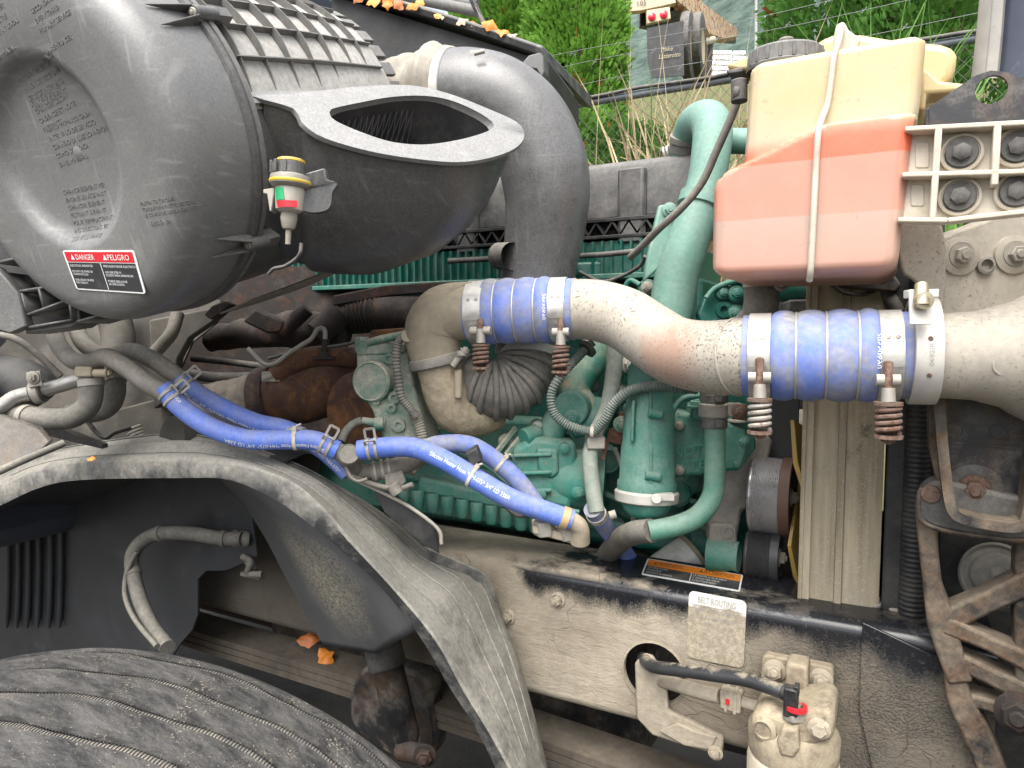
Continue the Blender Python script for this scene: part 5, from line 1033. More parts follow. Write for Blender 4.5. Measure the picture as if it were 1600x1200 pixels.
# ------------------------------------------------------------------ coolant tank
tk_ = thing('coolant_tank', 'translucent cream plastic coolant tank with pink coolant inside and black cap', 'coolant tank', V(-0.1, 1.1, 1.47))
def pl(tab, x):
    for (a, fa), (b, fb) in zip(tab, tab[1:]):
        if a <= x <= b: t = (x-a)/(b-a); return fa*(1-t)+fb*t
    return tab[0][1] if x < tab[0][0] else tab[-1][1]
XL = [(47, 1190), (52, 1172), (61, 1161), (120, 1157), (225, 1150), (240, 1146), (262, 1122), (280, 1115), (412, 1113), (424, 1120), (431, 1140)]
XR = [(47, 1425), (52, 1442), (61, 1450), (160, 1440), (182, 1436), (200, 1428), (330, 1413), (410, 1404), (422, 1396), (431, 1372)]
YB = 1.00
rings_ = []
for i in range(64):
    py = 47+(431-47)*i/63
    a = PY(pl(XL, py), py, YB); b = PY(pl(XR, py), py, YB); z = (a.z+b.z)/2
    inset = 0.018*max(0, 1-min(py-47, 431-py)/14.0)**2
    yb = 1.24-0.02*max(0, 1-min(py-47, 431-py)/12.0); ring_ = []
    nx = 26; rc = 0.014
    for k in range(nx+1):
        t = k/nx; px = pl(XL, py)+(pl(XR, py)-pl(XL, py))*t
        led = pl([(1100, 268), (1150, 243), (1290, 190), (1500, 188)], px)
        s_ = min(1, max(0, (py-led+7)/16)); s_ = s_*s_*(3-2*s_)
        e = min(t, 1-t)*(b.x-a.x); yo = rc-math.sqrt(max(0, rc*rc-(rc-min(e, rc))**2))
        yy = 1.052-0.062*s_+inset+yo
        p = PY(px, py, yy) if False else V(a.x+(b.x-a.x)*t, yy, z)
        ring_.append(p)
    for k in range(5): t = k/4; ring_.append(V(b.x-0.012*t*(1-t)*0, 1.07+(yb-1.07)*(k+1)/5, z))
    for k in range(8): t = (k+1)/9; ring_.append(V(b.x+(a.x-b.x)*t, yb, z))
    for k in range(5): ring_.append(V(a.x, yb-(yb-1.07)*(k+0.5)/5, z))
    rings_.append(ring_)
m, t, N, L, b = node_mat('coolant_tank_plastic'); g = G(t); z = g.xyz()[2]; zt = lambda py: PY(1280, py, YB).z-tk_.location.z
wob = g.math('MULTIPLY_ADD', g.noise(14, 5, 0.65), 0.020, z); lev = g.math('MULTIPLY_ADD', g.noise(5, 2), 0.004, z)
cream = g.mix(g.rng(g.noise(6, 5), 0.35, 0.65), (0.51, 0.405, 0.215), (0.53, 0.45, 0.29)); cream = g.mix(g.rng(z, zt(130), zt(215)), (0.70, 0.62, 0.44), cream) if False else g.mix(g.rng(z, zt(215), zt(120)), (0.48, 0.43, 0.32), cream)
red = (0.68, 0.150, 0.075); pink = (0.52, 0.255, 0.185); pale = (0.46, 0.325, 0.265)
col = g.mix(g.rng(lev, zt(252)+0.0015, zt(250)+0.0025, smooth=True), pink, red)
col = g.mix(g.rng(lev, zt(338)+0.0015, zt(336)+0.0025, smooth=True), g.mix(g.rng(z, zt(430), zt(340)), (0.52, 0.27, 0.21), pale), col)
col = g.mix(g.rng(wob, zt(222)+0.008, zt(188)+0.012, smooth=True), col, cream)
col = g.mix(g.math('MULTIPLY', g.rng(g.noise(70, 7, 0.7), 0.62, 0.70), 0.55), col, (0.25, 0.19, 0.12))
col = g.mix(g.math('MULTIPLY', g.rng(g.noise(11, 7, 0.72), 0.45, 0.75), 0.34), col, (0.40, 0.33, 0.24))
L.new(col, b.inputs['Base Color']); col = g.mix(g.math('MULTIPLY', g.rng(g.noise(3.2, 5, 0.6), 0.45, 0.7), 0.16), col, (0.50, 0.42, 0.33)); L.new(col, b.inputs['Base Color']); b.inputs['Roughness'].default_value = 0.38; b.inputs['Subsurface Weight'].default_value = 0.7; b.inputs['Subsurface Radius'].default_value = (0.03, 0.018, 0.012); b.inputs['Subsurface Scale'].default_value = 0.7
L.new(g.bump(g.noise(60, 6), 0.12), b.inputs['Normal']); M['tank'] = m
part('tank_body', MB().rings(rings_), M['tank'], tk_, ang=70)
mb = MB(); P = []
for (x, y, yy) in ((1316, 40, 1.075), (1311, 62, 1.06), (1303, 90, 1.048), (1298, 130, 1.047), (1292, 165, 1.046), (1284, 186, 1.03), (1279, 205, 0.987), (1275, 260, 0.985), (1271, 340, 0.985), (1267, 415, 0.987), (1265, 438, 1.0)): P.append(PY(x, y, yy))
part('moulding_seam', MB().tube(spline(P, 8), 0.0040, 12), M['white_nylon'], tk_, ang=70)
mb = MB(); mb.prism([PY(x, y, 1.075) for x, y in ((1302, 62), (1306, 38), (1318, 32), (1326, 46), (1345, 60), (1338, 80), (1300, 82))], V(0, 0.012, 0)); part('seam_tab', mb, M['white_nylon'], tk_, bevel=0.003)
# rear lobe and fin
M['cream_plastic'] = mat('aged_cream_plastic', (0.52, 0.41, 0.21), 0.4, var=0.08, dust=(0.5, 0.42, 0.28), dust_amt=0.28, up=0.2, sss=0.25, bump=0.06)
mb = MB(); mb.prism([PY(x, y, 1.16) for x, y in ((1270, 66), (1300, 52), (1345, 51), (1400, 60), (1470, 66), (1492, 72), (1496, 85), (1492, 120), (1440, 170), (1270, 170))], V(0, 0.12, 0)); part('rear_lobe', mb, M['cream_plastic'], tk_, bevel=0.012, bseg=3)
mb = MB(); mb.prism([PY(x, y, 1.11) for x, y in ((1440, 105), (1452, 110), (1470, 126), (1510, 130), (1510, 142), (1448, 146), (1446, 172), (1434, 172))], V(0, 0.05, 0)); part('side_fin', mb, M['cream_plastic'], tk_, bevel=0.005)
mb = MB(); mb.prism([PY(x, y, 1.12) for x, y in ((1134, 104), (1140, 98), (1190, 78), (1190, 108), (1150, 108))], V(0, 0.06, 0)); part('neck_shoulder', mb, M['cream_plastic'], tk_, bevel=0.004)
mb = MB(); mb.prism([PY(x, y, 1.115) for x, y in ((1134, 110), (1160, 104), (1160, 112), (1138, 116))], V(0, 0.06, 0)); part('neck_gasket', mb, M['rubber'], tk_, bevel=0.002)
cc = PY(1227, 80, 1.12); cc.z = rings_[0][0].z+0.002; up = V(0.03, -0.05, 1).normalized()
mb = MB(); mb.lathe(cc, up, [(0.042, -0.008), (0.042, 0.004), (0.0001, 0.004)], 40); part('filler_neck', mb, M['cream_plastic'], tk_)
mb = MB(); mb.lathe(cc, up, [(0.053, -0.001), (0.054, 0.003), (0.051, 0.005), (0.050, 0.024), (0.047, 0.027), (0.02, 0.028), (0.011, 0.028), (0.010, 0.036), (0.0001, 0.037)], 48); cap_ = part('cap', mb, M['plastic_dusty'], tk_)
for i in range(18):
    a = 2*math.pi*i/18; px_, py_ = perp(up); d_ = px_*math.cos(a)+py_*math.sin(a); mb = MB(); mb.box(cc+up*0.0145+d_*0.0505, d_*0.0022, up*0.0095, d_.cross(up)*0.0022); part('cap_rib', mb, M['plastic_dusty'], cap_, bevel=0.0008)
mb = MB(); mb.lathe(cc+up*0.034, up, [(0.008, -0.004), (0.008, 0.002), (0.0115, 0.003), (0.0115, 0.007), (0.009, 0.010), (0.0001, 0.0105)], 24); part('cap_valve', mb, M['rubber_dusty'], cap_)
mb = MB(); mb.cyl(PY(1155, 125, 1.12), PY(1155, 160, 1.12), 0.012); mb.cyl(PY(1148, 147, 1.12), PY(1158, 147, 1.12), 0.014); part('hose_fitting', mb, M['rubber'], tk_, bevel=0.002)
# ribbed nylon bracket
nb = thing('tank_bracket', 'dirty white nylon bracket with crossed ribs and four bolts', 'bracket', PY(1500, 345, 0.99)); Y0 = 0.985
mb = MB(); mb.prism([PY(x, y, Y0+0.022) for x, y in ((1412, 206), (1620, 192), (1620, 335), (1480, 346), (1404, 344))], V(0, 0.006, 0)); part('back_plate', mb, M['white_nylon'], nb, bevel=0.001)
for (p, q, w_) in (((1414, 205), (1625, 194), 0.006), ((1409, 276), (1625, 270), 0.006), ((1403, 345), (1480, 346), 0.006), ((1480, 346), (1625, 330), 0.006), ((1466, 203), (1456, 346), 0.0075), ((1557, 198), (1552, 292), 0.0075)):
    mb = MB(); mb.bar(PY(*p, Y0+0.011), PY(*q, Y0+0.011), 0.024, w_, V(0, 0, 1) if abs(p[0]-q[0]) > 40 else V(1, 0, 0)); part('rib', mb, M['white_nylon'], nb, bevel=0.0015)
for (x0, x1, y0, y1) in ((1430, 1452, 222, 262), (1423, 1444, 288, 322)):
    fn = label_quad([PY(x0, y0, Y0+0.0205), PY(x1, y0, Y0+0.0205), PY(x1, y1, Y0+0.0205), PY(x0, y1, Y0+0.0205)], 0, V(0, -1, 0)); mb = MB(); mb.prism(rrect(fn, 0, 1, 0, 1, 0.15, 0.7), V(0, 0.003, 0)); part('panel_boss', mb, M['white_nylon'], nb, bevel=0.001)
for (x, y) in ((1502, 240), (1589, 231), (1499, 308), (1588, 300)):
    p = PY(x, y, Y0+0.020); n_ = V(0, -1, 0); mb = MB(); mb.lathe(p, n_, [(0.0225, -0.003), (0.0225, 0.004), (0.0195, 0.006), (0.0185, 0.003), (0.0001, 0.003)], 32); o = part('bolt_ring', mb, M['white_nylon'], nb)
    mb = MB(); mb.lathe(p+n_*0.003, n_, [(0.0175, 0), (0.0175, 0.003), (0.0165, 0.0045), (0.0001, 0.005)], 28); mb.bolt(p+n_*0.007, n_, 0.0105, False, 0.006, False); part('bolt', mb, M['rubber'], o)
# black plate with hole
hp = []
pts = [PY(x, y, 1.03) for x, y in ((1452, 200), (1452, 166), (1461, 161), (1524, 118), (1548, 110), (1575, 113), (1660, 150), (1660, 194))]
mb = MB(); plate_hole(mb, pts, PY(1549, 140, 1.03), 0.0165, V(0, 0.006, 0), 72, (V(1, 0, 0), V(0, 0, 1)))
hpl = solo('hood_stay_plate', mb, M['black_paint'], 'scuffed black steel plate with round hole above the nylon bracket', 'bracket')
mb = MB(); mb.prism([PY(x, y, 1.035) for x, y in ((1446, 170), (1454, 168), (1454, 202), (1446, 202))], V(0, 0.03, 0)); part('edge_flange', mb, M['black_paint'], hpl, bevel=0.001)
# hood standing open, its edge at right
hd_ = thing('open_hood', 'edge of tipped open hood with grey rubber rim and dark navy skin', 'hood', PY(1570, 120, 1.25))
def strip_px(cols, rows_, y_): return [[PY(x, y, yy) for (x, y), yy in zip(r_, y_)] for r_ in rows_]
rows_ = []
for k in range(15):
    t = k/14; y = -140+262*t; x0 = 1537-6*t-14*t*t; x1 = 1578-2*t-14*t*t
    rows_.append([PY(x0+2, y, 1.30), PY(x0, y, 1.245), PY(x0+6, y, 1.225), PY((x0+x1)/2-2, y, 1.215), PY((x0+x1)/2, y, 1.220), PY(x1-5, y, 1.217), PY(x1, y, 1.235), PY(x1, y, 1.30)])
part('rubber_rim', MB().rings(rows_, False), mat('pale_grey_rim', (0.30, 0.29, 0.265), 0.7, speck=(0.05, 0.045, 0.04), speck_amt=0.35, sscale=120, dust=(0.42, 0.40, 0.35), dust_amt=0.4, up=0.2), hd_, ang=60)
rows_ = []
for k in range(15):
    t = k/14; y = -140+262*t; x1 = 1577-2*t-14*t*t
    rows_.append([PY(x1-2, y, 1.23), PY(x1+40, y, 1.215), PY(x1+100, y, 1.21), PY(x1+100, y, 1.30), PY(x1-2, y, 1.30)])
xs_ = [[V(0.33+0.5*k/6, 0.55+0.3*q, 1.35+1.3*k/6+0.25*math.sin(q*3.1)) for q in (0, 1, 2, 3, 4, 5, 6)] for k in range(7)]
part('tipped_shell', MB().rings([[p+V(0.35, 0, -0.2) for p in r_] for r_ in xs_], False), bpy.data.materials['pale_grey_rim'], hd_, ang=60)
part('skin', MB().rings(rows_, True), mat('navy_paint', (0.030, 0.036, 0.058), 0.35, var=0.1, dust=(0.2, 0.2, 0.2), dust_amt=0.25, up=0.2, coat=0.3), hd_, ang=60)
# ------------------------------------------------------------------ radiator
rd = thing('radiator', 'tall radiator with dusty tan side channel and black shroud', 'radiator', V(-0.06, 1.6, 0.72))
m, t, N, L, b = node_mat('streaked_tan_radiator'); g = G(t)
st = g.noise(26, 6, 0.65, scale3=(1.6, 1.6, 0.10)); bl_ = g.noise(7, 7, 0.7); fine_ = g.noise(260, 4, 0.6)
col = g.mix(g.rng(st, 0.32, 0.68), (0.21, 0.175, 0.118), (0.43, 0.37, 0.26)); col = g.mix(g.rng(bl_, 0.5, 0.72, 0, 0.7), col, (0.25, 0.225, 0.18)); col = g.mix(g.rng(fine_, 0.56, 0.66, 0, 0.6), col, (0.42, 0.385, 0.31)); col = g.mix(g.rng(g.noise(18, 6, 0.7), 0.63, 0.72, 0, 0.8), col, (0.075, 0.06, 0.045))
L.new(col, b.inputs['Base Color']); b.inputs['Roughness'].default_value = 0.8; L.new(g.bump(g.math('ADD', fine_, bl_), 0.35), b.inputs['Normal']); M['rad'] = m
xa, xb = -0.118, 0.002
prof = [(xa, 1.50), (xa, 1.300), (xa+0.012, 1.300), (xa+0.012, 1.308), (xa+0.050, 1.308), (xa+0.052, 1.303), (xa+0.062, 1.303), (xa+0.064, 1.309), (xb-0.012, 1.311), (xb, 1.318), (xb, 1.50)]
part('side_channel', MB().rings([[V(x, y, z) for x, y in prof] for z in (0.70, 1.72)]), M['rad'], rd)
mb = MB(); mb.abox(xa+0.02, xb-0.01, 1.50, 2.1, 0.72, 1.72); part('core', mb, M['plastic_dark'], rd)
mb = MB(); mb.abox(xa-0.006, xa+0.001, 1.298, 1.34, 0.70, 1.72); part('edge_strip', mb, M['rad'], rd, bevel=0.001)
mb = MB(); mb.abox(0.006, 0.075, 1.312, 2.1, 0.55, 1.68); part('front_cooler', mb, M['plastic_dark'], rd, bevel=0.004)
mb = MB(); mb.tube([V(0.050, 1.305, 0.60+i*0.0006) for i in range(0, 1500, 4)], lambda t: 0.019*(1+0.06*math.sin(t*2*math.pi*110)), 16); part('ribbed_seal', mb, M['plastic_dark'], rd, ang=80)
mb = MB(); mb.abox(-0.30, xa-0.008, 1.75, 1.78, 0.6, 1.7); part('shroud_panel', mb, M['plastic_dark'], rd)
mb = MB(); mb.prism([PY(x, y, 1.29) for x, y in ((1290, 425), (1395, 425), (1408, 445), (1400, 456), (1296, 448))], V(0, 0.06, 0)); part('top_bracket', mb, M['black_paint'], rd, bevel=0.003)
mb = MB(); mb.tube(spline(DP([(1300, 445, 1.16), (1320, 458, 1.16), (1350, 460, 1.16), (1375, 450, 1.16), (1392, 470, 1.15), (1402, 488, 1.15)]), 6), [0.003, 0.003, 0.003, 0.006, 0.012, 0.012], 12); solo('sensor_cable', mb, M['rubber'], 'thin black cable and plug under the coolant tank', 'cable', ang=70)
mb = MB(); P = spline([PY(x, y, 1.10) for x, y in ((1405, 350), (1470, 345), (1475, 480), (1452, 470), (1430, 440), (1408, 420))], 4, True); mb.prism(P, V(0, 0.02, 0)); solo('tank_gusset', mb, M['alu'], 'grey metal gusset below right corner of the coolant tank', 'bracket', bevel=0.003)
mb = MB(); mb.box(D(1250, 480, 1.28), c_r*0.03, c_u*0.012, hf*0.02); mb.jitter(0.006, 40); solo('harness_bundle', mb, M['rubber'], 'dark tangled wiring bundle between pipe and tank', 'cable', bevel=0.004)
mb = MB(); mb.abox(-0.215, -0.150, 1.50, 1.505, 1.08, 1.42); solo('belt_run', mb, M['belt'], 'flat black drive belt running up beside the fan', 'belt', bevel=0.002)
# ------------------------------------------------------------------ front mount at far right
ch = thing('cab_mount_channel', 'rust edged black steel channel with rusty bolt above rubber pad', 'bracket', PY(1530, 810, 1.17)); Yc = 1.17
mb = MB(); mb.prism([PY(x, y, Yc) for x, y in ((1462, 590), (1620, 590), (1598, 800), (1575, 808), (1490, 792), (1475, 770))], V(0, 0.006, 0)); part('web', mb, M['black_paint'], ch)
def flange_path(pts, nm, w_=0.060, t_=0.013):
    P = spline([PY(x, y, Yc-0.0) for x, y in pts], 5); mb = MB(); rg = []
    F = frames(P, V(0, -1, 0))
    for i, p in enumerate(P):
        s_ = F[i][0].cross(V(0, -1, 0)).normalized(); rg.append([p+s_*t_/2, p+s_*t_/2-V(0, w_, 0), p-s_*t_/2-V(0, w_, 0), p-s_*t_/2])
    mb.rings(rg); part(nm, mb, M['rust_black'], ch, bevel=0.002)
flange_path(((1462, 590), (1468, 680), (1476, 750), (1484, 785), (1505, 798), (1560, 808), (1584, 806), (1594, 790), (1608, 700), (1622, 590)), 'rim_flange')
mb = MB(); mb.prism([PY(x, y, 1.155) for x, y in ((1450, 600), (1462, 600), (1476, 770), (1468, 775), (1452, 700))], V(0, 0.06, 0)); part('outer_gusset', mb, M['rust_black'], ch, bevel=0.002)
mb = MB(); mb.lathe(PY(1522, 765, Yc), V(0, -1, 0), [(0.036, -0.002), (0.036, 0.003), (0.02, 0.006), (0.0001, 0.006)], 36); o = part('washer_dish', mb, M['black_paint'], ch)
mb = MB(); mb.bolt(PY(1522, 763, Yc-0.006), V(0, -1, -0.1), 0.0135, True, 0.012); part('bolt', mb, M['rust_spring'], o)
mb = MB(); mb.bar(PY(1476, 690, Yc-0.003), PY(1590, 700, Yc-0.003), 0.002, 0.003, V(0, 0, 1)); part('crease', mb, M['black_paint'], ch)
for (x, y) in ((1492, 672), (1560, 676)):
    mb = MB(); mb.lathe(PY(x, y, Yc-0.0005), V(0, -1, 0), [(0.0115, -0.001), (0.0115, 0.002), (0.0095, 0.002), (0.009, -0.0003), (0.0001, -0.0003)], 24); part('pressed_hole', mb, M['black_paint'], ch)
pd = thing('rubber_mount_pad', 'thick rounded black rubber mounting pad with rusty edge', 'mount', PY(1520, 845, 1.15))
P = spline([PY(x, y, 1.15) for x, y in ((1436, 780), (1446, 760), (1475, 752), (1560, 770), (1640, 790), (1650, 830), (1600, 845), (1540, 840), (1470, 828), (1440, 812))], 4, True)
part('pad', MB().prism(P, V(0, 0.05, 0)), M['rubber'], pd, bevel=0.006, bseg=3)
mb = MB(); mb.tube([p+V(0, 0.004, 0) for p in P[len(P)//2:]+P[:4]], 0.0042, 10); part('steel_edge', mb, M['rust_black'], pd, ang=70)
mb = MB(); mb.lathe(PY(1454, 772, 1.148), V(0, -1, 0), [(0.013, -0.002), (0.012, 0.002), (0.0001, 0.003)], 20); part('rivet', mb, M['rust_spring'], pd)
lb = thing('cast_support_frame', 'rusty black cast lattice bracket with triangular openings below rubber pad', 'bracket', PY(1540, 1200, 1.19)); Yl = 1.19
_so = 0.0
def strut(pts, wpx, nm='strut', dep=0.05, mm='rust_black'):
    global _so; _so = (_so+0.0037) % 0.013
    P = spline([PY(x, y, Yl+_so) for x, y in pts], 6); w_ = [px2m(q*1.2, 1.03) for q in wpx]; w_ = interp(w_, len(P)); rg = []
    F = frames(P, V(0, -1, 0))
    for i, p in enumerate(P):
        s_ = F[i][0].cross(V(0, -1, 0)).normalized()*w_[i]/2
        rg.append([p+s_-V(0, dep*0.4, 0), p-s_-V(0, dep*0.4, 0), p-s_+V(0, dep*0.5, 0), p+s_+V(0, dep*0.5, 0)])
    part(nm, MB().rings(rg), M[mm], lb, bevel=0.005, bseg=3)
strut(((1448, 800), (1450, 850), (1457, 910), (1470, 965), (1485, 1020), (1500, 1060)), (26, 22, 22, 34, 30, 28))
strut(((1470, 968), (1540, 936), (1612, 903)), (30, 26, 30))
strut(((1610, 780), (1605, 900), (1606, 1030), (1612, 1130)), (30, 30, 30, 34))
strut(((1475, 970), (1545, 1000), (1612, 1032)), (24, 20, 26))
strut(((1485, 1022), (1550, 1052), (1612, 1085)), (24, 22, 30))
strut(((1490, 1045), (1500, 1090), (1525, 1140), (1550, 1200), (1570, 1260)), (24, 30, 34, 34, 34))
strut(((1505, 1085), (1545, 1095), (1590, 1112)), (18, 18, 24))
mb = MB(); mb.bolt(PY(1592, 1115, 1.15), V(-0.2, -1, 0.1), 0.020, True, 0.018); part('bolt', mb, M['rust_dark'], lb)
hn = thing('horn_disc', 'round grey disc horn behind the lattice bracket', 'horn', PY(1555, 945, 1.3))
mb = MB(); hn_n = V(-0.35, -1, 0.35).normalized(); mb.lathe(PY(1556, 900, 1.30), hn_n, [(0.052, -0.02), (0.052, -0.002), (0.048, 0.002), (0.044, 0.0), (0.036, 0.003), (0.034, 0.010), (0.028, 0.016), (0.012, 0.018), (0.0001, 0.018)], 40); part('dome', mb, M['cast_grey'], hn)
mb = MB(); mb.bolt(PY(1560, 896, 1.275), hn_n, 0.007); part('nut', mb, M['steel_dull'], hn)
mb = MB(); mb.abox(0.09, 0.9, 1.42, 1.46, 0.2, 1.45); solo('gap_backing', mb, M['plastic_dark'], 'black sheet added for the dark gap behind the rusty front brackets', 'panel', bevel=0.004)  # added black sheet standing in for the shaded gap behind the brackets
# ------------------------------------------------------------------ frame rail
FY, FZT, FZB = 1.23, 0.940, 0.672
fr = thing('frame_rail', 'black steel truck frame rail caked with tan dried mud', 'frame rail', V(-0.6, FY, FZB))
m, t, N, L, b = node_mat('mud_caked_rail'); g = G(t); X, Yv, Z = g.xyz()
n1 = g.noise(10, 8, 0.62); nst = g.noise(6, 5, 0.6, scale3=(2.4, 1, 1)); nf = g.noise(240, 4, 0.6); nm_ = g.noise(30, 7, 0.65)
zl = 0.905-FZB; xw = lambda wx: wx+0.6
# paint shows near the top bend right of the splash shield; the mud line wanders
leftm = g.rng(X, xw(-0.75), xw(-0.60), 0.12, 0.0)          # mud climbs over the top at the rear
rightp = g.rng(X, xw(-0.18), xw(0.05), 0.0, -0.012)
edge = g.math('ADD', g.math('MULTIPLY_ADD', nst, 0.11, zl-0.060), g.math('ADD', leftm, rightp))
mud = g.rng(g.math('ADD', g.math('SUBTRACT', edge, Z), g.math('MULTIPLY_ADD', g.noise(300, 4, 0.65), 0.05, -0.025)), -0.010, 0.016)
flz = g.rng(Z, FZT-FZB-0.012, FZT-FZB-0.004)                 # top flange film of dust
film = g.math('MULTIPLY', flz, g.rng(g.math('ADD', n1, g.rng(X, xw(-0.75), xw(-0.45), 0.35, -0.02)), 0.52, 0.66))
mud = g.math('MAXIMUM', mud, film)
thin = g.rng(X, xw(-0.38), xw(-0.05)); grain = g.rng(nf, 0.40, 0.56)
mud = g.math('MULTIPLY', mud, g.rng(g.math('SUBTRACT', g.math('MULTIPLY', g.math('ADD', g.rng(g.noise(7, 6, 0.7), 0.35, 0.75), g.rng(nf, 0.35, 0.65, -0.3, 0.3)), thin), 0.0), 0.25, 0.95, 1.0, 0.35), clamp=True)
mcol = g.mix(g.rng(nm_, 0.3, 0.7), (0.31, 0.268, 0.202), (0.46, 0.402, 0.312)); mcol = g.mix(g.math('MULTIPLY', thin, 0.90), mcol, (0.105, 0.094, 0.078))
mcol = g.mix(g.rng(g.noise(4, 4), 0.42, 0.66, 0, 0.55), mcol, (0.21, 0.17, 0.12))
wrp = g.N.new('ShaderNodeVectorMath'); wrp.operation = 'ADD'; nv = g.N.new('ShaderNodeTexNoise'); nv.inputs['Scale'].default_value = 14; g.L.new(g.tc.outputs['Object'], nv.inputs['Vector'])
scn = g.N.new('ShaderNodeVectorMath'); scn.operation = 'SCALE'; g.L.new(nv.outputs['Color'], scn.inputs[0]); scn.inputs['Scale'].default_value = 0.09; g.L.new(g.tc.outputs['Object'], wrp.inputs[0]); g.L.new(scn.outputs[0], wrp.inputs[1])
mcol = g.mix(g.rng(X, xw(-0.98), xw(-0.80), 0.85, 0.0), mcol, (0.055, 0.047, 0.038))  # rear stretch darkened: wheel-well shade painted into the mud colour
crack = g.rng(g.vor(11, 'DISTANCE_TO_EDGE', wrp.outputs[0]), 0.0, 0.012, 1, 0); crack = g.math('MULTIPLY', crack, g.rng(g.noise(5, 3), 0.50, 0.60))
mcol = g.mix(g.math('MULTIPLY', crack, 0.55), mcol, (0.12, 0.10, 0.075))
pcol = g.mix(g.rng(g.noise(130, 5, 0.7), 0.56, 0.72, 0, 0.8), (0.012, 0.013, 0.016), (0.10, 0.09, 0.075))
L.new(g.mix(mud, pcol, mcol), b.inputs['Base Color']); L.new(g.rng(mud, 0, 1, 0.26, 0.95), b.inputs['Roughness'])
wav = g.noise(16, 7, 0.7, dist=1.2, scale3=(1, 1, 3.2)); h = g.math('MULTIPLY', mud, g.math('ADD', g.math('ADD', g.math('MULTIPLY', wav, 1.3), g.math('MULTIPLY', nf, 0.35)), g.math('MULTIPLY', crack, -0.7)))
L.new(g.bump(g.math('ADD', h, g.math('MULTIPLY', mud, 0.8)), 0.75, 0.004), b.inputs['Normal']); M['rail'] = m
x0, x1 = -1.9, 0.16
# outward splay is nil here: rail runs along x
hc = PY(1022, 1052, FY); zt = FZT-0.024
outer = [V(x, FY, FZB+0.02) for x in (-0.70, -0.6, -0.5, -0.4, -0.3, -0.2, -0.1)]+[V(x, FY, zt) for x in (-0.1, -0.2, -0.3, -0.4, -0.5, -0.6, -0.70)]
mb = MB(); plate_hole(mb, outer, hc, 0.057, V(0, 0.008, 0), 72, (V(1, 0, 0), V(0, 0, 1)))
mb.abox(x0, -0.70, FY, FY+0.008, FZB+0.02, zt); mb.abox(-0.1, x1, FY, FY+0.008, FZB+0.02, zt)
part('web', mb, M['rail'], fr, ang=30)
def bend(zc, sg, x):
    pts = []
    for k in range(9):
        a = R(90*k/8); pts.append(V(x, FY+0.024-0.024*math.cos(a), zc+sg*0.024*math.sin(a)))
    return pts
rg = []
for x in [x0+(x1-x0)*i/60 for i in range(61)]:
    top = bend(zt, 1, x); yin = 1.40 if x < 0.02 else 1.36
    rg.append(top+[V(x, yin, FZT), V(x, yin, FZT-0.009), V(x, FY+0.03, FZT-0.010), V(x, FY+0.009, zt)])
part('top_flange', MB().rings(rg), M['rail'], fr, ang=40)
rg = []
for x in (x0, x1):
    bo = bend(FZB+0.024, -1, x); rg.append([V(x, FY, FZB+0.0245)]+bo[1:]+[V(x, 1.33, FZB), V(x, 1.33, FZB+0.009), V(x, FY+0.009, FZB+0.02)])
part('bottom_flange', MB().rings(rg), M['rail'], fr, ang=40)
for (x, y) in ((872, 937), (795, 963)):
    mb = MB(); p = PY(x, y, FY); mb.lathe(p, V(0, -1, 0), [(0.016, -0.002), (0.015, 0.004), (0.011, 0.006)], 20); mb.bolt(p+V(0, -0.004, 0), V(-0.1, -1, 0), 0.0105, False, 0.012); mb.jitter(0.0006, 200); part('mud_covered_bolt', mb, M['mud_steel'], fr)
for (x, y) in ((1362, 942), (1399, 949)):
    mb = MB(); mb.bolt(PZ(x, y, FZT+0.001), V(0, 0, 1), 0.0125, True, 0.011, False); part('flange_bolt', mb, M['steel_dull'], fr)
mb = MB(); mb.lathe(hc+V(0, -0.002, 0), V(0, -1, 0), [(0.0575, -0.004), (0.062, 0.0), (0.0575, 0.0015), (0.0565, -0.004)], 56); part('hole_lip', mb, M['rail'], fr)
mb = MB(); mb.abox(x0, x1, 2.05, 2.06, FZB, FZT); solo('far_frame_rail', mb, M['black_paint'], 'far side frame rail hidden in shadow beyond the engine', 'frame rail')
# front bracket end plate of rail
mb = MB(); mb.prism([V(-0.02, FY-0.002, 0.945), V(0.10, FY-0.002, 0.905), V(0.16, FY-0.002, 0.86), V(0.16, FY-0.002, 0.50), V(0.05, FY-0.002, 0.50), V(-0.02, FY-0.002, 0.80)], V(0, -0.006, 0)); part('splice_plate', mb, M['rail'], fr, bevel=0.002)
# labels on the rail
wl = [PZ(x, y, FZT) for x, y in ((1012, 873), (1161, 899), (1156, 925), (1002, 898))]; U = V(0, 0, 1)
fn = lambda l: label_quad(wl, l, U)
mb = MB(); mb.prism(rrect(fn(0.0010), 0, 1, 0, 1, 0.02, 3), -U*0.0007); lab = part('warning_label', mb, M['white_print'], fr, label='orange and black warning sticker about the fan')
mb = MB(); sheet(mb, rrect(fn(0.0014), 0.016, 0.984, 0.06, 0.56, 0.005)); part('label_field', mb, M['black_print'], lab)
mb = MB(); sheet(mb, rrect(fn(0.0014), 0.016, 0.984, 0.565, 0.95, 0.005)); part('label_header', mb, M['orange_print'], lab)
mb = MB(); f2 = fn(0.0018); text_on(mb, 'WARNING', f2, 0.24, 0.27, 0.13, 0.70); text_on(mb, 'ATTENTION', f2, 0.24, 0.30, 0.62, 0.70)
for x in (0.09, 0.575): mb.add([f2(x, 0.70), f2(x+0.03, 0.70), f2(x+0.015, 0.86)], [(0, 1, 2)])
sheet(mb, [f2(0.02, 0.655), f2(0.98, 0.655), f2(0.98, 0.668), f2(0.02, 0.668)]); part('header_print', mb, M['black_print'], lab, ang=90)
mb = MB()
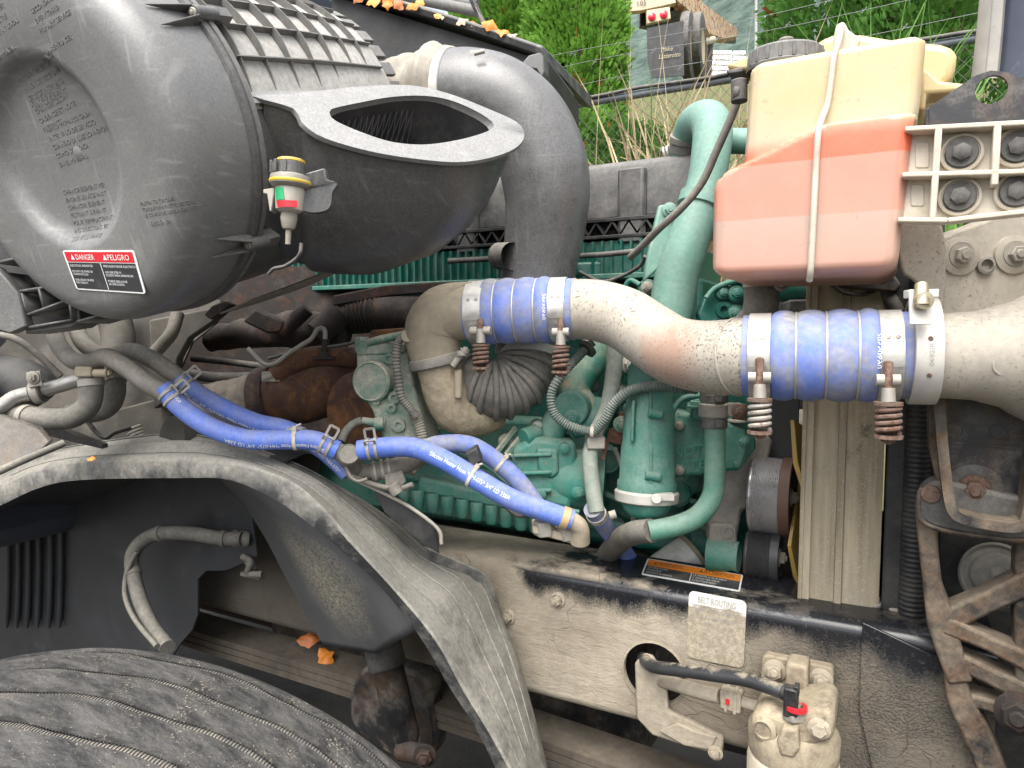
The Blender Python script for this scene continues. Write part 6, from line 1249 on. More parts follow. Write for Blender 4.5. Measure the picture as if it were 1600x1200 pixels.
for i, (s_, w_) in enumerate((('FAN MAY START', .22), ('TO ROTATE', .15), ('WITHOUT WARNING.', .28))): text_on(mb, s_, f2, 0.13, w_, 0.04, 0.42-i*0.15)
for i, (s_, w_) in enumerate((('LE VENTILATEUR PEUT', .34), ("S' ENGAGER SANS", .27), ('AVERTISSEMENT.', .25))): text_on(mb, s_, f2, 0.13, w_, 0.52, 0.42-i*0.15)
part('label_print', mb, M['white_print'], lab, ang=90); mb = MB(); sheet(mb, [f2(0.498, 0.06), f2(0.505, 0.06), f2(0.505, 0.56), f2(0.498, 0.56)]); part('label_divider', mb, M['white_print'], lab)
bl = [PY(x, y, FY-0.001) for x, y in ((1077, 922), (1167, 939), (1162, 1044), (1073, 1026))]; Un = V(0, -1, 0)
m, t, N, L, b = node_mat('mud_smeared_label'); g = G(t); Z = g.xyz()[2]; zz = (bl[0].z+bl[1].z)/2-FZB
e_ = g.math('MULTIPLY_ADD', g.noise(22, 6, 0.65), 0.05, zz-0.050); mk = g.rng(g.math('SUBTRACT', e_, Z), -0.003, 0.005)
fl = g.rng(g.noise(150, 5, 0.7), 0.42, 0.60); mc = g.mix(fl, (0.28, 0.24, 0.175), (0.42, 0.365, 0.275))
L.new(g.mix(mk, (0.66, 0.64, 0.58), mc), b.inputs['Base Color']); b.inputs['Roughness'].default_value = 0.8; L.new(g.bump(g.math('MULTIPLY', mk, g.noise(150, 6, 0.7)), 0.7), b.inputs['Normal'])
fn = lambda l: label_quad(bl, l, Un)
mb = MB(); mb.prism(rrect(fn(0.0016), 0, 1, 0, 1, 0.09, 0.9), -Un*0.001); lab = part('belt_label', mb, m, fr, label='mud smeared white belt routing sticker')
mb = MB(); f2 = fn(0.0022); text_on(mb, 'BELT ROUTING', f2, 0.13, 0.66, 0.16, 0.85); text_on(mb, 'CHEMIN DES COURROIES', f2, 0.085, 0.84, 0.07, 0.72); text_on(mb, 'RUTA DE LAS BANDAS', f2, 0.07, 0.80, 0.07, 0.62)
sheet(mb, [f2(0.02, 0.805), f2(0.98, 0.805), f2(0.98, 0.812), f2(0.02, 0.812)])
part('label_print', mb, M['grey_print'], lab, ang=90)
for (cx_, cy_, r_) in ((0.36, 0.48, 0.11), (0.62, 0.30, 0.10), (0.30, 0.20, 0.08), (0.72, 0.50, 0.07)):
    mb = MB(); mb.rings([[f2(cx_+rr_*math.cos(a*math.pi/12), cy_+rr_*0.86*math.sin(a*math.pi/12)) for a in range(24)] for rr_ in (r_, r_+0.008)], True, (False, False)); part('pulley_diagram', mb, bpy.data.materials['faded_grey_print'], lab)
# mud covered strap bracket below the hole
sb = thing('hose_strap', 'bent steel strap bracket buried under dried mud', 'bracket', PY(1060, 1175, 1.2))
mb = MB(); mb.prism([PY(x, y, 1.205) for x, y in ((992, 1036), (1004, 1022), (1018, 1026), (1041, 1064), (1044, 1112), (1088, 1132), (1131, 1153), (1128, 1181), (1070, 1166), (1019, 1150), (994, 1122))], V(0, 0.014, 0)); mb.jitter(0.003, 45); part('strap', mb, M['mud_steel'], sb, bevel=0.004)
mb = MB(); mb.prism([PY(x, y, 1.198) for x, y in ((1030, 1142), (1060, 1130), (1085, 1142), (1120, 1152), (1108, 1172), (1070, 1166))], V(0, 0.012, 0)); mb.jitter(0.004, 60); part('mud_clump', mb, M['mud_steel'], sb, bevel=0.003)
mb = MB(); mb.bolt(PY(1118, 1176, 1.2), V(0, -1, 0), 0.009); part('bolt', mb, M['mud_steel'], sb)
# fuel lines
mb = MB(); P = spline([PY(x, y, yy) for x, y, yy in ((1003, 1028, 1.27), (1008, 1032, 1.21), (1022, 1042, 1.17), (1070, 1048, 1.145), (1120, 1055, 1.13), (1170, 1063, 1.115), (1215, 1078, 1.10), (1230, 1084, 1.10))], 8); mb.tube(P, 0.0112, 20)
fl_ = solo('fuel_hose', mb, mat('mud_topped_hose', (0.035, 0.036, 0.038), 0.4, dust=(0.38, 0.32, 0.23), dust_amt=0.10, up=0.52, dscale=30, dcon=0.10, bump=0.15), 'black rubber fuel hose emerging from the round hole in frame', 'hose', ang=70)
mb = MB(); mb.tube(spline([PY(x, y, yy) for x, y, yy in ((1015, 1060, 1.26), (1045, 1066, 1.20), (1090, 1080, 1.175), (1125, 1088, 1.165))], 6), 0.0125, 18); f3 = thing('fuel_return_line', 'mud crusted fuel line with square quick connector', 'hose', PY(1090, 1110, 1.17)); part('hose_wall', mb, M['mud_steel'], f3, ang=70)
ax = (PY(1165, 1100, 1.15)-PY(1125, 1088, 1.165)).normalized(); ca = PY(1143, 1092, 1.158)
mb = MB(); mb.box(ca, ax*0.019, V(0, 0.013, 0), V(0, 0, 0.016)); c5 = part('quick_connector', mb, M['mud_steel'], f3, bevel=0.003)
for s_ in (-0.4, 0.45):
    mb = MB(); mb.box(ca+ax*0.019*s_, ax*0.003, V(0, 0.0145, 0), V(0, 0, 0.0175)); part('connector_rib', mb, M['mud_steel'], c5, bevel=0.001)
mb = MB(); mb.box(ca+V(-0.004, -0.0145, 0.001), ax*0.003, V(0, 0.002, 0), V(0, 0, 0.004)); part('red_lock', mb, M['red_print'], c5)
mb = MB(); mb.cyl(ca+ax*0.018, ca+ax*0.05, 0.009); part('spigot', mb, M['mud_steel'], f3)
# fuel filter
ff = thing('fuel_filter', 'cream fuel filter with mud spattered head bolted to frame rail', 'fuel filter', PY(1240, 1260, 1.12))
mb = MB(); mb.prism(rrect(label_quad([PY(1191, 1022, 1.20), PY(1303, 1044, 1.20), PY(1300, 1120, 1.20), PY(1186, 1108, 1.20)], 0, V(0, -1, 0)), 0, 1, 0, 1, 0.08, 1.3), V(0, 0.02, 0)); br_ = part('mounting_plate', mb, M['mudcream'], ff, bevel=0.003)
for (x, y) in ((1211, 1047), (1283, 1061)):
    mb = MB(); mb.bolt(PY(x, y, 1.198), V(0, -1, 0), 0.0125, True, 0.010); part('bolt', mb, M['mud_steel'], br_)
mb = MB(); mb.prism([PY(x, y, 1.16) for x, y in ((1228, 1036), (1262, 1042), (1262, 1090), (1275, 1110), (1210, 1110), (1226, 1090))], V(0, 0.045, 0)); part('neck', mb, M['mudcream'], ff, bevel=0.005)
fc = PY(1240, 1150, 1.135)
mb = MB(); mb.lathe(fc, V(0, 0, 1), [(0.060, -0.028), (0.066, -0.024), (0.067, 0.012), (0.060, 0.022), (0.045, 0.030), (0.0001, 0.032)], 44); part('filter_head', mb, M['mudcream'], ff)
mb = MB(); mb.prism([PY(x, y, 1.082) for x, y in ((1171, 1122), (1196, 1109), (1222, 1118), (1258, 1110), (1298, 1108), (1305, 1124), (1303, 1158), (1252, 1172), (1206, 1166), (1172, 1154))], V(0, 0.10, 0)); mb.jitter(0.0015, 60); part('head_block', mb, M['mudcream'], ff, bevel=0.011, bseg=3)
mb = MB(); mb.lathe(PY(1194, 1139, 1.084), V(-0.2, -1, 0), [(0.020, -0.02), (0.019, 0.004), (0.013, 0.006), (0.012, 0.002), (0.0001, 0.002)], 24); part('port_plug', mb, M['mudcream'], ff)
mb = MB(); mb.bolt(PY(1280, 1138, 1.082), V(0, -1, 0), 0.011, True, 0.008, False); part('port_bolt', mb, M['mud_steel'], ff)
mb = MB(); mb.prism([PY(x, y, 1.066) for x, y in ((1222, 1138), (1246, 1140), (1250, 1172), (1240, 1186), (1218, 1182), (1214, 1160))], V(0, 0.05, 0)); mb.jitter(0.002, 60); part('head_lug', mb, M['mudcream'], ff, bevel=0.005, bseg=3)
can = part('canister', MB().lathe(fc, V(0, 0, 1), [(0.0001, -0.20), (0.055, -0.20), (0.067, -0.185), (0.068, -0.04), (0.066, -0.030), (0.060, -0.026)], 48), M['cream_can'], ff)
ey = fc; mb = MB()
def can_fn(x, y):   # x: metres round the can, y: height
    a = math.atan2(-(0-fc.y), 0); n0 = (V(CAM.x, CAM.y, 0)-V(fc.x, fc.y, 0)).normalized(); s0 = V(-n0.y, n0.x, 0); s0 = s0 if s0.x > 0 else -s0
    an = x/0.068; return V(fc.x, fc.y, fc.z)+(n0*math.cos(an)+s0*math.sin(an))*0.0685+V(0, 0, y)
mb.add([can_fn(-0.066, -0.052), can_fn(-0.054, -0.052), can_fn(-0.042, -0.064), can_fn(-0.038, -0.095), can_fn(-0.066, -0.095)], [(0, 1, 2, 3, 4)]); part('red_logo', mb, M['red_print'], can)
mb = MB(); text_on(mb, 'R/', lambda x, y: can_fn(x*1.0-0.063, y-0.082)+V(0, -0.0005, 0), 0.024, 0.016); part('logo_print', mb, M['white_print'], can, ang=90)
qc = thing('hose_elbow_connector', 'black push on elbow connector with red lock on fuel filter', 'connector', PY(1238, 1120, 1.09))
mb = MB(); mb.cyl(PY(1222, 1080, 1.095), PY(1240, 1088, 1.09), 0.0125); mb.box(PY(1236, 1095, 1.085), V(0.010, 0, 0), V(0, 0.010, 0), V(0, 0, 0.022)); part('elbow', mb, M['plastic_dark'], qc, bevel=0.003)
mb = MB(); mb.box(PY(1245, 1078, 1.085), V(0.0035, 0, 0), V(0, 0.009, 0), V(0, 0, 0.008)); part('release_tab', mb, M['plastic_dark'], qc, bevel=0.001)
mb = MB(); mb.lathe(PY(1244, 1105, 1.085), V(0, 0, 1), [(0.010, -0.003), (0.0155, -0.003), (0.0155, 0.003), (0.010, 0.003)], 20, -60, 150); part('red_lock', mb, M['red_print'], qc)
mb = MB(); mb.cyl(PY(1240, 1122, 1.09), PY(1240, 1112, 1.09), 0.017, 6); mb.cyl(PY(1240, 1116, 1.09), PY(1240, 1100, 1.09), 0.010); part('hex_adapter', mb, M['cast_grey'], qc, bevel=0.001)
# fitting at the hose end on the rail
hf_ = thing('hose_fitting_block', 'dusty metal fitting where the printed blue hose ends on frame rail', 'fitting', PZ(880, 838, FZT))
for (x, y, w_) in ((888, 826, 0.020), (852, 820, 0.020)):
    mb = MB(); a = D(x, y+14, 1.19); bq = D(x-2, y-8, 1.185); mb.cyl(a, bq, w_, 6, w_*0.92); part('hex_base', mb, M['steel_dull'], hf_, bevel=0.002)
mb = MB(); mb.prism([D(*p, 1.175) for p in ((832, 822), (905, 838), (906, 850), (900, 852), (832, 834))], hf*0.05); part('flange', mb, M['alu_tan'], hf_, bevel=0.003)
# ------------------------------------------------------------------ splash shield (wheel arch)
ar = thing('splash_shield', 'dusty black plastic wheel arch liner curving over front tyre', 'wheel arch', V(-0.6, 0.95, 0.6))
U_ = [(-90, 800), (0, 760), (62, 734), (134, 722), (281, 721), (353, 724), (416, 739), (478, 772), (556, 856), (619, 925), (681, 1000), (728, 1084), (775, 1162), (835, 1275)]
L_ = [(-90, 830), (0, 790), (62, 762), (127, 750), (281, 747), (353, 749), (410, 770), (463, 803), (533, 860), (592, 914), (654, 992), (703, 1075), (750, 1150), (808, 1275)]
S_ = [(-90, 775), (0, 737), (62, 716), (140, 702), (260, 681), (345, 693), (437, 721), (530, 763), (619, 816), (675, 863), (752, 895), (783, 960), (815, 1055), (870, 1275)]
yU = [0.80, 0.80, 0.80, 0.80, 0.80, 0.80, 0.81, 0.82, 0.85, 0.88, 0.90, 0.92, 0.93, 0.94]
yS = [0.93, 0.93, 0.93, 0.94, 0.96, 0.97, 1.00, 1.03, 1.10, 1.16, 1.19, 1.17, 1.13, 1.05]
Uc = spline([PY(*p, y) for p, y in zip(U_, yU)], 8); Lc = spline([PY(*p, y) for p, y in zip(L_, yU)], 8); Sc = spline([PY(*p, y) for p, y in zip(S_, yS)], 8)
rg = []
for i, (l, u, s_) in enumerate(zip(Lc, Uc, Sc)):
    w_ = (s_-u); nrm = V(0, -0.3, 1).normalized(); row = [l+V(0, 0.012, 0), l, u-(u-l)*0.08, u+V(0, 0.004, 0.0015)]
    for k in range(1, 15):
        q = k/14; rip = 0.006*math.sin(q*math.pi*7)*min(1, q*4)*(1 if i < 72 else 0.4)
        row.append(u+w_*q+nrm*(rip+0.016*math.sin(math.pi*q)*(1 if i < 80 else 0.3)))
    rg.append(row+[s_+V(0, 0.03, -0.05)])
M['arch'] = mat('dust_covered_arch_plastic', (0.034, 0.035, 0.036), 0.5, var=0.12, dust=(0.26, 0.245, 0.21), dust_amt=0.34, up=0.60, dscale=24, dcon=0.22, speck=(0.42, 0.39, 0.33), speck_amt=0.2, sscale=200, bump=0.3)
part('arch_lip', MB().rings(rg, False), M['arch'], ar, ang=50)
for kk in (6, 9, 12, 15):
    part('arch_ridge', MB().tube([r_[kk]+V(0, 0, 0.001) for r_ in rg[10:-4]], [0.0008]+[0.0017]*20+[0.0008], 8), M['arch'], ar, ang=70)
M['arch_in'] = mat('dark_arch_liner', (0.030, 0.032, 0.035), 0.42, var=0.10, speck=(0.3, 0.28, 0.24), speck_amt=0.12, bump=0.06, dust=(0.16, 0.155, 0.145), dust_amt=0.28, up=0.15, dscale=8)
# inner roof of the liner: from the lip back to the wall
inn = [V(p.x-0.02, 1.12, p.z-0.01) for p in Lc]
rg = [[l+V(0, 0.010, 0.004), l*0.5+w_*0.5+V(0, 0, 0.03), w_] for l, w_ in zip(Lc[:44], inn[:44])]
part('liner_roof', MB().rings(rg, False), M['arch_in'], ar, ang=60)
wallp = [PY(x, y, 1.12) for x, y in ((-120, 700), (60, 715), (352, 722), (392, 800), (402, 868), (385, 878), (352, 892), (322, 892), (309, 905), (309, 960), (300, 985), (283, 1004), (260, 1040), (-120, 1080))]
part('liner_wall', MB().prism(wallp, V(0, 0.006, 0)), M['arch_in'], ar, bevel=0.001)
for i, x in enumerate((8, 24, 40, 56, 74, 90)):
    P = [PY(x+6-(abs(y-880)/110)**2*4, y, 1.112) for y in range(785-0, 985-(i*0), 14)]; mb = MB(); mb.tube(P, [0.001]+[0.007]*(len(P)-2)+[0.003], 10); part('wall_rib', mb, M['arch_in'], ar, ang=70)
# forward flap with dust patch
m, t, N, L, b = node_mat('flap_plastic'); g = G(t); c0 = PY(520, 890, 0.98)-ar.location
ds = g.N.new('ShaderNodeVectorMath'); ds.operation = 'DISTANCE'; g.L.new(g.tc.outputs['Object'], ds.inputs[0]); ds.inputs[1].default_value = c0
pt = g.math('MULTIPLY', g.rng(g.math('MULTIPLY_ADD', g.noise(20, 6), 0.10, ds.outputs['Value']), 0.09, 0.20, 1, 0), g.rng(g.noise(210, 5, 0.7), 0.42, 0.58))
L.new(g.mix(pt, g.mix(g.rng(g.noise(12, 6), 0.3, 0.7), (0.060, 0.062, 0.065), (0.085, 0.085, 0.085)), (0.38, 0.34, 0.25)), b.inputs['Base Color']); b.inputs['Roughness'].default_value = 0.65; L.new(g.bump(g.noise(200, 5), 0.15), b.inputs['Normal'])
fo = [(352, 747), (412, 772), (465, 806), (535, 862), (594, 918), (650, 984)]; fm = [(348, 750), (398, 792), (440, 842), (490, 905), (540, 965), (590, 1022)]; fi = [(345, 750), (385, 795), (415, 842), (445, 900), (475, 955), (505, 1008)]
A_ = spline([PY(*p, y) for p, y in zip(fo, (0.81, 0.82, 0.83, 0.86, 0.89, 0.91))], 6); B_ = spline([PY(*p, 0.985) for p in fm], 6); C_ = spline([PY(*p, 1.07) for p in fi], 6)
rg = []
for a_, b_, c_ in zip(A_, B_, C_): rg.append([a_+V(0, 0.012, 0)]+[ (a_*(1-q)+b_*q) for q in (0.5,)]+[b_]+[b_*(1-q)+c_*q for q in (0.5, 1.0)]+[c_+V(0, 0.03, 0)])
o = part('front_flap', MB().rings(rg, False), m, ar, ang=50); md = o.modifiers.new('t', 'SOLIDIFY'); md.thickness = 0.004
# outer flange towards the rail (the faceted wing)
wing = [(664, 855), (712, 875), (752, 893), (764, 905), (778, 942), (776, 970), (790, 1000), (813, 1046), (814, 1090), (830, 1150), (850, 1210), (800, 1200), (740, 1060), (690, 940)]
mb = MB(); mb.prism([PY(x, y, 1.19-(0.10*(max(0, 800-x))/120)) for x, y in wing], V(0, 0.005, 0)); part('wing', mb, M['arch'], ar, bevel=0.002)
for (x, y, h_) in ((700, 918, 10), (708, 906, 9), (730, 942, 6)):
    pass
# dark plate behind the arch crest, resting towards rail
mb = MB(); mb.prism([D(*p, 1.235) for p in ((585, 770), (610, 768), (648, 795), (680, 825), (686, 865), (660, 850), (600, 800))], hf*0.006); solo('deflector_plate', mb, M['plastic_dark'], 'thin black deflector plate between arch crest and rail', 'panel', bevel=0.001)
mb = MB(); mb.tube(spline(DP([(545, 745, 1.23), (590, 766, 1.23), (640, 792, 1.225), (684, 826, 1.22), (690, 850, 1.22)]), 6), 0.0035, 8); solo('edge_wire', mb, M['steel_dull'], 'thin grey wire lying along the deflector plate', 'cable', ang=70)
# ------------------------------------------------------------------ tyre
wn = V(-math.sin(R(20.5)), math.cos(R(20.5)), 0); wc = V(-0.767, 0.499, 0.52)-wn*0.145
ty = thing('wheel_assembly', 'big dirty truck front tyre with wavy tread grooves and sand', 'tyre', V(wc.x, wc.y, 0))
m, t, N, L, b = node_mat('sandy_tyre_rubber'); g = G(t)
sand = g.math('MULTIPLY', g.rng(g.noise(330, 5, 0.7), 0.54, 0.62), g.math('MULTIPLY', g.rng(g.noise(22, 6, 0.7), 0.50, 0.60), g.rng(g.xyz()[0], -0.35, 0.15, 0.15, 1.0))); gg_ = g.N.new('ShaderNodeNewGeometry'); 
smear = g.rng(g.noise(30, 7, 0.7, scale3=(0.5, 2, 2)), 0.38, 0.62, 0, 0.55)
col = g.mix(smear, (0.026, 0.025, 0.024), (0.145, 0.138, 0.127)); col = g.mix(g.rng(g.noise(420, 3, 0.6), 0.69, 0.72), col, (0.46, 0.43, 0.37)); col = g.mix(sand, col, (0.36, 0.31, 0.23))
L.new(col, b.inputs['Base Color']); L.new(g.rng(sand, 0, 1, 0.55, 0.95), b.inputs['Roughness']); L.new(g.bump(g.math('ADD', g.math('MULTIPLY', sand, 1.5), g.noise(120, 6)), 0.6, 0.004), b.inputs['Normal']); M['tyre'] = m
# tread lathe with wavy grooves (built as a grid so the grooves can wander)
wx, wy = V(math.cos(R(20.5)), math.sin(R(20.5)), 0), V(0, 0, 1); NW = 520; Wd = 0.29
cols = []
gro = [-0.098, -0.042, 0.012, 0.062, 0.110]; gw = 0.0068; gd = 0.010
vs_list = [-0.150, -0.148, -0.145, -0.140, -0.132, -0.12]
for gq in gro: vs_list += [gq-0.020, gq-gw-0.002, gq-gw, gq-gw*0.75, gq+gw*0.75, gq+gw, gq+gw+0.002, gq+0.020]
vs_list += [0.12, 0.132, 0.140, 0.145, 0.148, 0.150]; vs_list = sorted(set(vs_list))
def in_groove(v): return any(abs(v-gq) < gw*0.8 for gq in gro)
def gshift(v): 
    w_ = max(0, 1-min(abs(v-gq) for gq in gro)/0.022); return w_
def zigf(th, v):
    q = math.sin(th*0.532*2*math.pi/0.15+2.0*round(v*17)); return 0.0026*max(-1, min(1, q*1.5))
rg = []
for k in range(NW):
    th = R(-5+190*k/(NW-1)); row = []
    for v in vs_list:
        r_ = 0.532-0.10*v*v/0.0225*0.12; e = abs(v)
        if e > 0.12: r_ -= 0.045*((e-0.12)/0.03)**2.4
        if in_groove(v): r_ -= gd
        zig = zigf(th, v)*gshift(v)
        row.append(wc+wn*(v+zig)+(wx*math.cos(th)+wy*math.sin(th))*r_)
    row = [wc+wn*(-0.155)+(wx*math.cos(th)+wy*math.sin(th))*0.30]+[wc+wn*(-0.168)+(wx*math.cos(th)+wy*math.sin(th))*0.40]+row+[wc+wn*0.168+(wx*math.cos(th)+wy*math.sin(th))*0.40, wc+wn*0.155+(wx*math.cos(th)+wy*math.sin(th))*0.30]
    rg.append(row)
part('tyre', MB().rings(rg, False), M['tyre'], ty, ang=45)
rg = []
for k in range(60):
    th = R(184+172*k/59); rg.append([wc+wn*q+(wx*math.cos(th)+wy*math.sin(th))*r_ for q, r_ in ((-0.155, 0.30), (-0.168, 0.40), (-0.148, 0.50), (-0.12, 0.528), (0, 0.532), (0.12, 0.528), (0.148, 0.50), (0.168, 0.40), (0.155, 0.30))])
part('tyre_lower', MB().rings(rg, False), M['tyre'], ty, ang=45)
part('rim', MB().lathe(wc, wn, [(0.30, -0.15), (0.285, -0.14), (0.27, -0.05), (0.16, 0.02), (0.0001, 0.03)], 48), M['steel_dull'], ty)
part('rim_back', MB().lathe(wc, wn, [(0.30, 0.15), (0.285, 0.14), (0.28, 0.02), (0.10, 0.05), (0.0001, 0.05)], 48), M['rust_dark'], ty)
# sipes: short cuts down both walls of every groove, near the top
M['groove'] = mat('dusty_groove_rubber', (0.10, 0.095, 0.088), 0.7, var=0.2, vscale=30, dust=(0.3, 0.27, 0.22), dust_amt=0.4, up=0.2, bump=0.1)
M['sipe'] = mat('sipe_dark', (0.010, 0.010, 0.010), 0.9, bump=0)
for gi, gq in enumerate(gro):
    mb = MB()
    for k in range(50, 470):
        th = R(-5+190*(k+0.5)/(NW-1)); zig = zigf(th, gq); r0 = 0.532-0.10*gq*gq/0.0225*0.12
        tv = (-wx*math.sin(th)+wy*math.cos(th)); rv = (wx*math.cos(th)+wy*math.sin(th))
        mb.box(wc+wn*(gq+zig)+rv*(r0-0.0062), wn*(gw*0.9), tv*0.00045, rv*0.0022)
    part('sipe_row', mb, M['sipe'], ty, kind='stuff')
    rgb = []
    for k in range(50, 470):
        th = R(-5+190*k/(NW-1)); zig = zigf(th, gq); r0 = 0.532-0.10*gq*gq/0.0225*0.12; rv = (wx*math.cos(th)+wy*math.sin(th)); rgb.append([wc+wn*(gq+zig+q*gw)+rv*(r0-h_) for q, h_ in ((-0.95, 0.0085), (-0.55, 0.0045), (0.55, 0.0045), (0.95, 0.0085))])
    part('groove_rib', MB().rings(rgb, False), M['groove'], ty, ang=60)
# ------------------------------------------------------------------ under-arch parts
def px_tube(pts, y=None): return spline([PY(p[0], p[1], p[2]) for p in pts], 8)
bh = thing('brake_hose', 'dusty thick black brake hose arching inside the wheel well', 'hose', PY(250, 1005, 1.0))
P = px_tube(((262, 1012, 0.95), (238, 980, 0.98), (220, 940, 1.0), (208, 895, 1.02), (207, 868, 1.03), (222, 846, 1.04), (252, 833, 1.05), (300, 834, 1.06), (345, 841, 1.08), (378, 842, 1.10)))
part('hose_wall', MB().tube(P, 0.0165, 20), M['rubber_dusty'], bh, ang=70)
part('thin_line', MB().tube(px_tube(((245, 1010, 0.93), (212, 970, 0.96), (196, 935, 0.98), (196, 905, 1.0), (204, 880, 1.01), (214, 862, 1.02))), 0.0055, 12), M['rubber_dusty'], bh, ang=70)
for q in (24, 48, len(P)-8): band_on(P, q, 0.0168, 0.012, M['tube_grey'], 'hose_tie', bh)
mb = MB(); a, bq = PY(362, 841, 1.095), PY(390, 842, 1.12); mb.lathe(a, bq-a, [(0.017, 0), (0.019, 0.004), (0.019, 0.012), (0.016, 0.014), (0.018, 0.02), (0.018, 0.034), (0.014, 0.04)], 20); part('end_fitting', mb, M['steel_dull'], bh)
mb = MB(); mb.cyl(PY(385, 872, 1.13), PY(398, 892, 1.13), 0.010); mb.box(PY(395, 898, 1.13), V(0.03, 0, 0), V(0, 0.01, 0), V(0, 0, 0.004)); mb.tube(spline([PY(380, 870, 1.12), PY(392, 878, 1.11), PY(388, 895, 1.11), PY(410, 898, 1.12)], 5), 0.008, 10); solo('brake_line_union', mb, M['tube_grey'], 'dusty brake line union beside edge of liner flap', 'fitting')
ls = thing('leaf_spring', 'dirt covered steel leaf spring running under the frame', 'leaf spring', PY(600, 1130, 1.28))
for i, off in enumerate((0, 0.018, 0.036)):
    P = [PY(x, y, 1.30)-V(0, 0, off) for x, y in ((200, 945), (330, 985), (450, 1020), (560, 1052), (680, 1090), (800, 1128), (950, 1180), (1150, 1250))]
    mb = MB(); mb.strip(spline(P, 4), V(0, 0, 1), 0.10, 0.015); part('leaf', mb, mat('dirt_caked_spring_%d' % i, (0.075, 0.063, 0.049), 0.9, var=0.2, dust=(0.17, 0.14, 0.105), dust_amt=0.46, up=0.2, dscale=12, bump=0.6), ls)
sh = thing('shock_absorber', 'black shock absorber with dusty boot under the arch', 'shock absorber', PY(640, 1190, 1.15))
def shl(prof, a, b_, nm, m_): ax = (b_-a); mb = MB(); mb.lathe(a, ax, [(r_, t_*ax.length) for r_, t_ in prof], 32); return part(nm, mb, m_, sh)
a, b_ = PY(596, 1000, 1.16), PY(636, 1170, 1.14)
shl([(0.036, -0.05), (0.036, 0.25), (0.033, 0.27), (0.033, 0.9), (0.022, 1.0), (0.0001, 1.0)], a, b_, 'tube', M['black_paint'])
shl([(0.039, 0.02), (0.0405, 0.03), (0.0405, 0.24), (0.037, 0.26)], a, b_, 'dust_cover', M['rubber'])
mb = MB(); mb.cyl(PY(625, 1172, 1.12), PY(665, 1180, 1.12), 0.020); mb.bolt(PY(664, 1180, 1.10), V(0.5, -1, 0), 0.016); part('eye', mb, M['rust_dark'], sh)
mb = MB(); mb.prism(spline([PY(x, y, 1.24) for x, y in ((560, 1050), (600, 1040), (665, 1060), (675, 1110), (680, 1170), (640, 1195), (560, 1150), (545, 1100))], 3, True), V(0, 0.05, 0)); solo('spring_clamp_block', mb, M['black_paint'], 'black clamp block around the leaf spring', 'bracket', bevel=0.01)
mb = MB(); mb.abox(-2.2, 0.3, 1.50, 1.62, 0.50, 0.62); solo('axle_beam', mb, M['rust_dark'], 'dark front axle beam low under the engine', 'axle', bevel=0.02)
# ------------------------------------------------------------------ heater tubes and firewall at the left
fw = thing('firewall', 'dull tan sheet metal firewall behind the heater tubes', 'panel', PY(150, 700, 1.5))
M['fw'] = mat('dusty_firewall_metal', (0.060, 0.054, 0.045), 0.8, var=0.2, vscale=7, dust=(0.19, 0.17, 0.14), dust_amt=0.36, up=0.2, dscale=7, bump=0.25)
mb = MB(); P = [D(*p) for p in ((-200, 380, 1.9), (150, 420, 1.8), (345, 470, 1.62), (338, 505, 1.6), (300, 535, 1.6), (276, 590, 1.6), (268, 650, 1.6), (262, 728, 1.6), (150, 712, 1.6), (-200, 730, 1.8))]
mb.prism(P, hf*0.01); part('panel', mb, M['fw'], fw)
mb = MB(); mb.prism([D(*p, 1.55) for p in ((182, 640), (265, 618), (270, 660), (262, 735), (175, 735))], hf*0.02); part('lower_bracket', mb, M['fw'], fw, bevel=0.004)
mb = MB(); mb.prism([D(*p, 1.52) for p in ((232, 500), (345, 478), (352, 486), (330, 505), (296, 528), (278, 560), (270, 620), (240, 640))], hf*0.03); part('fire_wall_flange', mb, M['fw'], fw, bevel=0.004)
mb = MB(); mb.tube(spline(DP([(175, 480, 1.6), (185, 530, 1.58), (178, 560, 1.56), (160, 590, 1.56)]), 6), 0.035, 20); part('pressed_swage', mb, M['fw'], fw, ang=70)
mb = MB(); mb.spring(D(208, 668, 1.45), D(218, 692, 1.45), 0.014, 0.003, 5); solo('return_spring', mb, M['steel_dull'], 'small dusty coil spring on firewall above arch', 'spring')
mb = MB(); mb.tube(spline(DP([(135, 655, 1.40), (150, 675, 1.40), (165, 684, 1.40), (180, 676, 1.40), (205, 668, 1.41)]), 6), 0.0045, 10); solo('bent_rod', mb, M['black_paint'], 'thin black bent rod near spring on the firewall', 'rod', ang=70)
def gtube(label, pts, rpx, d, m='tube_grey', name='heater_tube', cat='pipe', grp='grey heater tubes on the firewall', n=10):
    P = spline(DP(pts), n); o = thing(name, label, cat, P[len(P)//2]-V(0, 0, 0.02), grp); part('tube_wall', MB().tube(P, px2m(rpx, d), 24), M[m], o, ang=70); return P, o
PA, oA = gtube('grey heater tube joined to the lower blue hose', [(82, 505, 1.40), (90, 535, 1.34), (112, 562, 1.28), (140, 566, 1.24), (168, 558, 1.20), (200, 576, 1.18), (232, 600, 1.17), (270, 622, 1.17)], 14, 1.2)
PB, oB = gtube('grey heater tube joined to the upper blue hose', [(118, 510, 1.42), (132, 538, 1.38), (165, 556, 1.34), (205, 549, 1.28), (240, 563, 1.24), (268, 582, 1.22), (300, 606, 1.225)], 13.5, 1.25)
M['alu_tube'] = mat('dull_silver_tube', (0.36, 0.35, 0.33), 0.4, 0.7, dust=(0.30, 0.28, 0.24), dust_amt=0.42, up=0.3, bump=0.1)
PC, oC = gtube('bright silver pipe crossing in front of the firewall', [(-40, 655, 1.22), (0, 636, 1.24), (25, 620, 1.25), (60, 612, 1.26), (100, 601, 1.26), (135, 590, 1.26)], 11, 1.25, 'alu_tube')
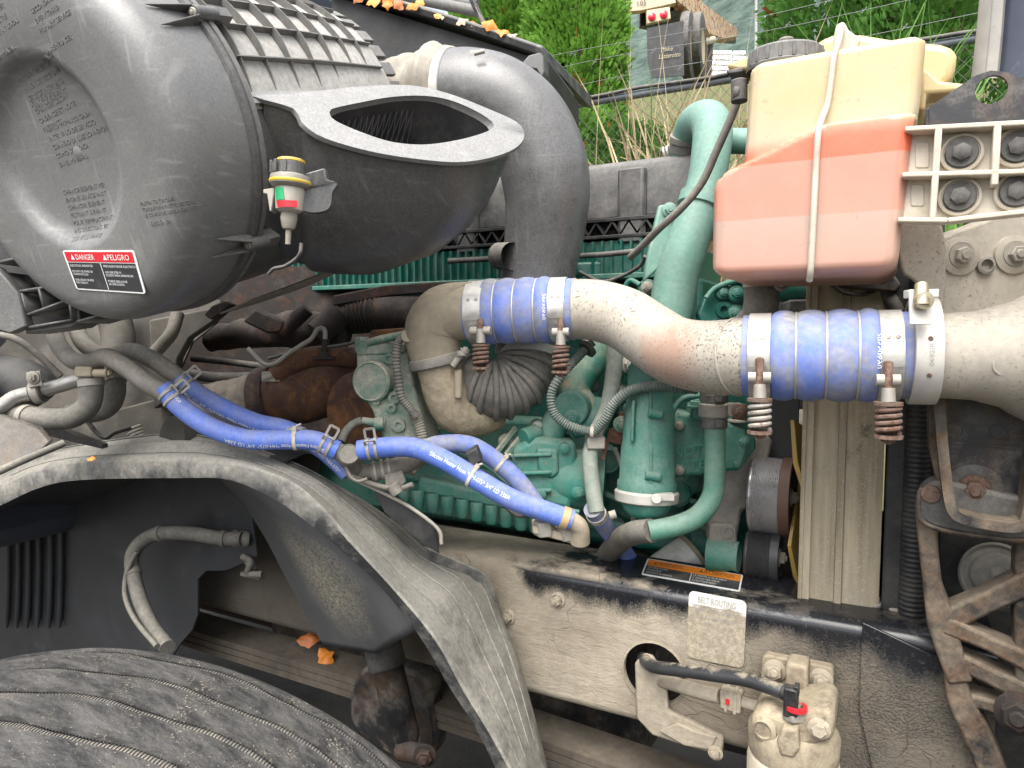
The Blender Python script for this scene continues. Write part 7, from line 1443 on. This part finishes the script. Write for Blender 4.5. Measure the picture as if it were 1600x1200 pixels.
PD, oD = gtube('thick grey rubber hose bent under the silver pipe', [(141, 585, 1.24), (143, 610, 1.24), (137, 635, 1.24), (112, 652, 1.24), (80, 655, 1.24), (50, 652, 1.25), (15, 645, 1.27)], 17, 1.24, 'rubber_dusty', 'coolant_hose', 'hose', 'grey rubber hoses on the firewall')
PE, oE = gtube('second grey rubber hose just behind bent one', [(176, 585, 1.34), (180, 608, 1.33), (172, 632, 1.33), (150, 644, 1.33), (110, 646, 1.34)], 15.5, 1.33, 'rubber_dusty', 'coolant_hose', 'hose', 'grey rubber hoses on the firewall')
PF, oF = gtube('thin grey pipe slanting behind the heater tubes', [(278, 490, 1.46), (268, 520, 1.44), (252, 540, 1.44), (238, 555, 1.44)], 10, 1.45)
for P, i, r_, o in ((PD, 5, 0.0192, oD), (PE, 4, 0.0190, oE), (PD, 52, 0.0192, oD)): band_on(P, i, r_, 0.012, M['steel_dull'], 'hose_band', o)
mb = MB(); mb.cyl(D(148, 583, 1.21), D(170, 583, 1.21), 0.007); mb.bolt(D(168, 583, 1.21), c_r, 0.006); part('band_screw', mb, M['alu_tan'], oD)
mb = MB(); mb.box(D(140, 580, 1.235), c_r*0.015, c_u*0.009, hf*0.02); part('tube_joint', mb, M['alu_tan'], oD, bevel=0.003)
pc = thing('pipe_clamp', 'rubber lined p clamp gripping the silver pipe', 'clamp', D(52, 630, 1.25))
c = PC[30]; ax = (PC[33]-PC[27]).normalized(); mb = MB(); mb.lathe(c, ax, [(0.0145, -0.010), (0.020, -0.009), (0.020, 0.009), (0.0145, 0.010)], 28); part('rubber_lining', mb, M['rubber'], pc)
mb = MB(); mb.lathe(c, ax, [(0.0202, -0.007), (0.0218, -0.006), (0.0218, 0.006), (0.0202, 0.007)], 28); part('steel_loop', mb, M['steel_dull'], pc)
mb = MB(); mb.prism([D(*p, 1.235) for p in ((40, 582), (62, 579), (66, 602), (44, 606))], hf*0.004); part('ear', mb, M['steel_dull'], pc, bevel=0.001); mb = MB(); mb.bolt(D(52, 590, 1.233), -hf, 0.008); part('bolt', mb, M['steel_dull'], pc)
mb = MB(); mb.prism([D(*p) for p in ((-60, 655, 1.12), (0, 648, 1.13), (60, 668, 1.15), (78, 690, 1.15), (55, 712, 1.12), (0, 740, 1.08), (-60, 755, 1.05))], hf*0.01); ob = solo('cab_step_panel', mb, M['black_paint'], 'dark dirty panel corner below the heater tubes', 'panel', bevel=0.002)
mb = MB(); mb.tube(spline([D(*p) for p in ((100, 692, 1.14), (70, 705, 1.12), (30, 722, 1.09), (-20, 745, 1.05))], 5), 0.006, 10); part('rubber_edge', mb, M['rubber_dusty'], ob, ang=70)
mb = MB(); mb.prism([D(*p, 1.30) for p in ((55, 655), (160, 695), (160, 702), (70, 680))], hf*0.02); solo('shadow_bracket', mb, M['black_paint'], 'slim black bracket bar behind the arch crest', 'bracket', bevel=0.002)
mb = MB(); mb.tube(spline(DP([(-20, 520, 1.35), (25, 530, 1.35), (60, 555, 1.36), (95, 588, 1.37)]), 6), 0.0065, 12); solo('thin_cable', mb, M['rubber_dusty'], 'thin dark cable drooping left of heater tubes', 'cable', ang=70)
mb = MB(); mb.tube(spline(DP([(-60, 585, 1.5), (0, 590, 1.48), (40, 600, 1.47), (60, 620, 1.47)]), 6), 0.05, 24); solo('heater_box', mb, M['plastic_dark'], 'rounded dark heater box behind the silver pipe', 'heater box', ang=70)
# black open-cell bracket beside the filter
lt = thing('filter_mount_lattice', 'black plastic open cell mounting bracket under filter edge', 'bracket', D(60, 520, 1.16))
def wall(a, b_, dep=0.09, th=0.004, d=1.13):
    mb = MB(); A, B = D(*a, d), D(*b_, d); mb.add([A, B, B+hf*dep, A+hf*dep], [(0, 1, 2, 3)]); o = part('cell_wall', mb, M['plastic'], lt); md = o.modifiers.new('t', 'SOLIDIFY'); md.thickness = th; md.offset = 0
for a, b_ in (((-5, 330), (30, 400)), ((30, 400), (60, 450)), ((-5, 410), (52, 398)), ((52, 398), (95, 445)), ((30, 455), (95, 445)), ((12, 300), (52, 398)), ((95, 445), (108, 468)), ((60, 450), (68, 480)), ((32, 458), (42, 492)), ((42, 492), (108, 468)), ((-5, 425), (30, 458)), ((108, 468), (112, 500)), ((112, 500), (42, 512)), ((118, 478), (150, 475)), ((150, 475), (152, 490)), ((120, 503), (165, 490)), ((-30, 405), (-5, 410))): wall(a, b_)
mb = MB(); mb.prism([D(*p, 1.125) for p in ((-60, 400), (-5, 418), (28, 456), (42, 510), (15, 522), (-60, 500))], hf*0.02); part('side_panel', mb, M['plastic'], lt, bevel=0.003)
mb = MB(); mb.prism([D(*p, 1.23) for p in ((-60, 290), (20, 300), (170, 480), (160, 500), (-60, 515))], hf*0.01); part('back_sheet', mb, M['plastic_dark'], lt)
mb = MB(); mb.prism([D(*p, 1.14) for p in ((40, 512), (112, 500), (122, 480), (126, 503), (110, 512), (40, 522))], hf*0.06); part('lower_web', mb, M['plastic'], lt, bevel=0.002)
mb = MB(); mb.tube(spline(DP([(345, 490, 1.35), (400, 470, 1.33), (470, 445, 1.3), (540, 415, 1.27), (580, 395, 1.26)]), 8), [0.004, 0.014, 0.016, 0.012, 0.006], 14, flat=0.35); solo('foam_flap', mb, M['bellow_tan'], 'torn tan insulation edge under the air filter', 'insulation', ang=70)
mb = MB(); mb.prism([D(*p, 1.4) for p in ((330, 478), (350, 470), (362, 476), (345, 490), (330, 500), (318, 492))], hf*0.03); solo('mount_nub', mb, M['rust_dark'], 'small rusty mounting nub below air filter', 'bracket', bevel=0.003)
# dark space under the hood floor: inner bulkhead closes the view
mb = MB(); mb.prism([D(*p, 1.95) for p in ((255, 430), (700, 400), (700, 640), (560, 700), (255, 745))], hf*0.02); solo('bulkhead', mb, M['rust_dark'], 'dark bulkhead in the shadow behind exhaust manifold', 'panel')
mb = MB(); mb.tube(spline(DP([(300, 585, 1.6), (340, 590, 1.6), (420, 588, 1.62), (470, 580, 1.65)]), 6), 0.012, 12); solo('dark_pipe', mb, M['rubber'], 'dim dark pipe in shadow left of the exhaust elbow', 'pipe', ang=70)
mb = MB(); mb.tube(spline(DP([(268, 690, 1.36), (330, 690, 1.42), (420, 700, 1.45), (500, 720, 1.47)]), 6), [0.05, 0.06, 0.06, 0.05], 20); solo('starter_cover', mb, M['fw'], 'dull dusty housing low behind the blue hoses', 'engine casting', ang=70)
# ------------------------------------------------------------------ cowl with leaves
cwl = thing('cowl_panel', 'black cowl tray under windscreen with worn pale edge', 'cowl', D(700, 100, 1.72))
A, B = D(505, -28, 1.78), D(849, 76, 1.60); bk = V(-0.1, 0.55, 0.05)
t_ = (B-A); n_ = V(0, 0, 1)
rg = []
for i in range(21):
    p = A+t_*(i/20)+V(0, 0, 0.008*math.sin(i/20*math.pi)); rg.append([p+V(0, 0, 0.006), p+V(0, -0.008, 0), p+V(0, 0, -0.018), p+bk+V(0, 0, -0.018), p+bk+V(0, 0, 0.02)])
part('tray', MB().rings(rg), mat('worn_cowl', (0.05, 0.05, 0.05), 0.5, dust=(0.30, 0.29, 0.26), dust_amt=0.36, up=0.3, dscale=20, bump=0.2), cwl, ang=40, bevel=0.003)
mb = MB(); mb.prism([p for p in (A+V(0, 0.03, -0.02), B+V(0, 0.03, -0.02), B+V(0, 0.03, -0.085), A+V(0, 0.03, -0.30))], V(-0.05, 0.3, 0)); part('under_box', mb, M['plastic_dark'], cwl)
mb = MB(); mb.prism([D(*p, 1.60) for p in ((826, 86), (848, 80), (851, 112), (846, 122), (838, 108), (810, 104))], V(-0.05, 0.3, 0)); part('end_web', mb, M['plastic'], cwl, bevel=0.003)
for i in range(4):
    a = D(560+i*6, -14-i*9, 1.92+i*0.03); b_ = D(745, 18-i*9, 1.78+i*0.03); mb = MB(); mb.tube([a, (a+b_)/2+V(0, 0, 0.006), b_], 0.014, 12); part('cowl_louvre', mb, M['plastic_dusty'], cwl, ang=70)
wp = thing('wiper_arm', 'black wiper arm standing over the leafy cowl', 'wiper', D(752, 30, 1.68))
mb = MB(); mb.bar(D(726, -25, 1.7), D(744, 14, 1.68), 0.010, 0.012); part('arm', mb, M['black_paint'], wp, bevel=0.002); mb = MB(); mb.bar(D(744, 12, 1.68), D(757, 40, 1.66), 0.012, 0.008); part('blade', mb, M['black_paint'], wp, bevel=0.002)
leafm = [mat('autumn_leaf_%d' % i, c, 0.55, var=0.25, vscale=40, bump=0.1) for i, c in enumerate(((0.60, 0.20, 0.02), (0.66, 0.30, 0.05), (0.42, 0.13, 0.03), (0.50, 0.38, 0.24)))]
def leaf(px, py, d, size, rot, tilt, mi, flat=False):
    mb = MB(); n = 7; P = []; ca, sa = math.cos(rot), math.sin(rot); up = V(0, 0, 1); o = D(px, py, d)
    e1 = (c_r*ca+up*sa*tilt+hf*sa*(1-tilt)).normalized(); e2 = e1.cross(-hf*tilt+up*(1-tilt)).normalized(); nn_ = e1.cross(e2)
    rg = []
    for i in range(n):
        t = i/(n-1); w_ = 0.34*math.sin(math.pi*min(1, t*0.97+0.015))**1.1*(1+0.25*math.sin(t*17+px)); curl = 0.4*(t-0.5)**2+0.06*math.sin(t*9+py)
        rg.append([o+(e1*(t-0.5)+e2*w_*s_+nn_*(curl+0.35*w_*abs(s_))+0*e1)*size for s_ in (-1, -0.5, 0, 0.5, 1)])
    mb.rings(rg, False); return mb
for i, (x, y, d, s_, r_, tl_, mi) in enumerate(((583, 2, 1.70, 0.05, 0.3, 0.7, 1), (605, 3, 1.70, 0.055, 1.6, 0.9, 0), (622, 6, 1.69, 0.05, 2.2, 0.8, 2), (645, 8, 1.68, 0.05, 0.4, 0.7, 0), (655, 6, 1.70, 0.05, 1.2, 0.9, 1), (690, 22, 1.67, 0.045, 0.2, 0.6, 3), (683, 24, 1.66, 0.03, 2.4, 0.7, 1), (722, 32, 1.65, 0.045, 0.6, 0.7, 3), (738, 36, 1.65, 0.03, 1.5, 0.7, 2), (765, 38, 1.63, 0.06, -0.5, 0.8, 0), (785, 48, 1.62, 0.05, -0.3, 0.6, 0), (800, 53, 1.62, 0.04, 0.2, 0.5, 3), (560, -4, 1.72, 0.05, 0.9, 0.8, 2))):
    solo('fallen_leaf', leaf(x, y, d, s_*0.72, r_, tl_, mi), leafm[mi], ('bright orange', 'golden tan', 'dark reddish brown', 'pale beige')[mi]+' dry leaf lying on black cowl tray', 'leaf', ('orange', 'golden', 'brown', 'pale')[mi]+' leaves on the cowl', ang=60)
for (x, y, d) in ((142, 716, 1.14),): solo('fallen_leaf', leaf(x, y, d, 0.014, 0.2, 0.5, 0), leafm[0], 'tiny orange leaf bit on top of wheel arch', 'leaf', ang=60)
for (x, y, mi) in ((482, 998, 2), (508, 1026, 0), (838, 1105, 1)):
    solo('fallen_leaf', leaf(x, y, 1.75, 0.06, random.random()*3, 0.5, mi), leafm[mi], 'damp orange leaf caught in the shade below the frame', 'leaf', 'leaves below the frame', ang=60)

# ------------------------------------------------------------------ rest of the truck that shades the bay
cab = thing('truck_cab', 'front wall of the dark truck cab behind the engine bay', 'truck cab', V(-2.3, 1.65, 0.9))
M['cab'] = mat('dark_cab_paint', (0.035, 0.04, 0.055), 0.4, var=0.1, bump=0.05)
part('shell', MB().abox(-3.3, -1.95, 0.60, 2.70, 0.85, 2.75), M['cab'], cab, bevel=0.06)
op = thing('oil_pan', 'black oil pan and bell housing low under the engine', 'oil pan', V(-0.9, 1.65, 0.4))
part('pan', MB().abox(-1.6, -0.45, 1.46, 1.86, 0.42, 0.90), M['black_paint'], op, bevel=0.03)
part('bell_housing', MB().lathe(V(-1.75, 1.65, 1.0), V(-1, 0, 0), [(0.0001, 0), (0.34, 0), (0.33, 0.15), (0.22, 0.5), (0.0001, 0.5)], 28), M['rust_dark'], op)
fw2 = thing('wheel_assembly', 'far side front tyre in the dark beyond engine', 'tyre', V(-0.75, 2.75, 0))
part('tread', MB().lathe(V(-0.75, 2.62, 0.52), V(0, 1, 0), [(0.30, 0), (0.50, 0.0), (0.53, 0.03), (0.53, 0.26), (0.50, 0.29), (0.30, 0.29)], 40), M['rubber'], fw2)
part('disc', MB().lathe(V(-0.75, 2.62, 0.52), V(0, 1, 0), [(0.30, 0.05), (0.0001, 0.05)], 40), M['rust_dark'], fw2)
solo('far_splash_shield', MB().prism([V(x, 2.30, z) for x, z in ((-1.6, 0.6), (-1.5, 1.1), (-0.9, 1.3), (-0.3, 1.1), (0.1, 0.6))], V(0, 0.01, 0)), M['plastic_dark'], 'far side black splash shield closing off the bay', 'wheel arch')
# ------------------------------------------------------------------ ground, bank, hills
m, t, N, L, b = node_mat('gravel_dirt'); g = G(t)
hz = g.rng(g.xyz()[2], 0.35, 0.6); turf = g.mix(g.rng(g.noise(9, 8, 0.75), 0.38, 0.62), (0.14, 0.105, 0.05), (0.085, 0.12, 0.035))
L.new(g.mix(hz, g.mix(g.rng(g.noise(3, 8, 0.7), 0.3, 0.7), (0.030, 0.026, 0.022), (0.085, 0.077, 0.065)), turf), b.inputs['Base Color']); b.inputs['Roughness'].default_value = 0.95; L.new(g.bump(g.noise(60, 8, 0.7), 0.8, 0.02), b.inputs['Normal']); M['ground'] = m
def terrain(x, y):
    h = 0
    if y > 2.9: h += 0.95*min(1, (y-2.9)/0.8)
    if y > 4.6: h += 3.95*min(1, (y-4.6)/5.7)
    return h
ys = [-40, -10, -3, 0, 1, 2, 2.9, 3.1, 3.3, 3.5, 3.7, 4, 4.6, 5, 5.5, 6, 6.5, 7, 7.6, 8.5, 9.4, 10.3, 12, 20, 40, 90]; xs = [-90, -40, -20, -12, -8, -6, -5, -4, -3, -2, -1, 0, 1, 2, 3, 4, 6, 9, 14, 30, 60, 90]
rows_ = [[V(x, y, terrain(x, y)+0.06*mnoise.noise(V(x*0.7, y*0.9, 0))*(1 if y > 2.5 else 0.25)) for x in xs] for y in ys]
mb = MB(); mb.rings(rows_, False); struct('ground', mb, M['ground'], ang=60)
rows_ = []
for i in range(26):
    row = []
    for j in range(50):
        x = -420+j*17; y = 120+i*9; row.append(V(x, y, 4+260*(1-math.exp(-((i/25)*2.2)))*(0.75+0.35*mnoise.noise(V(x*0.006, y*0.006, 3)))+6*mnoise.noise(V(x*0.05, y*0.05, 1))))
    rows_.append(row)
m, t, N, L, b = node_mat('distant_forest'); g = G(t)
L.new(g.mix(g.rng(g.noise(0.16, 10, 0.8), 0.40, 0.60), (0.035, 0.065, 0.05), (0.13, 0.185, 0.15)), b.inputs['Base Color']); b.inputs['Roughness'].default_value = 1.0; L.new(g.bump(g.noise(0.5, 8, 0.7), 1.0, 2.0), b.inputs['Normal'])
mb = MB(); mb.rings(rows_, False); struct('hill', mb, m, ang=60)
# ------------------------------------------------------------------ chain-link fence
FYn = 4.0; ftop = PY(1000, 147, FYn).z
fe = thing('chain_link_fence', 'chain link fence with grey top rail and barbed wire', 'fence', V(-0.5, FYn, 0.9))
M['galv'] = mat('galvanised_wire', (0.22, 0.225, 0.22), 0.55, 0.4, var=0.1, bump=0); M['rail_g'] = mat('dull_top_rail', (0.15, 0.165, 0.18), 0.5, 0.3, var=0.15, bump=0.05)
X0, X1 = -3.6, 2.2
part('top_rail', MB().cyl(V(X0, FYn, ftop), V(X1, FYn, ftop), 0.022, 14), M['rail_g'], fe)
part('black_cable', MB().tube([V(X0+(X1-X0)*i/30, FYn-0.028, ftop+0.022+0.006*math.sin(i*1.7)) for i in range(31)], 0.011, 8), M['rubber'], fe, ang=70)
for x in (-2.9, -0.02, 2.0): part('post', MB().cyl(V(x, FYn+0.03, 0.8), V(x, FYn+0.03, ftop+0.02), 0.028, 14), M['rail_g'], fe)
mb = MB(); pit = 0.062; zb = ftop-1.25; n = int((X1-X0)/pit)
def zig(x, ph):
    P = []; k = 0; z = ftop
    while z > zb: P.append(V(x+(pit/2 if (k+ph) % 2 else 0), FYn-0.012+0.004*((k+ph) % 2), z)); z -= 0.034; k += 1
    return P
for i in range(n): mb.tube(zig(X0+i*pit, 0), 0.0017, 4, cap=False); mb.tube(zig(X0+i*pit+pit/2, 0)[::1], 0.0017, 4, cap=False) if False else None
for i in range(n):
    P = zig(X0+i*pit+pit/2, 1); mb.tube(P, 0.0017, 4, cap=False)
part('wire_mesh', mb, M['galv'], fe, ang=80, kind='stuff')
mb = MB()
for i in range(n): mb.tube([V(X0+i*pit, FYn-0.012, ftop-0.01), V(X0+i*pit+0.004, FYn-0.014, ftop+0.035)], 0.0017, 4)
part('twisted_wire_ends', mb, M['galv'], fe, kind='stuff')
for k, dz in enumerate((0.11, 0.26, 0.37)):
    P = [V(X0+(X1-X0)*i/24, FYn+0.08*k, ftop+dz+0.012*math.sin(i*0.8+k)) for i in range(25)]; w_ = part('barbed_wire', MB().tube(P, 0.0015, 6), M['galv'], fe, ang=70); mb = MB()
    for i in range(16):
        c = V(X0+(X1-X0)*(i+0.5*(k % 2))/16, FYn+0.08*k, ftop+dz); mb.spring(c-V(0.012, 0, 0), c+V(0.012, 0, 0), 0.005, 0.0012, 2, 4, 8); mb.tube([c-V(0.012, 0.01, 0.018), c+V(0.012, 0.01, 0.018)], 0.0012, 4)
    part('barbs', mb, M['galv'], w_, kind='stuff')
# ------------------------------------------------------------------ conifer hedge trees
def fol(name, c1, c2):
    m, t, N, L, b = node_mat(name); g = G(t); oi = g.noise(7, 4, 0.6); pn = g.noise(60, 2)
    L.new(g.mix(g.rng(g.math('ADD', g.math('MULTIPLY', oi, 0.7), g.math('MULTIPLY', pn, 0.3)), 0.38, 0.62), c1, c2), b.inputs['Base Color']); b.inputs['Roughness'].default_value = 0.65; b.inputs['Specular IOR Level'].default_value = 0.25
    b.inputs['Subsurface Weight'].default_value = 0; 
    tr = N.new('ShaderNodeBsdfTranslucent'); tr.inputs[0].default_value = (*[c*1.3 for c in c2], 1); mx = N.new('ShaderNodeMixShader'); mx.inputs[0].default_value = 0.3; out = N['Material Output']; L.new(b.outputs[0], mx.inputs[1]); L.new(tr.outputs[0], mx.inputs[2]); L.new(mx.outputs[0], out.inputs[0]); return m
M['cedar'] = fol('cedar_foliage', (0.085, 0.190, 0.022), (0.200, 0.400, 0.060)); M['dark_cedar'] = fol('dark_cedar_foliage', (0.045, 0.125, 0.02), (0.120, 0.270, 0.05))
M['bark'] = mat('brown_bark', (0.10, 0.065, 0.04), 0.9, bump=0.5)
def cedar(label, x, y, z0, h, r, n, m, seed, deadfrac=0.008):
    rnd = random.Random(seed); t = thing('cedar_tree', label, 'tree', V(x, y, z0), 'cedar trees behind the fence')
    part('trunk', MB().tube([V(x, y, z0-0.1), V(x+0.03, y, z0+h*0.5), V(x, y, z0+h*0.95)], [r*0.10, r*0.07, 0.01], 10), M['bark'], t)
    for k in range(10):
        a = rnd.random()*6.28; zz = z0+h*(0.15+0.6*rnd.random()); part('limb', MB().tube([V(x, y, zz), V(x+math.cos(a)*r*0.7, y+math.sin(a)*r*0.7, zz+h*0.1)], [0.02, 0.006], 6), M['bark'], t)
    mb = MB(); vs, fs = [], []; dm = MB()
    # upright sprays: each spray is a fan of small scale-leaf quads
    for k in range(n):
        q = rnd.random()**0.8; a = rnd.random()*2*math.pi; prof = math.sin(math.pi*min(1, 0.12+0.88*(1-q)))**0.5 if q > 0.5 else 1-0.25*abs(0.5-q)
        lump = 0.84+0.30*mnoise.noise(V(math.cos(a)*1.7+seed, math.sin(a)*1.7, q*h*1.3)); rr = r*prof*lump*(1-0.35*rnd.random()**2.2)
        c = Vector((x+math.cos(a)*rr, y+math.sin(a)*rr, z0+0.02+q*h))
        out_ = Vector((math.cos(a), math.sin(a), 0.9+0.5*rnd.random())).normalized(); side = out_.cross(Vector((rnd.uniform(-1, 1), rnd.uniform(-1, 1), rnd.uniform(-.4, .4)))).normalized(); L0 = rnd.uniform(0.05, 0.11)
        tgt = dm if rnd.random() < deadfrac else mb
        for j in range(5):
            f = j/4; w_ = (0.013+0.02*math.sin(math.pi*(0.15+0.8*f)))*rnd.uniform(0.7, 1.2); p = c+out_*L0*f+side*(0.025*(j % 2*2-1)*f); dirv = (out_+side*(j % 2*2-1)*0.7).normalized(); sd_ = dirv.cross(out_.cross(side)).normalized()
            tgt.add([p-sd_*w_*0.45, p+dirv*w_*0.6-sd_*w_*0.6, p+dirv*w_*1.9, p+dirv*w_*0.6+sd_*w_*0.6], [(0, 1, 2, 3)])
    cr = part('crown', mb, m, t, ang=180)
    if dm.v: part('brown_sprays', dm, leafm[2], cr, ang=180, kind='stuff')
def at(px, y): r_ = ray(px, 300); return CAM.x+r_.x*(y/r_.y)
cedar('bright green cedar next to the dark cowl', at(790, 5.6), 5.6, 1.5, 3.6, 0.55, 8000, M['cedar'], 1)
cedar('bright green cedar between cowl and parked trailer', at(900, 5.4), 5.4, 1.4, 3.7, 0.42, 8000, M['cedar'], 2)
cedar('cedar set back between the two bright ones', at(860, 6.4), 6.4, 2.0, 4.0, 0.7, 6000, M['dark_cedar'], 3)
cedar('darker cedar behind grass right of coolant cap', at(1340, 5.2), 5.2, 1.3, 3.5, 0.62, 7000, M['dark_cedar'], 4, 0.02)
cedar('darker cedar behind grass close to the open hood', at(1480, 5.0), 5.0, 1.3, 3.5, 0.66, 7000, M['dark_cedar'], 5, 0.02)
cedar('low spreading cedar showing through fence mesh', at(975, 4.9), 4.9, 1.0, 1.75, 0.45, 5000, M['dark_cedar'], 6, 0.015)
cedar('cedar low behind the fence beside the black duct', at(885, 4.8), 4.8, 1.0, 1.9, 0.45, 5000, M['cedar'], 7, 0.015)
# ------------------------------------------------------------------ grasses
def blades(name, label, cat, spots, m, hmin, hmax, w0, seed, droop):
    rnd = random.Random(seed); mb = MB()
    for (x, y, z, k) in spots:
        for _ in range(k):
            a = rnd.random()*6.28; h_ = rnd.uniform(hmin, hmax); b0 = V(x+rnd.uniform(-.12, .12), y+rnd.uniform(-.08, .08), z); d_ = V(math.cos(a), math.sin(a)*0.6, 0); rg = []
            dr = rnd.uniform(0.3, 1)*droop; sd_ = V(-d_.y, d_.x, 0.0).normalized() if rnd.random() < 0.5 else V(1, 0, 0)
            for i in range(8):
                t = i/7; c = b0+V(0, 0, h_*(t-dr*0.55*t**3))+d_*(h_*dr*0.75*t**2.2); w_ = w0*(1-t)**0.6*rnd.uniform(0.8, 1.1)
                rg.append([c-sd_*w_, c+V(0, 0.3*w_, 0), c+sd_*w_])
            mb.rings(rg, False)
    o = part(name, mb, m, None, ang=180); o['label'] = label; o['category'] = cat; o['kind'] = 'stuff'; return o
M['dry'] = mat('dry_straw', (0.42, 0.33, 0.20), 0.8, var=0.25, vscale=6, bump=0); M['grass'] = fol('green_grass_blade', (0.085, 0.19, 0.04), (0.22, 0.40, 0.10))
blades('dry_grass', 'tall dry straw coloured grass along the fence', 'grass', [(at(px, 3.86), 3.86, 0.93, 15) for px in range(985, 1175, 9)], M['dry'], 1.5, 2.35, 0.012, 11, 0.75)
blades('green_grass', 'tall green grass blades behind the coolant tank', 'grass', [(at(px, 3.75), 3.75, 0.93, 7) for px in range(1285, 1530, 16)]+[(at(px, 3.9), 3.9, 0.93, 3) for px in (1000, 1040, 1080, 1120)], M['grass'], 1.5, 2.5, 0.009, 12, 0.5)
blades('seed_stalks', 'thin pale grass seed stalks rising past the trailer', 'grass', [(at(px, 3.8), 3.8, 0.93, 2) for px in (960, 1010, 1030, 1150, 1170, 1190)], M['dry'], 2.0, 2.7, 0.003, 13, 0.25)
# ------------------------------------------------------------------ parked trailer on the upper terrace
d0 = 10.4
tr = thing('flatbed_trailer', 'rusty tan flatbed trailer with two red lamps and black mudflap', 'trailer', D(1060, 140, 10.6))
M['tan_rust'] = mat('rust_chipped_tan_paint', (0.50, 0.38, 0.24), 0.7, var=0.1, rust=(0.34, 0.12, 0.035), rust_amt=0.45, rscale=9, rcon=0.02, bump=0.1)
M['tan'] = mat('tan_paint', (0.52, 0.42, 0.29), 0.7, var=0.12, rust=(0.35, 0.16, 0.06), rust_amt=0.15, rscale=5, bump=0.05)
def tp(px, py, d=d0): return D(px, py, d)
back = D(1150, 55, 16.5)-D(1062, 5, d0); back = back*1.0
mb = MB(); mb.prism([tp(950, 2), tp(1052, -14), tp(1056, 4), tp(1000, 16), tp(955, 20)], hf*0.12); part('rear_beam', mb, M['tan'], tr)
mb = MB(); o5 = tp(994, 10, d0-0.02); ex = (tp(1040, 4, d0-0.02)-o5).normalized(); text_on(mb, '105', lambda x, y: o5+ex*x+c_u*y, 0.115, 0.15); part('number', mb, M['black_print'], tr, ang=90)
mb = MB(); q = [tp(1010, 17), tp(1046, 11), tp(1048, 30), tp(1011, 38)]; mb.prism([p-hf*0.02 for p in q], hf*0.08); lp = part('lamp_box', mb, M['tan'], tr, bevel=0.01)
for (x, y) in ((1018.5, 26.5), (1037, 23)):
    mb = MB(); mb.lathe(tp(x, y, d0-0.03), -hf, [(0.058, 0), (0.056, 0.02), (0.03, 0.035), (0.0001, 0.038)], 24); part('red_lamp', mb, mat('red_lens', (0.60, 0.01, 0.04), 0.25, bump=0, coat=0.5), lp)
mb = MB(); mb.prism([tp(1011, 44), tp(1068, 32), tp(1069, 118), tp(1018, 122), tp(1012, 90)], hf*0.02); fp = part('mudflap', mb, M['plastic_dark'], tr)
mb = MB(); o6 = tp(1030, 92, d0-0.02); ex = (tp(1062, 88, d0-0.02)-o6).normalized(); f6 = lambda x, y: o6+ex*(x+y*0.2)+c_u*y
text_on(mb, 'Mike', f6, 0.10, 0.18, 0.0, 0.10); text_on(mb, 'Lazzarotto', f6, 0.10, 0.32, -0.01, 0.0); part('flap_print', mb, mat('faded_gold_print', (0.35, 0.30, 0.20), 0.7, bump=0), fp, ang=90)
for (x, dd) in ((1075, 10.7), (1092, 11.0)):
    c = D(x, 72, dd+0.15); axw = (c_r*0.93-hf*0.36).normalized(); mb = MB(); mb.lathe(c, axw, [(0.27, -0.07), (0.44, -0.08), (0.48, -0.065), (0.49, 0), (0.48, 0.06), (0.44, 0.075), (0.27, 0.07)], 40); o = part('wheel', mb, M['rubber'], tr); part('wheel_disc', MB().lathe(c, axw, [(0.28, 0.07), (0.26, 0.06), (0.0001, 0.06)], 32), M['tan'], o)
mb = MB(); s0 = [tp(1044, -14), tp(1062, 4), tp(1100, 34, 12.0), tp(1108, 52, 12.0), tp(1132, 60, 14.0), tp(1152, 56, 16.0), tp(1152, 44, 16.0), tp(1100, 6, 12.0), tp(1085, -14, 11.5)]
mb.prism(s0, hf*0.25); part('side_rail', mb, M['tan_rust'], tr)
for i in range(9):
    x, y, dd = 1066+i*9, -4+i*5.6, 10.6+i*0.55; c = D(x, y, dd-0.05); P = [c+(c_r*math.cos(a*0.5)+c_u*math.sin(a*0.5))*0.05 for a in range(13)]; part('tie_down_ring', MB().tube(P, 0.014, 6), M['tan_rust'], tr, ang=70)
mb = MB(); mb.prism([tp(1060, 8, 10.8), tp(1150, 60, 16.5), tp(1150, 66, 16.5), tp(1098, 62, 13), tp(1000, 40, 10.9), tp(1000, 20, 10.9)], hf*0.1); part('underside', mb, M['black_paint'], tr)
mb = MB(); mb.prism([tp(1095, 62, 13), tp(1115, 66, 13), tp(1112, 118, 13), tp(1106, 118, 13)], hf*0.1); part('landing_leg', mb, M['black_paint'], tr)
mb = MB(); mb.cyl(tp(1096, 66, 12), tp(1114, 62, 12.4), 0.06); part('air_tank', mb, M['cream_can'], tr)
# white pallets far off, poles
for i in range(3):
    t2 = thing('white_crate_stack', 'white slatted crates stacked behind the trailer', 'crate', D(1108+i*22, 122, 19+i), 'white crates beyond trailer'); 
    for k in range(5):
        mb = MB(); c = D(1108+i*22, 118-k*8, 19+i); mb.box(c, c_r*0.18, hf*0.2, c_u*0.05); part('slat', mb, M['white_print'], t2)
M['pole'] = mat('weathered_pole', (0.33, 0.33, 0.31), 0.7, bump=0.05)
for x, dd in ((1181, 22), (1196, 24), (1214, 21), (1234, 26), (1252, 23)):
    solo('tall_pole', MB().cyl(D(x, 110, dd), D(x+1, -60, dd), 0.045, 10), M['pole'], 'slim grey pole standing before hazy forest hill', 'pole', 'row of grey poles')
mb = MB(); mb.cyl(D(1318, 40, 4.6), D(1320, -60, 4.6), 0.022, 12); solo('fence_post', mb, M['rail_g'], 'grey steel post rising just behind the tank seam', 'post')
